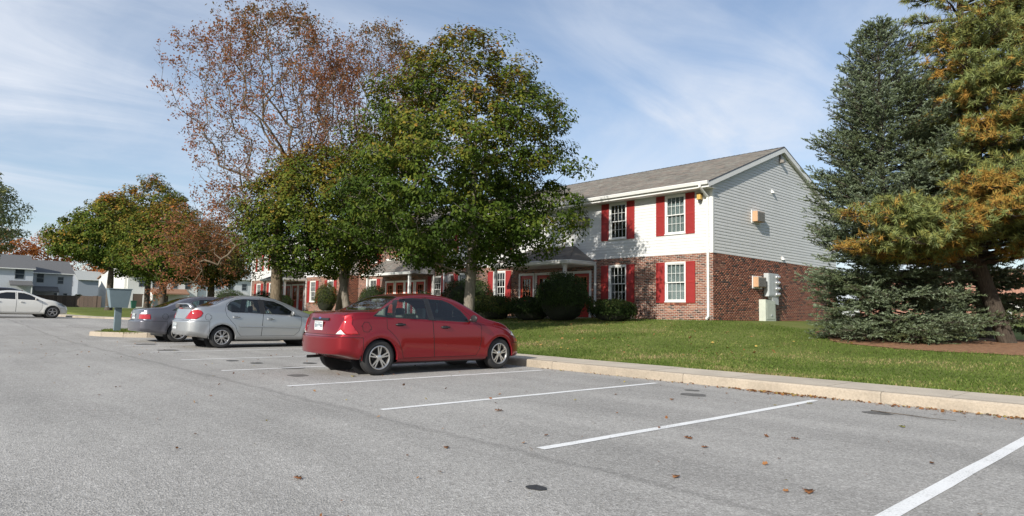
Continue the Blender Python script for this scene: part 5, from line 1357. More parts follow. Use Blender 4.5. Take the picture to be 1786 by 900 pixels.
def skeleton(trunk, rad, targets, bf=.35, step=.45, sag=.0, r_tip=.006, expo=2.3, wob=.05, start=1, maxr=.75):
    """joins target points to a trunk polyline, nearest-path first; returns node arrays and branch frustums"""
    pts = []; par = []; pl = []
    # resample the trunk
    for i, (a, b) in enumerate(zip(trunk, trunk[1:])):
        a = np.array(a, float); b = np.array(b, float); n = max(1, int(np.linalg.norm(b-a)/.4))
        for k in range(n):
            pts.append(a+(b-a)*k/n); par.append(len(pts)-2); pl.append(0)
    pts.append(np.array(trunk[-1], float)); par.append(len(pts)-2); pl.append(0); nt = len(pts)
    P = np.zeros((nt+len(targets)*14, 3)); P[:nt] = np.array(pts); PL = np.zeros(len(P)); n = nt
    for i in range(1, nt): PL[i] = PL[i-1]+.10*np.linalg.norm(P[i]-P[i-1])
    s0 = max(1, int(nt*start)) if start < 1 else start
    c = P[s0]; order = np.argsort(np.linalg.norm(targets-c, axis=1)); leafnode = []
    hub = (P[s0]+P[nt-1])/2
    for ti in order:
        t = targets[ti]; d = np.linalg.norm(P[s0:n]-t, axis=1)
        upw = np.maximum(0, P[s0:n, 2]-t[2]+.25*np.linalg.norm(P[s0:n, :2]-t[:2], axis=1))   # branches prefer to rise
        j = s0+int(np.argmin(d+bf*PL[s0:n]+.55*upw)); p = P[j]; L = np.linalg.norm(t-p); m = max(1, int(L/step)); prev = j
        m = min(m, 12); off = RNG.normal(size=3)*wob*L
        for k in range(1, m+1):
            s = k/m; q = p+(t-p)*s+off*sin(pi*s)+np.array([0, 0, 1.])*sin(pi*s)*L*(sag) + (RNG.normal(size=3)*.025 if k < m else 0)
            P[n] = q; par.append(prev); PL[n] = PL[prev]+np.linalg.norm(q-P[prev]); prev = n; n += 1
            if n >= len(P)-2: P = np.concatenate([P, np.zeros((4000, 3))]); PL = np.concatenate([PL, np.zeros(4000)])
        leafnode.append(prev)
    P = P[:n]; R = np.full(n, 0.0)
    kids = np.zeros(n); acc = np.zeros(n)
    for i in range(n-1, 0, -1):
        if kids[i] == 0: acc[i] = r_tip**expo
        q = par[i]
        if q >= 0: acc[q] += acc[i]; kids[q] += 1
    R = acc**(1/expo)
    # trunk radius given
    for i in range(nt):
        t = i/(nt-1); R[i] = max(R[i]*.0, float(np.interp(t, [a for a, _ in rad], [b for _, b in rad])))
    lim = np.array([1e9]*n)
    segs = []
    for i in range(1, n):
        q = par[i]
        if i >= nt: R[i] = min(R[i], R[q]*.82 if q < nt else R[q])
        r0 = R[q] if (i < nt or q >= nt) else R[i]*1.25
        segs.append((P[q], P[i], min(r0, R[i]*1.35) if i >= nt else R[q], R[i]))
    return P, par, R, segs, nt, leafnode
def envelope(n, c, prof, ax=(1, 1), lump=.22, seed=0, inner=.35, squash=None):
    """random points inside a lumpy body of revolution: prof = (z, radius)"""
    zs = np.array([p[0] for p in prof]); rs = np.array([p[1] for p in prof]); out = []
    rr = np.random.default_rng(seed); tot = 0
    while len(out) < n:
        z = rr.uniform(zs[0], zs[-1]); R = np.interp(z, zs, rs)
        if rr.uniform(0, rs.max()) > R*1.0: continue
        a = rr.uniform(0, 2*pi); l = 1+lump*mnoise.noise((cos(a)*1.4+seed, sin(a)*1.4, z*.55))*1.6
        u = rr.uniform(inner, 1)**.6
        out.append((c[0]+cos(a)*R*u*l*ax[0], c[1]+sin(a)*R*u*l*ax[1], z))
    return np.array(out)
def spaced(P, dmin):
    keep = []
    for p in P:
        if not keep or np.min(np.linalg.norm(np.array(keep)-p, axis=1)) > dmin: keep.append(p)
    return np.array(keep)

def broadleaf(name, label, cat, group, base, trunk_h, prof, prof_c, n_clump, leaves, leaf_size, m_leaf, m_bark, rad, clump_r=.5, tintf=None, seed=1, lean=(0, 0), shape=(MAPLE_V, MAPLE_F), dmin=.45, fork=None, extra=None, twigs=3, sparse=None, bf=.35, sag=.06, ax=(1, 1), r_tip=.007, inner=.35, lump=.22):
    bx, by, bz = base; t = empty(name, base, label, cat, group)
    top = prof[-1][0]-.4*(prof[-1][0]-trunk_h)*.35
    tr = [(bx, by, bz-.15), (bx+.02, by, bz+.25), (bx+lean[0]*.3, by+lean[1]*.3, bz+(trunk_h-bz)*.5), (bx+lean[0]*.7, by+lean[1]*.7, trunk_h), (bx+lean[0], by+lean[1], (trunk_h+top)/2), (bx+lean[0]*1.1, by+lean[1]*1.1, top)]
    pts = envelope(n_clump*3, prof_c, prof, ax, seed=seed, inner=inner, lump=lump)
    if extra is not None: pts = np.concatenate([extra, pts])
    pts = spaced(pts, dmin)[:n_clump]
    frac = (trunk_h-bz)/(top-bz)
    P, par, R, segs, nt, leafn = skeleton(tr, rad, pts, start=max(.05, frac*.92), bf=bf, sag=sag, r_tip=r_tip)
    # twigs at each clump
    tw = []
    for p in pts:
        for k in range(twigs):
            d = RNG.normal(size=3); d[2] = abs(d[2])*.6; d /= np.linalg.norm(d); q = p+d*clump_r*RNG.uniform(.6, 1.1); tw.append((p, q, r_tip*.8, r_tip*.3))
    thick = [s for s in segs if s[2] >= .0]
    branch_mesh('trunk', thick+tw, m_bark, t, base)
    # foliage: each clump is a ragged, layered spray
    n = leaves; ci = RNG.integers(0, len(pts), n); C = pts[ci]
    w = RNG.uniform(.55, 1.25, len(pts))[ci]
    d = RNG.normal(size=(n, 3)); d /= np.linalg.norm(d, axis=1, keepdims=True); rr = RNG.uniform(.25, 1, n)**.55*clump_r*w
    pos = C+d*rr[:, None]*np.array([1.12, 1.12, .74]); 
    if sparse: pos = pos[RNG.uniform(size=n) < sparse(pos)]
    C2 = np.array([prof_c[0], prof_c[1], (prof[0][0]+prof[-1][0])/2])
    o = pos-C2; o /= np.linalg.norm(o, axis=1, keepdims=True)
    nrm = o*.55+(pos-C)/clump_r*.6+RNG.normal(size=pos.shape)*.38+np.array([0, 0, .60]); 
    size = leaf_size*RNG.uniform(.65, 1.25, len(pos))
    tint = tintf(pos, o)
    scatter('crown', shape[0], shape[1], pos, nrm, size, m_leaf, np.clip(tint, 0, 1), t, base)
    return t, pts
def noise_arr(P, s, off=0): return np.array([mnoise.noise((p[0]*s+off, p[1]*s, p[2]*s)) for p in P])
GREENS = [(0, (.036, .064, .009)), (.3, (.066, .100, .012)), (.5, (.118, .135, .018)), (.64, (.17, .14, .022)), (.8, (.30, .165, .028)), (1, (.36, .12, .03))]
M_LEAF = leaf_mat('maple_leaf', GREENS)
M_LEAF2 = leaf_mat('maple_leaf_autumn', [(0, (.06, .08, .018)), (.4, (.10, .11, .022)), (.62, (.17, .13, .03)), (.8, (.26, .12, .04)), (1, (.30, .10, .04))])
M_OAK = leaf_mat('oak_leaf_brown', [(0, (.12, .09, .03)), (.25, (.20, .105, .035)), (.5, (.28, .11, .05)), (.8, (.35, .155, .085)), (1, (.42, .24, .15))], trans=.4)
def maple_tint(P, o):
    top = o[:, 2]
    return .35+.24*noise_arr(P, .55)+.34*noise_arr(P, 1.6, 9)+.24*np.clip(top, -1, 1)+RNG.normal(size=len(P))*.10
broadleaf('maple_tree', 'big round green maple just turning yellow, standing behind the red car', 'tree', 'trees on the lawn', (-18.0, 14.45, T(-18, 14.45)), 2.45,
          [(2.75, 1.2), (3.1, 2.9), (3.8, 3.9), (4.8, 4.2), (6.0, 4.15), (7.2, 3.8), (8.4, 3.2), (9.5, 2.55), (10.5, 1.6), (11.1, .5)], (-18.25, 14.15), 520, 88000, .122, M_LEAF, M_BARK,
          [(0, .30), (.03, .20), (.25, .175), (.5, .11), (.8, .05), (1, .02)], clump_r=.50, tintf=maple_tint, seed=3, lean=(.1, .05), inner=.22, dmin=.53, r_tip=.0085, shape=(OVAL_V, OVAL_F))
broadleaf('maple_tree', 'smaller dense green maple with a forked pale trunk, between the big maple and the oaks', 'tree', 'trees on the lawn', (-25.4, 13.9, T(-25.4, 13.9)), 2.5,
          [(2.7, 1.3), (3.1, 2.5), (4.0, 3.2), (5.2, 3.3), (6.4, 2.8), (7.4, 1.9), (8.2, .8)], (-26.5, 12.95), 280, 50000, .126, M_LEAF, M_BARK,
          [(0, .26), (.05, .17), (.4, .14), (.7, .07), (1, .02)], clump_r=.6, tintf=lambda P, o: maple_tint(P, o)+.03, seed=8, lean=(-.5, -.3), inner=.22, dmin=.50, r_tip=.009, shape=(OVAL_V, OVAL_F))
# pin oaks: half bare, fine upright limbs, rusty leaves
def oak(base, label, prof, pc, seed, nt, leaves, lean, rad, extra=None, ax=(1, 1)):
    bx, by, bz = base; t = empty('oak_tree', base, label, 'tree', 'trees on the lawn')
    tr = [(bx, by, bz-.15), (bx+.02, by, bz+.3), (bx+lean[0]*.3, by+lean[1]*.3, 3.4), (bx+lean[0]*.5, by+lean[1]*.5, 5.0), (bx+lean[0]*.6+.1, by+lean[1]*.6, 6.6)]
    pts = envelope(nt, pc, prof, ax, seed=seed, inner=.12, lump=.3)
    if extra is not None: pts = np.concatenate([pts, extra])
    P, par, R, segs, ntk, leafn = skeleton(tr, rad, pts, start=.42, bf=.30, sag=-.03, step=.45, r_tip=.0080, expo=2.0, wob=.05)
    n = len(P); tw = []; ends = []
    idx = np.array([i for i in range(ntk, n) if R[i] < .022])
    for i in idx:
        for k in range(2 if R[i] < .010 else 1):
            q0 = P[i]; dirp = P[i]-P[par[i]]; dirp /= np.linalg.norm(dirp)+1e-9
            d = dirp*.8+RNG.normal(size=3)*.5+np.array([0, 0, .25]); d /= np.linalg.norm(d); q = q0+d*RNG.uniform(.25, .6)
            tw.append((q0, q, .0055, .0028)); ends.append(q); ends.append((q0+q)/2)
    branch_mesh('trunk', segs+tw, M_BARKO, t, base)
    ends = np.array(ends); z0, z1 = prof[0][0], prof[-1][0]
    dens = .30+.9*np.clip((ends[:, 2]-z0)/(z1-z0), 0, 2)**1.3+.55*noise_arr(ends, .45, seed)
    cc = np.array([pc[0], pc[1]]); rad_ = np.linalg.norm(ends[:, :2]-cc, axis=1)
    dens += .15*(rad_/5)+1.1*np.clip((6.3-ends[:, 2])/3, 0, 1); dens = np.clip(dens, .05, None); dens /= dens.sum()
    hub = RNG.choice(len(ends), leaves//9, p=dens); ci = RNG.choice(hub, leaves); pos = ends[ci]+RNG.normal(size=(leaves, 3))*.13
    tint = .45+.30*noise_arr(pos, .6, 4)+RNG.normal(size=leaves)*.16-.28*np.clip((pos[:, 2]-z1+2.8)/2.2, 0, 1)
    scatter('crown', OVAL_V, OVAL_F, pos, RNG.normal(size=(leaves, 3))+np.array([0, 0, .3]), .108*RNG.uniform(.6, 1.25, leaves), M_OAK, np.clip(tint, 0, 1), t, base)
rr = np.random.default_rng(5); ex = []
while len(ex) < 260:        # low sweeping limbs on the left side
    a = rr.uniform(0, 1); s = rr.uniform(.2, 1)
    x = -28.6-4.6*s*.74-.2; y = 11.9-4.6*s*.60
    ex.append((x+rr.normal()*.7, y+rr.normal()*.9, 6.9-3.6*s+rr.uniform(-1.6, 1.5)))
oak((-28.5, 12.0, T(-28.5, 12)), 'tall half-bare oak with rusty brown leaves and a thick brown trunk behind the silver car',
    [(4.6, 1.5), (6, 2.8), (8, 3.7), (10, 4.0), (12, 3.7), (13.6, 2.6), (14.9, .9)], (-28.9, 11.6), 12, 1300, 32000, (-.1, -.1), [(0, .36), (.06, .27), (.5, .24), (.8, .19), (1, .14)], extra=np.array(ex))
oak((-29.6, 15.6, T(-29.6, 15.6)), 'second half-bare oak with reddish leaves, behind the green maples',
    [(5, 1.0), (7, 2.6), (9.5, 3.7), (12, 3.7), (13.9, 2.6), (15.2, .8)], (-28.3, 16.9), 21, 1050, 22000, (.9, .9), [(0, .30), (.06, .22), (.5, .19), (.8, .15), (1, .11)])
# trees beyond the far end of the lot
def far_maple(x, y, label, h, r, leaves, seed, mleaf=None, off=0, th=3.2, ls=.23):
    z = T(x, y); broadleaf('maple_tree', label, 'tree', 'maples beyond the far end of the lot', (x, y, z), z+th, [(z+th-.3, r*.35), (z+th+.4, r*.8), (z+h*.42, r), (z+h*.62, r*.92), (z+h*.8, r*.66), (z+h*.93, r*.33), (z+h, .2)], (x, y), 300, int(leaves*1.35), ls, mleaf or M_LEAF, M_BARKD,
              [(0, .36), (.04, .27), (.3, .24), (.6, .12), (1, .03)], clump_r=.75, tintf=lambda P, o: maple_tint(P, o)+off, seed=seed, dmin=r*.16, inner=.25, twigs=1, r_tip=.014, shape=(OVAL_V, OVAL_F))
far_maple(-62.5, 12.2, 'leftmost round green maple, trunk rising behind the blue-grey box', 9.6, 4.6, 21000, 31, off=.06, th=4.1)
far_maple(-68.3, 16.4, 'tallest green maple of the far row, above the grey car', 12.6, 5.2, 26000, 32, off=.02)
far_maple(-49.4, 12.8, 'green and rust maple directly right of the tallest one of the far row', 7.9, 3.1, 17000, 33, off=.10, th=2.6, ls=.17)
far_maple(-50.4, 16.3, 'low brownish maple above the silver car roof, rightmost of the far row', 6.6, 3.3, 17000, 34, M_LEAF2, off=.22, th=2.3, ls=.17)
def wispy(x, y):
    z = T(x, y)
    broadleaf('birch_tree', 'tall pale green tree with an airy crown at the left edge', 'tree', None, (x, y, z), z+4, [(z+3.5, 1.5), (z+6, 3.6), (z+8, 4.2), (z+11, 3.8), (z+13, 2.2), (z+14.2, .6)], (x, y), 200, 24000, .24, leaf_mat('birch_leaf', [(0, (.12, .15, .055)), (.5, (.21, .24, .10)), (1, (.34, .29, .11))]), bark_mat('pale_bark', (.25, .22, .18), (.45, .42, .36)),
              [(0, .26), (.05, .2), (.4, .13), (1, .03)], clump_r=.85, tintf=lambda P, o: .4+.3*noise_arr(P, .4)+RNG.normal(size=len(P))*.15, seed=44, dmin=.8, shape=(OVAL_V, OVAL_F), twigs=2, r_tip=.016, sag=-.04, lump=.4)
wispy(-80.0, 3.2)
M_ORANGE = leaf_mat('orange_leaf', [(0, (.20, .05, .02)), (.5, (.38, .13, .03)), (1, (.46, .22, .04))])
for (x, y, h, r, lab, s) in ((-150, 11.0, 14.5, 6.5, 'bright orange tree behind the roofs at the left edge', 51), (-156, 19.5, 15.0, 5.5, 'red and orange tree right of the bright orange one behind the roofs', 52), (-150, 29, 9.5, 5.5, 'orange-brown tree behind the roofs half hidden by the leftmost maple', 53)):
    z = 1.0; broadleaf('autumn_tree', lab, 'tree', 'autumn trees behind the houses', (x, y, z), z+3, [(z+2.5, r*.5), (z+4.5, r), (z+h*.6, r*.95), (z+h*.85, r*.6), (z+h, .5)], (x, y), 120, 6500, .42, M_ORANGE, M_BARKD, [(0, .4), (.4, .25), (1, .05)], clump_r=1.3, tintf=lambda P, o: .5+.5*noise_arr(P, .2)+RNG.normal(size=len(P))*.12, seed=s, dmin=1.3, shape=(QUAD_V, QUAD_F), twigs=0, r_tip=.03)

# ---- conifers
def conifer_needles(name, tips, dirs, length, n_needle, nl, nw, mat_, tint, parent, base, spread=.75, tail=.0):
    """bottle-brush shoots: thin two-triangle needles set round each shoot axis"""
    m = len(tips); D = dirs/np.linalg.norm(dirs, axis=1, keepdims=True)
    ref = np.where(np.abs(D[:, 2:3]) < .9, np.array([[0, 0, 1.]]), np.array([[1., 0, 0]])); u = np.cross(D, ref); u /= np.linalg.norm(u, axis=1, keepdims=True); v = np.cross(D, u)
    s = np.tile((np.arange(n_needle)+.5)/n_needle, (m, 1)); a = RNG.uniform(0, 2*pi, (m, n_needle))
    org = tips[:, None, :]-D[:, None, :]*(length[:, None]*(1-s))[..., None]
    w = np.cos(a)[..., None]*u[:, None, :]+np.sin(a)[..., None]*v[:, None, :]
    dn = D[:, None, :]*(1-spread*.55)+w*spread; dn /= np.linalg.norm(dn, axis=2, keepdims=True)
    sd = np.cross(dn, w+RNG.normal(size=w.shape)*.4); sd /= np.linalg.norm(sd, axis=2, keepdims=True)
    L = nl*RNG.uniform(.75, 1.15, (m, n_needle))[..., None]
    V = np.stack([org-sd*nw/2, org+sd*nw/2, org+dn*L], axis=2).reshape(-1, 3)
    n = m*n_needle; F = np.arange(n*3).reshape(-1, 3)
    tt = np.repeat(np.clip(np.repeat(tint, n_needle)+RNG.normal(size=n)*.04-(tail*(1-s)).ravel(), 0, 1), 3)
    me = np_mesh(name, V-np.array(base), F, mat_, attrs={'tint': tt})
    return tag(link_mesh(name, me, parent), kind='stuff')
M_SPRUCE = leaf_mat('spruce_needles', [(0, (.07, .075, .028)), (.3, (.10, .13, .062)), (.65, (.19, .23, .15)), (1, (.33, .38, .28))], trans=.12, rough=.6, var=.3)
def spruce(x, y, H, R0, label, seed, nb=420, low=.35, shoots=26, group='conifers on the right of the lawn', mul=1.0):
    rr = np.random.default_rng(seed); z0 = T(x, y); base = (x, y, z0); t = empty('spruce_tree', base, label, 'tree', group)
    segs = [((x, y, z0-.1), (x, y, z0+H*.5), .19, .10), ((x, y, z0+H*.5), (x, y, z0+H), .10, .012)]; tips = []; dirs = []; lens = []
    for b in range(nb):
        f = (b+.5)/nb; f = f**1.12; zb = low+(H-low-.15)*f
        az = b*2.39996+rr.normal()*.25; low_right = 1+(.55*max(0, cos(az-.83)) if f < .075 else 0)
        R = R0*float(np.interp(f, [0, .1, .35, .55, .64, .72, .84, .94, 1], [.90, 1, .95, .93, .76, .60, .42, .22, .05]))
        R *= min(1.22, 1+.45*mnoise.noise((cos(az)*1.3+seed, sin(az)*1.3, zb*.75))+.06*rr.normal())
        R *= low_right; el = radians(-14+62*f+rr.normal()*6)       # lower boughs hang, upper ones rise
        ca, sa = cos(az), sin(az); pv = np.array([x, y, z0+zb]); n = 5; prev = pv; pts = [pv]
        for k in range(1, n+1):
            s = k/n; lift = R*(sin(el)*s+.16*s*s-(.10*s*(1-f)))
            q = pv+np.array([ca*R*s*cos(el*.6), sa*R*s*cos(el*.6), lift]); segs.append((prev, q, .022*(1-s*.75)*(1.3-f), .022*(1-s)*(1.2-f)+.004)); prev = q; pts.append(q)
        ns = max(4, int(shoots*(.35+.9*(R/R0))))
        P = np.array(pts)
        for k in range(ns):
            s = .22+.78*((k+rr.uniform(0, 1))/ns)**.8; i = min(int(s*n), n-1); p = P[i]+(P[i+1]-P[i])*(s*n-i); d = P[i+1]-P[i]; d /= np.linalg.norm(d)+1e-9
            sidev = np.array([-sa, ca, 0])*(1 if k % 2 else -1); w = (1-s)*.55+.15
            L = rr.uniform(.16, .34)*(1.15-.35*f); dd = d*.85+sidev*rr.uniform(.4, 1.0)+np.array([0, 0, rr.uniform(-.25, .55)]); dd /= np.linalg.norm(dd)
            q = p+dd*(L+R*w*.38); segs.append((p, q, .006, .004)); m = 1+int(R*w*.38/.16)
            for j in range(m):
                r = p+(q-p)*((j+1)/m); tips.append(r); dj = dd+rr.normal(size=3)*(.35 if j < m-1 else .05); dirs.append(dj); lens.append(L*rr.uniform(.7, 1.1))
                if j < m-1 or rr.uniform() < .5:
                    for sg in (-1, 1):
                        e = dd*.7+np.cross(dd, (0, 0, 1))*sg*.8+rr.normal(size=3)*.15; e /= np.linalg.norm(e); tips.append(r+e*L*.7); dirs.append(e); lens.append(L*.7)
    branch_mesh('trunk', segs, M_BARKD, t, base)
    tips = np.array(tips); dirs = np.array(dirs); lens = np.array(lens)
    out = np.linalg.norm(tips[:, :2]-np.array([x, y]), axis=1)
    tint = .50+.22*noise_arr(tips, .9, seed)+.20*noise_arr(tips, 4, seed)+rr.normal(size=len(tips))*.10
    conifer_needles('needles', tips, dirs, lens, 14, .042*mul, .022*mul, M_SPRUCE, tint, t, base, spread=.72, tail=.25)
    return len(tips)
ns = spruce(-6.85, 21.3, 9.7, 2.0, 'tall blue-green spruce with boughs down to the grass, right of the brick gable', 5, nb=340, shoots=17, mul=1.4)
ns2 = spruce(-5.9, 25.3, 8.6, 1.9, 'darker spruce standing between the blue-green spruce and the pines', 6, nb=150, shoots=11, low=1.2, mul=2.1)
LEFT = atan2(-.735, -.677)     # towards the spruce
M_BARKP = bark_mat('shaded_pine_bark', (.035, .028, .022), (.10, .08, .062))  # both bark tones darkened, the shade on the trunks is in the colour
M_PINE = leaf_mat('pine_needles', [(0, (.20, .10, .03)), (.22, (.42, .23, .05)), (.40, (.38, .25, .06)), (.52, (.27, .25, .065)), (.75, (.18, .22, .07)), (1, (.30, .34, .15))], trans=.18, rough=.55, var=.25)
def pine(x, y, H, label, seed, boughs, lean=(0, 0), low=2.2, r=.22):
    """white pine: long level boughs that carry tufts of long needles; boughs = (height, azimuth, length) list plus random ones"""
    rr = np.random.default_rng(seed); z0 = T(x, y); base = (x, y, z0); t = empty('pine_tree', base, label, 'tree', 'conifers on the right of the lawn')
    def tx(z): s = (z-z0)/H; k = min(1, s*4.5); return np.array([x+lean[0]*k, y+lean[1]*k, z])
    segs = []; zz = np.linspace(z0-.1, z0+H, 12)
    for a, b in zip(zz, zz[1:]): segs.append((tx(a), tx(b), r*(1-.85*max(0, a-z0)/H), r*(1-.85*(b-z0)/H)))
    tips = []; dirs = []; fracs = []
    for (zb, az, L) in boughs:
        if zb > 4: L *= 1-.42*max(0, cos(az-LEFT))
        p0 = tx(z0+zb); ca, sa = cos(az), sin(az); n = 7; prev = p0; P = [p0]
        for k in range(1, n+1):
            s = k/n; q = p0+np.array([ca*L*s, sa*L*s, L*(.10*s-.16*s*s+.14*s**3)+.04*rr.normal()]); segs.append((prev, q, .05*(1-s)+.012, .05*(1-s)*.9+.008)); prev = q; P.append(q)
        P = np.array(P); ns = int(L*9)+6
        for k in range(ns):
            s = .25+.75*(k+rr.uniform())/ns; i = min(int(s*n), n-1); p = P[i]+(P[i+1]-P[i])*(s*n-i); d = P[-1]-P[0]; d /= np.linalg.norm(d)
            sv = np.array([-sa, ca, 0])*(1 if k % 2 else -1); w = .30+.55*sin(pi*min(1, s*.95)); l2 = w*rr.uniform(.6, 1.2)*min(1, L/3)
            dd = d*.75+sv*rr.uniform(.4, 1.0)+np.array([0, 0, rr.uniform(-.1, .32)]); dd /= np.linalg.norm(dd); q = p+dd*l2; segs.append((p, q, .010, .006))
            m = 2+int(l2/.16)
            for j in range(m):
                rpt = p+(q-p)*((j+1)/m); e = dd*.8+rr.normal(size=3)*.45+np.array([0, 0, .35]); e /= np.linalg.norm(e); ll = rr.uniform(.08, .20)
                tip = rpt+e*ll; segs.append((rpt, tip, .006, .004)); tips.append(tip); dirs.append(e); fracs.append((j+1)/m)
    branch_mesh('trunk', segs, M_BARKP, t, base)
    tips = np.array(tips); dirs = np.array(dirs); fr = np.array(fracs)
    patch = noise_arr(tips, .8, seed)*.55+noise_arr(tips, 2.6, seed+3)*.45
    old = (patch > (.16-.25*(1-fr))+.02)            # inner, older tufts have turned orange
    tint = np.where(old, .34+rr.normal(size=len(tips))*.12, .78+rr.normal(size=len(tips))*.10)
    tint = np.where(rr.uniform(size=len(tips)) < .15, .66, tint)
    conifer_needles('needles', tips, dirs, np.full(len(tips), .12), 12, .165, .021, M_PINE, tint, t, base, spread=.85, tail=.06)
    return len(tips)
def rb(rr, n, z0, z1, L0, L1, c=None, sp=pi):
    out = []
    for i in range(n):
        f = (i+rr.uniform())/n; out.append((z0+(z1-z0)*f, (rr.uniform(-pi, pi) if c is None else c+rr.uniform(-sp, sp)), L0+(L1-L0)*f))
    return out
r1 = np.random.default_rng(70)
b1 = rb(r1, 40, 4.2, 12.8, 2.6, 2.0)+rb(r1, 12, 2.0, 3.3, 4.6, 4.7, -1.85, .22)+rb(r1, 14, 2.2, 3.6, 3.6, 3.6, -1.1, .6)+rb(r1, 34, 3.6, 12.3, 2.9, 2.0, -1.3, .8)+rb(r1, 10, 2.7, 3.6, 3.0, 3.0, -.2, .8)+rb(r1, 34, 3.8, 12.6, 3.0, 2.6, -.5, .9)
np1 = pine(-4.25, 23.0, 13.0, 'big pine with orange and green needles and a leaning dark trunk, right edge', 70, b1, lean=(-.70, -.55), r=.24)
r2 = np.random.default_rng(71)
b2 = rb(r2, 32, 4.3, 12.5, 3.4, 3.0)+rb(r2, 26, 4.0, 12, 3.6, 3.2, -2.2, .9)
np2 = pine(-2.3, 23.9, 13.0, 'second pine with heavy orange boughs, mostly outside the right edge', 71, b2, lean=(.2, 0), r=.26)
b3 = rb(r2, 22, 4.6, 11, 3.0, 2.0)
np3 = pine(-5.9, 28.4, 12.0, 'pine standing behind the leaning one, with a straight dark trunk', 72, b3, r=.27)
print('conifer shoots', ns, ns2, np1, np2, np3)

# ---- shrubs and hedges
M_YEW = leaf_mat('yew_needles', [(0, (.02, .034, .010)), (.5, (.035, .058, .016)), (1, (.075, .105, .03))], trans=.1)
M_HEDGE = leaf_mat('hedge_leaf', [(0, (.018, .032, .009)), (.45, (.032, .055, .014)), (.75, (.075, .09, .022)), (1, (.17, .13, .045))], trans=.15)
def shrub(x, y, rx, ry, h, label, m=M_YEW, n=7000, group='shrubs along the building', box=2.0, seed=0, tint=.4, name='shrub', ls=.055):
    z0 = T(x, y); base = (x, y, z0); t = empty(name, base, label, 'shrub', group); rr = np.random.default_rng(seed+100)
    d = rr.normal(size=(n, 3)); d[:, 2] = np.abs(d[:, 2])*1.1-.25; d /= np.linalg.norm(d, axis=1, keepdims=True)
    k = (np.abs(d[:, 0])**box+np.abs(d[:, 1])**box+np.abs(d[:, 2])**box)**(-1/box)      # superellipsoid
    s = d*k[:, None]; lump = 1+.16*noise_arr(s*2.0+seed, 1.0)+.10*noise_arr(s*5, 1.0, seed)+.05*noise_arr(s*14, 1.0, seed)+np.where(rr.uniform(size=n) < .03, rr.uniform(0, .12, n), 0); s = s*lump[:, None]*rr.uniform(.84, 1.03, n)[:, None]
    pos = np.stack([x+s[:, 0]*rx, y+s[:, 1]*ry, z0+h*.42+s[:, 2]*h*.58], 1); pos = pos[pos[:, 2] > z0+.02]; d = s[:len(pos)] if len(pos) == n else (pos-np.array([x, y, z0+h*.42]))
    nn = d/np.linalg.norm(d, axis=1, keepdims=True)+rr.normal(size=(len(pos), 3))*.7
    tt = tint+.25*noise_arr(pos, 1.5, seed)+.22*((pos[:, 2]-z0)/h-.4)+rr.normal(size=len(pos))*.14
    scatter('foliage', OVAL_V, OVAL_F, pos, nn, ls*rr.uniform(.6, 1.5, len(pos)), m, np.clip(tt, 0, 1), t, base)
    b2 = bmesh.new(); bmesh.ops.create_icosphere(b2, subdivisions=3, radius=1)  # added solid core stops see-through; near-black colour stands for the shaded inside
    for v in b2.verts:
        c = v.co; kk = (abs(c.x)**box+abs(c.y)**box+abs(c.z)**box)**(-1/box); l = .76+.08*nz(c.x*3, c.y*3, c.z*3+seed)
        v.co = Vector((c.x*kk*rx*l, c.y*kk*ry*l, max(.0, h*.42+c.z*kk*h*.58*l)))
    me = bpy.data.meshes.new('dark_core'); b2.to_mesh(me); b2.free(); me.materials.append(mat('core_shade', (.018, .02, .010), 1.0, .3, 30)); me.polygons.foreach_set('use_smooth', [True]*len(me.polygons)); link_mesh('dark_core', me, t)
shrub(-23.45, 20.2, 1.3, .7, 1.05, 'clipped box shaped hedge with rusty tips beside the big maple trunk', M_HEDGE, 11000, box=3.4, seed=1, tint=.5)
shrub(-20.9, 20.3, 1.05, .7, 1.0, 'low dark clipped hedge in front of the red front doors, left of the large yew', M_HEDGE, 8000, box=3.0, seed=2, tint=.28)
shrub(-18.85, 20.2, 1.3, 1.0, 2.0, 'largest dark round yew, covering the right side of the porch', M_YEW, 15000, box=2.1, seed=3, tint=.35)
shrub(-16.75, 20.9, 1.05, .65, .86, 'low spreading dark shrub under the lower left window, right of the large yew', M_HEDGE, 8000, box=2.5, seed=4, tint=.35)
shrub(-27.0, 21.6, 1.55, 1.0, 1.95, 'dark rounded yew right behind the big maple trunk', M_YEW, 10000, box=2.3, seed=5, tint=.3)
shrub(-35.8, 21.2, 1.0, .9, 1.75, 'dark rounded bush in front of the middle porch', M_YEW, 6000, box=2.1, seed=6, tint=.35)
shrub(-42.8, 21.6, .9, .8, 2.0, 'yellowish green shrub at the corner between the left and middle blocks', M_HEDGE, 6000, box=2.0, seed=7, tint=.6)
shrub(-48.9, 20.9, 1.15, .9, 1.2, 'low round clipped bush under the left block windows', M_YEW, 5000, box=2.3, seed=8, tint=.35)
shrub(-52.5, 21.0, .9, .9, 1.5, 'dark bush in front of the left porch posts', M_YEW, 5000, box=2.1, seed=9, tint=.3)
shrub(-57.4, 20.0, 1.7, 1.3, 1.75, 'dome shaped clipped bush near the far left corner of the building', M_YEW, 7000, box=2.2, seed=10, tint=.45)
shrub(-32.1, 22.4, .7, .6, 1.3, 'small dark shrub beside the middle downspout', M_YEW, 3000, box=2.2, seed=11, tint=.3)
shrub(-122.2, 19.6, 1.0, 1.0, 1.9, 'small round green bush behind the far brown fence', M_HEDGE, 1500, group='shrubs by the far houses', seed=12, ls=.16)

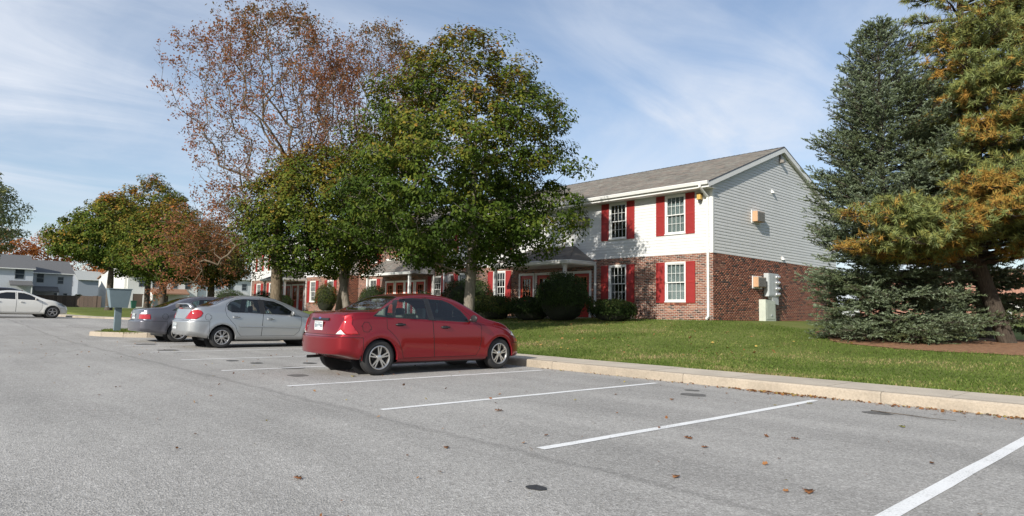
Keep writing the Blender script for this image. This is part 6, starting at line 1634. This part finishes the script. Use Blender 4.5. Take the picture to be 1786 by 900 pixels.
# ---- mulch ring of pine straw under the conifers
def mulch():
    m, nt, N, K, b = nodes_of('pine_straw')
    g = N.new('ShaderNodeNewGeometry'); n = N.new('ShaderNodeTexNoise'); n.inputs['Scale'].default_value = 9; n.inputs['Detail'].default_value = 9; n.inputs['Roughness'].default_value = .75; K.new(g.outputs['Position'], n.inputs['Vector'])
    c = ramp(N, K, n.outputs['Fac'], [(.3, (.10, .05, .024)), (.5, (.26, .13, .062)), (.7, (.42, .24, .125))]); K.new(c, b.inputs['Base Color']); b.inputs['Roughness'].default_value = 1
    bp = N.new('ShaderNodeBump'); bp.inputs['Distance'].default_value = .04; K.new(n.outputs['Fac'], bp.inputs['Height']); K.new(bp.outputs[0], b.inputs['Normal'])
    cx, cy = -3.6, 23.6; mb = MB(); n_ = 90; rings = 12; L = []
    for k in range(rings+1):
        for i in range(n_):
            a = 2*pi*i/n_; R = (5.9+.35*nz(cos(a)*3, sin(a)*3)+.25*nz(cos(a)*9, sin(a)*9)); ex, ey = R*1.0, R*.88; s = k/rings
            px, py = cx+cos(a)*ex*s, cy+sin(a)*ey*s; L.append((px, py, T(px, py)+.012*(1-s**6)+.004+.012*nz(px*3, py*3)*(1-s**4)+ (.035*(1-s**8))))
    fs = [(k*n_+i, (k+1)*n_+i, (k+1)*n_+(i+1) % n_, k*n_+(i+1) % n_) for k in range(rings) for i in range(n_)]
    mb.add(L, fs); tag(mb.build('mulch_bed', m, smooth=True), kind='structure')
mulch()

# ---- grass blades
def grass():
    # true tufts over the visible lawn, denser near the pavement
    rr = np.random.default_rng(9); n = 150000
    X = rr.uniform(-34, 1.5, n); v = rr.uniform(0, 1, n)**1.5*11.8; Y = 10.93+v
    keep = (((X+3.6)/5.75)**2+((Y-23.6)/5.05)**2 > 1) & (Y < 22.95)
    X, Y = X[keep], Y[keep]
    edge = rr.uniform(-34, 3, 9000); X = np.concatenate([X, edge]); Y = np.concatenate([Y, 10.90+rr.uniform(-.03, .12, len(edge))])
    n = len(X); Z = np.array([T(x, y) for x, y in zip(X, Y)])-.012
    a = rr.uniform(0, 2*pi, n); h = rr.uniform(.02, .048, n)*(1+.5*noise_arr(np.stack([X, Y, Z], 1), .8)); w = rr.uniform(.008, .015, n); b = rr.uniform(0, 2*pi, n); l = rr.uniform(.2, 1.0, n)*h
    P = np.stack([X, Y, Z], 1); sd = np.stack([np.cos(a), np.sin(a), 0*a], 1)*w[:, None]
    tip = P+np.stack([np.cos(b)*l, np.sin(b)*l, h], 1)
    V = np.stack([P-sd, P+sd, tip], 1).reshape(-1, 3); F = np.arange(3*n).reshape(-1, 3)
    tint = .46+.52*noise_arr(P, .5, 3)+.25*noise_arr(P, 2.7, 8)+rr.normal(size=n)*.16
    m = leaf_mat('grass_blade', [(0, (.065, .10, .018)), (.4, (.105, .155, .030)), (.62, (.16, .195, .048)), (.82, (.27, .235, .10)), (1, (.34, .25, .14))], trans=.25, rough=.6)
    tag(link_mesh('grass', np_mesh('grass', V, F, m, attrs={'tint': np.repeat(np.clip(tint, 0, 1), 3)})), 'short green mown grass with a few dry brown patches on the lawn', 'grass', kind='stuff')
    # tufts on the island and beyond
    X = np.concatenate([rr.uniform(-28.7, -25.6, 9000), rr.uniform(-44, -34, 20000)]); Y = np.concatenate([rr.uniform(5.3, 9.5, 9000), rr.uniform(10.95, 16, 20000)])
    keep = ~((X > -30) & (Y < 10) & (((X+27.15)/1.55)**2+(np.minimum(Y-6.3, 0)/1.25)**2 > 1)); X, Y = X[keep], Y[keep]
    keep = (Y > np.array([yk(x) for x in X])+1.26) | (Y < 9.55); X, Y = X[keep], Y[keep]
    n = len(X); Z = np.array([(zlot(x)+.135 if y < 9.6 else T(x, y)-.01) for x, y in zip(X, Y)]); P = np.stack([X, Y, Z], 1); a = rr.uniform(0, 2*pi, n); sd = np.stack([np.cos(a), np.sin(a), 0*a], 1)*.014
    tip = P+np.stack([rr.normal(size=n)*.03, rr.normal(size=n)*.03, rr.uniform(.03, .08, n)], 1); V = np.stack([P-sd, P+sd, tip], 1).reshape(-1, 3)
    tag(link_mesh('grass', np_mesh('grass', V, np.arange(3*n).reshape(-1, 3), m, attrs={'tint': np.repeat(np.clip(.45+rr.normal(size=n)*.2, 0, 1), 3)})), 'sparse green grass on the kerbed island and the far verge', 'grass', kind='stuff')
grass()

# ---- fallen leaves
M_DRY = leaf_mat('dry_leaf', [(0, (.09, .045, .02)), (.4, (.26, .11, .045)), (.7, (.34, .19, .07)), (.85, (.42, .30, .08)), (1, (.16, .20, .04))], trans=.15)
OAKL = [(0, -.5, 0), (.10, -.28, .02), (.30, -.30, .09), (.16, -.08, .02), (.42, .04, .13), (.17, .16, .02), (.28, .38, .10), (0, .5, .03), (-.28, .36, .07), (-.17, .16, .02), (-.42, .02, .15), (-.16, -.08, .02), (-.30, -.30, .06), (-.10, -.28, .02)]
def leaf_thing(x, y, s, tint, label, rz):
    V = np.array(OAKL)*s*.8; c, q = cos(rz), sin(rz); V = np.stack([V[:, 0]*c-V[:, 1]*q, V[:, 0]*q+V[:, 1]*c, V[:, 2]*1.3+.004], 1)
    k = len(V); V2 = np.concatenate([V, V+np.array([0, 0, .0018]), [[0, 0, .006*1+.002], [0, 0, .0078]]]); fs = []
    for i in range(k): j = (i+1) % k; fs += [(i, j, 2*k), (j+k, i+k, 2*k+1), (i, i+k, j+k), (i, j+k, j)]
    me = np_mesh('fallen_leaf', V2, np.array(fs), M_DRY, attrs={'tint': np.full(len(V2), tint)})
    tag(link_mesh('fallen_leaf', me, None, (x, y, zlot(x)+.003)), label, 'leaf', 'fallen leaves on the asphalt')
BIG_LEAVES = [
 (-1.86, 4.30, .12, .30, 'curled reddish brown leaf at the bottom, left of the nearest painted line', .4),
 (-3.37, 5.30, .12, .42, 'pair-like ragged brown leaf between the two nearest painted lines', 1.3),
 (-2.74, 6.08, .10, .35, 'small brown leaf right of the ragged one between the two nearest lines', 2.2),
 (-2.62, 3.96, .09, .45, 'flat tan leaf low in the middle bay, left of the curled reddish one', .2),
 (-3.05, 5.05, .085, .40, 'flat orange brown leaf in the middle of the nearest bay', 2.8),
 (-2.35, 7.70, .10, .95, 'greenish yellow leaf near the right edge, above the nearest line', .9),
 (-3.75, 8.75, .10, .92, 'yellow green leaf beside the far end of the second painted line', 1.9),
 (-5.05, 7.55, .10, .50, 'tan leaf in the second bay from the right, half way to the kerb', .3),
 (-5.62, 5.00, .13, .46, 'wide tan leaf left of the near end of the second painted line', 2.6),
 (-9.93, 5.55, .13, .90, 'bright green leaf on the asphalt in front of the red car rear wheel', .9),
 (-4.35, 3.30, .08, .20, 'small dark brown leaf left of the flat black stain', 1.0),
 (-4.15, 1.95, .09, .40, 'single brown leaf at the bottom left corner of the lot', 1.8),
]
for a in BIG_LEAVES: leaf_thing(*a)
def litter():
    rr = np.random.default_rng(17)
    X = []; Y = []
    for i in range(330):                               # thin scatter over the lot
        X.append(rr.uniform(-24, 1)); Y.append(rr.uniform(1.5, 9.4))
    for i in range(900):                               # drift along the kerb
        X.append(rr.choice([rr.uniform(-9.5, 6), rr.normal(-4.5, .5), rr.normal(-1.9, .8)])); Y.append(9.64-abs(rr.normal())*.13)
    n1 = len(X)
    for i in range(260):                               # and on the lawn under the trees
        X.append(rr.uniform(-30, -7)); Y.append(rr.uniform(11.2, 20))
    X = np.array(X); Y = np.array(Y); n = len(X); Z = np.array([zlot(x)+.012 if i < n1 else T(x, y)+.035 for i, (x, y) in enumerate(zip(X, Y))])
    size = rr.uniform(.012, .045, n); size[n1:] = rr.uniform(.04, .09, n-n1); P = np.stack([X, Y, Z], 1)
    nr = rr.normal(size=(n, 3))*.35+np.array([0, 0, 1]); tint = np.where(rr.uniform(size=n) < .15, .9, rr.uniform(0, .7, n)); tint[n1:] = rr.uniform(.4, .88, n-n1)
    k = len(MAPLE_V); o = scatter('leaf_litter', MAPLE_V, MAPLE_F, P, nr, size, M_DRY, tint, None, (0, 0, 0))
    tag(o, 'small scattered dry leaves and bits along the kerb, on the lot and on the lawn', 'leaves')
litter()
def stains():
    m = mat('oil_stain', (.035, .034, .033), .55, .3, 30); m2 = mat('faded_stain', (.115, .11, .10), .8, .3, 20)
    for (x, y, r, mm) in ((-3.03, 3.02, .06, m), (-5.52, 8.78, .10, m2), (-12.9, 6.2, .13, m), (-12.0, 5.4, .22, m2), (-10.6, 4.9, .16, m2), (-14.2, 5.1, .12, m), (-13.4, 5.3, .12, m), (-2.9, 8.6, .13, m2), (-5.2, 8.3, .16, m2), (-18.4, 5.0, .25, m2), (-21.5, 5.2, .3, m2)):
        n = 22; L = [(x+r*(1+.35*nz(cos(a)*1.5+x, sin(a)*1.5))*1.25*cos(a), y+r*(1+.35*nz(cos(a)*1.5+x, sin(a)*1.5))*sin(a), zlot(x)+.0035) for a in [2*pi*i/n for i in range(n)]]
        tag(MB().add(L, [tuple(range(n))]).build('oil_stain', mm), kind='structure')
stains()
def twig():
    mb = MB(); mb.tube([(-3.0, 8.72, .012), (-2.8, 8.62, .02), (-2.55, 8.66, .012), (-2.35, 8.58, .015), (-2.1, 8.66, .01)], [.006, .006, .005, .004, .002], 5)
    tag(mb.build('fallen_twig', M_BARKD), 'thin bare twig lying on the asphalt near the kerb at the right', 'twig')
twig()

# ------------------------------------------------------------------ far houses
M_ROOFG = mat('grey_roof', (.11, .11, .11), .95, .12, 6); M_ROOFB = mat('brown_roof', (.26, .14, .085), .9, .12, 6); M_ROOFP = mat('pale_roof', (.34, .35, .33), .9, .1, 5)
M_WSIDE = mat('far_white_siding', (.66, .655, .62), .6, .03, 3); M_BSIDE = mat('far_blue_siding', (.27, .30, .34), .6, .03, 3); M_FWIN = mat('dark_far_window', (.035, .045, .055), .15)
M_DBROWN = mat('brown_door', (.10, .07, .05), .6)
def house(name, label, x, y0, y1, depth, zb, ze, mwall, mroof, wins, doors=(), ridge=None, porches=(), group='houses beyond the lot', ridge_axis='y'):
    """row house with its long wall facing +X at x; wins = (yc, z0, z1, w)"""
    B = Vector((x, (y0+y1)/2, zb)); t = empty(name, B, label, 'house', group)
    xb = x-depth; xm = (x+xb)/2; rz = ridge or ze+depth*.22; mb = MB()
    hs = [(w[0]-w[3]/2, w[0]+w[3]/2, w[1], w[2]) for w in wins]+[(d[0]-d[2]/2, d[0]+d[2]/2, zb, d[1]) for d in doors]
    tmp = MB(); panel_wall(tmp, y0, y1, zb-.5, ze, 0, hs, .1)
    mb.add([(x-p[1], p[0], p[2]) for p in tmp.v], tmp.f)
    mb.add([(x, y0, zb-.5), (xb, y0, zb-.5), (xb, y0, ze), (xm, y0, rz), (x, y0, ze)], [(4, 3, 2, 1, 0)]); mb.add([(x, y1, zb-.5), (xb, y1, zb-.5), (xb, y1, ze), (xm, y1, rz), (x, y1, ze)], [(0, 1, 2, 3, 4)]); mb.add([(xb, y0, zb-.5), (xb, y1, zb-.5), (xb, y1, ze), (xb, y0, ze)], [(0, 1, 2, 3)])
    mb.build('wall', mwall, t, base=B)
    # clapboard lines
    mb = MB(); z = zb+.2
    mb = MB(); o = .35; s = (rz-ze)/(depth/2)
    for sx in (1, -1):
        xe = xm+sx*(depth/2+o); zz = ze-o*s; mb.add([(xe, y0-.25, zz), (xe, y1+.25, zz), (xm, y1+.25, rz+.05), (xm, y0-.25, rz+.05), (xe, y0-.25, zz-.14), (xe, y1+.25, zz-.14), (xm, y1+.25, rz-.1), (xm, y0-.25, rz-.1)], [(0, 1, 2, 3), (7, 6, 5, 4), (0, 4, 5, 1), (0, 3, 7, 4), (1, 5, 6, 2)])
    mb.build('roof', mroof, t, base=B)
    MB().box(x+o+.001, x+o+.10, y0-.2, y1+.2, ze-o*s-.12, ze-o*s-.01).build('gutter', M_WHITE, t, base=B)
    for w in wins:
        mb = MB(); yc, a, b, ww = w
        mb.box(x-.05, x+.03, yc-ww/2, yc-ww/2+.07, a, b); mb.box(x-.05, x+.03, yc+ww/2-.07, yc+ww/2, a, b); mb.box(x-.05, x+.03, yc-ww/2+.07, yc+ww/2-.07, b-.07, b); mb.box(x-.05, x+.03, yc-ww/2+.07, yc+ww/2-.07, a, a+.07); mb.box(x-.05, x+.02, yc-ww/2+.07, yc+ww/2-.07, (a+b)/2-.03, (a+b)/2+.03)
        f = mb.build('window', mat('grey_window_frame', (.22, .24, .25), .6), t, base=B); MB().box(x-.08, x-.06, yc-ww/2+.05, yc+ww/2-.05, a+.05, b-.05).build('pane', M_FWIN, f, base=B+f.location)
    for d in doors: MB().box(x-.08, x-.03, d[0]-d[2]/2, d[0]+d[2]/2, zb, d[1]).build('door', d[3], t, base=B)
    for (a, b, zl, zh, dp, mr, wall) in porches:
        mb = MB(); mb.prism([(x+.02, zh), (x+dp, zl), (x+dp, zl-.16), (x+.02, zh-.20)], 'y', a, b); mb.build('porch_roof', mr, t, base=B)
        if wall: MB().prism([(x+.02, zb), (x+dp-.1, zb), (x+dp-.1, zl-.17), (x+.02, zh-.22)], 'y', a+.02, a+.14).build('porch_wall', mwall, t, base=B)
        MB().box(x+dp-.22, x+dp-.1, b-.2, b-.08, zb, zl-.16).build('porch_post', M_WHITE, t, base=B)
    return t
house('row_house', 'long white two-storey house with a brown porch roof behind the far maples', -108, 23.3, 32.9, 20, 1.05, 5.75, M_WSIDE, M_ROOFB,
      [(25.2, 4.0, 5.2, .95), (27.0, 3.95, 5.15, .95), (29.6, 3.9, 5.0, .9), (31.5, 3.85, 4.95, .9)], [(24.7, 2.95, 1.3, M_DBROWN), (28.2, 2.8, 1.2, M_DBROWN)], ridge=7.6, porches=[(26.1, 31.2, 3.15, 3.85, 2.0, M_ROOFB, True)])
house('row_house', 'pale grey-white two-storey house with a light porch roof, above the silver car', -108.4, 33.1, 45, 20, 1.3, 5.9, mat('far_grey_siding', (.52, .54, .54), .6, .03, 3), M_ROOFP,
      [(36.1, 4.1, 5.2, .85), (38.1, 4.05, 5.25, .85), (40.2, 4.0, 5.1, .85)], [(37.4, 2.9, 1.1, M_DBROWN)], ridge=7.6, porches=[(35.4, 40.4, 3.3, 3.8, 2.0, M_ROOFP, True)])
house('row_house', 'light grey house with dark roof and small dark porch at the left edge', -111, -4, 12.4, 12, .9, 6.1, mat('far_light_siding', (.46, .49, .52), .6, .03, 3), M_ROOFG,
      [(10.9, 4.5, 5.9, 1.1), (7.2, 4.5, 5.9, 1.1), (3.0, 4.5, 5.9, 1.1)], [(10.9, 3.0, 1.0, mat('maroon_door', (.18, .02, .03), .5))], ridge=8.1, porches=[(9.8, 12.3, 3.7, 4.3, 1.8, M_ROOFG, False)])
house('row_house', 'blue-grey house with a dark porch roof behind the brown fence', -117.6, 12.6, 18.0, 12, .8, 5.9, M_BSIDE, M_ROOFG,
      [(14.0, 4.3, 5.7, .95), (16.5, 4.2, 5.3, .8), (16.0, 2.2, 2.9, .5), (17.2, 2.2, 2.9, .6)], [], ridge=7.9, porches=[(13.3, 16.2, 3.1, 3.8, 1.8, M_ROOFG, False)])
house('row_house', 'small distant blue-grey house with one dark window between the fence and the white house', -142, 22.6, 30, 10, 1.0, 6.0, M_BSIDE, M_ROOFP, [(26.8, 4.4, 5.9, 1.0)], [], ridge=7.6)
def white_wing():
    B = Vector((-119, 23.25, 1.0)); t = empty('end_wall', B, 'bright white blank end wall lit by the sun beside the blue-grey box', 'wall')
    mb = MB(); mb.box(-124.6, -108.55, 23.0, 23.28, .4, 6.05); mb.build('wall', M_WSIDE, t, base=B)
    MB().box(-124.8, -108.4, 22.95, 23.3, 6.06, 6.2).build('coping', M_WHITE, t, base=B)
white_wing()
def fence(xa, ya, xb, yb, zt, label):
    m = mat('fence_board', (.085, .060, .045), .9, .15, 8, objrand=.25); B = Vector(((xa+xb)/2, (ya+yb)/2, .6)); t = empty('wooden_fence', B, label, 'fence')
    L = hypot(xb-xa, yb-ya); n = int(L/.6); d = Vector(((xb-xa)/L, (yb-ya)/L, 0)); q = MB().box(-.29, .29, -.02, .02, 0, 1).build('board', m, recenter=False); me = q.data; bpy.data.objects.remove(q)
    for i in range(n):
        p = Vector((xa, ya, 0))+d*(L*(i+.5)/n); z = T(p.x, p.y)-.05; o = link_mesh('board', me, t, (p.x-B.x, p.y-B.y, z-B.z)); o.rotation_euler = (0, 0, atan2(d.y, d.x)); o.scale = (1, 1, zt-z+random.uniform(-.03, .03))
    for i in range(0, n+1, 5):
        p = Vector((xa, ya, 0))+d*(L*i/n); MB().box(-.07, .07, -.07, .07, 0, zt+.08-T(p.x, p.y)).build('post', m, t, recenter=False).location = (p.x-B.x, p.y-B.y, T(p.x, p.y)-B.z)
fence(-116.5, 13.0, -110.5, 20.6, 2.5, 'dark brown board fence in front of the blue-grey house')
fence(-97, -6, -113, 12.6, 2.3, 'brown board fence running behind the black car')
def bins():
    g = mat('green_bin', (.02, .09, .06), .5); 
    for x, y, s, lab in ((-106.6, 23.9, 1.0, 'dark green wheelie bin left of the far brown door'), (-106.4, 25.9, 1.1, 'dark green wheelie bin beside the brown porch')):
        t = empty('wheelie_bin', (x, y, T(x, y)), lab, 'bin'); mb = MB(); mb.add([(-.25, -.25, 0), (.25, -.25, 0), (.25, .25, 0), (-.25, .25, 0), (-.33, -.33, s), (.33, -.33, s), (.33, .33, s), (-.33, .33, s)], [(0, 3, 2, 1), (4, 5, 6, 7), (0, 1, 5, 4), (1, 2, 6, 5), (2, 3, 7, 6), (3, 0, 4, 7)]); mb.build('body', g, t); MB().box(-.36, .36, -.36, .36, s+.002, s+.08).build('lid', g, t)
bins()
def right_building():
    """brick building seen low under the pines"""
    y = 90.; x0, x1 = -32, 12; zb = 1.45; B = Vector((-12, y, zb)); t = empty('brick_building', B, 'far brick building with a sliding glass door seen under the pines', 'building')
    bl, br = -18.1, -16.2
    mb = MB(); panel_wall(mb, x0, x1, zb-.5, zb+5.5, y, [(bl, br, zb+.02, zb+2.1)], .15); mb.box(x0, x1, y+.3, y+8, zb-.5, zb+5.5)
    m, nt, N, K, b = nodes_of('far_brick'); g = N.new('ShaderNodeTexCoord'); mp = N.new('ShaderNodeMapping'); mp.inputs['Rotation'].default_value = (pi/2, 0, 0); K.new(g.outputs['Object'], mp.inputs[0]); br_ = N.new('ShaderNodeTexBrick'); br_.inputs['Scale'].default_value = 2.4; br_.inputs['Color1'].default_value = (.34, .14, .09, 1); br_.inputs['Color2'].default_value = (.26, .10, .07, 1); br_.inputs['Mortar'].default_value = (.45, .36, .29, 1); K.new(mp.outputs[0], br_.inputs['Vector']); K.new(br_.outputs[0], b.inputs['Base Color']); b.inputs['Roughness'].default_value = .95
    mb.build('wall', m, t, base=B)
    MB().box(x0-.5, x1+.5, y-.5, y+8.5, zb+5.51, zb+5.7).build('roof', M_ROOFG, t, base=B)
    mb = MB(); rect_frame(mb, bl, br, zb+.02, zb+2.1, .10, y-.05, y+.1); mb.box((bl+br)/2-.05, (bl+br)/2+.05, y-.04, y+.09, zb+.12, zb+2.0)
    f = mb.build('door_frame', M_WHITE, t, base=B); FB = B+f.location
    MB().box(bl+.1, (bl+br)/2-.05, y+.05, y+.06, zb+.12, zb+2.0).build('pane', M_FWIN, f, base=FB); MB().box((bl+br)/2+.05, br-.1, y+.03, y+.04, zb+.12, zb+2.0).build('door_blind', mat('pale_blind', (.55, .58, .56), .5), f, base=FB)
    for k, (x, z) in enumerate(((-15.6, 1.35), (-21.0, 1.35), (-26, 1.35))):
        a = empty('air_conditioner', (x, y, zb+z), ['white slatted air conditioner right of the far sliding glass door', 'dark air conditioner far left of the sliding glass door under the pines', 'dark air conditioner behind the spruce on the far brick building'][k], 'air conditioner', 'air conditioners')
        MB().box(-.45, .45, -.3, -.01, 0, .55).build('casing', M_WHITE if k == 0 else M_ACM, a); mb = MB()
        for q in range(6): mb.box(-.38+q*.13, -.32+q*.13, -.315, -.302, .06, .48)
        mb.build('grille', M_ACD, a)
right_building()
def left_sidewall_trees():
    pass
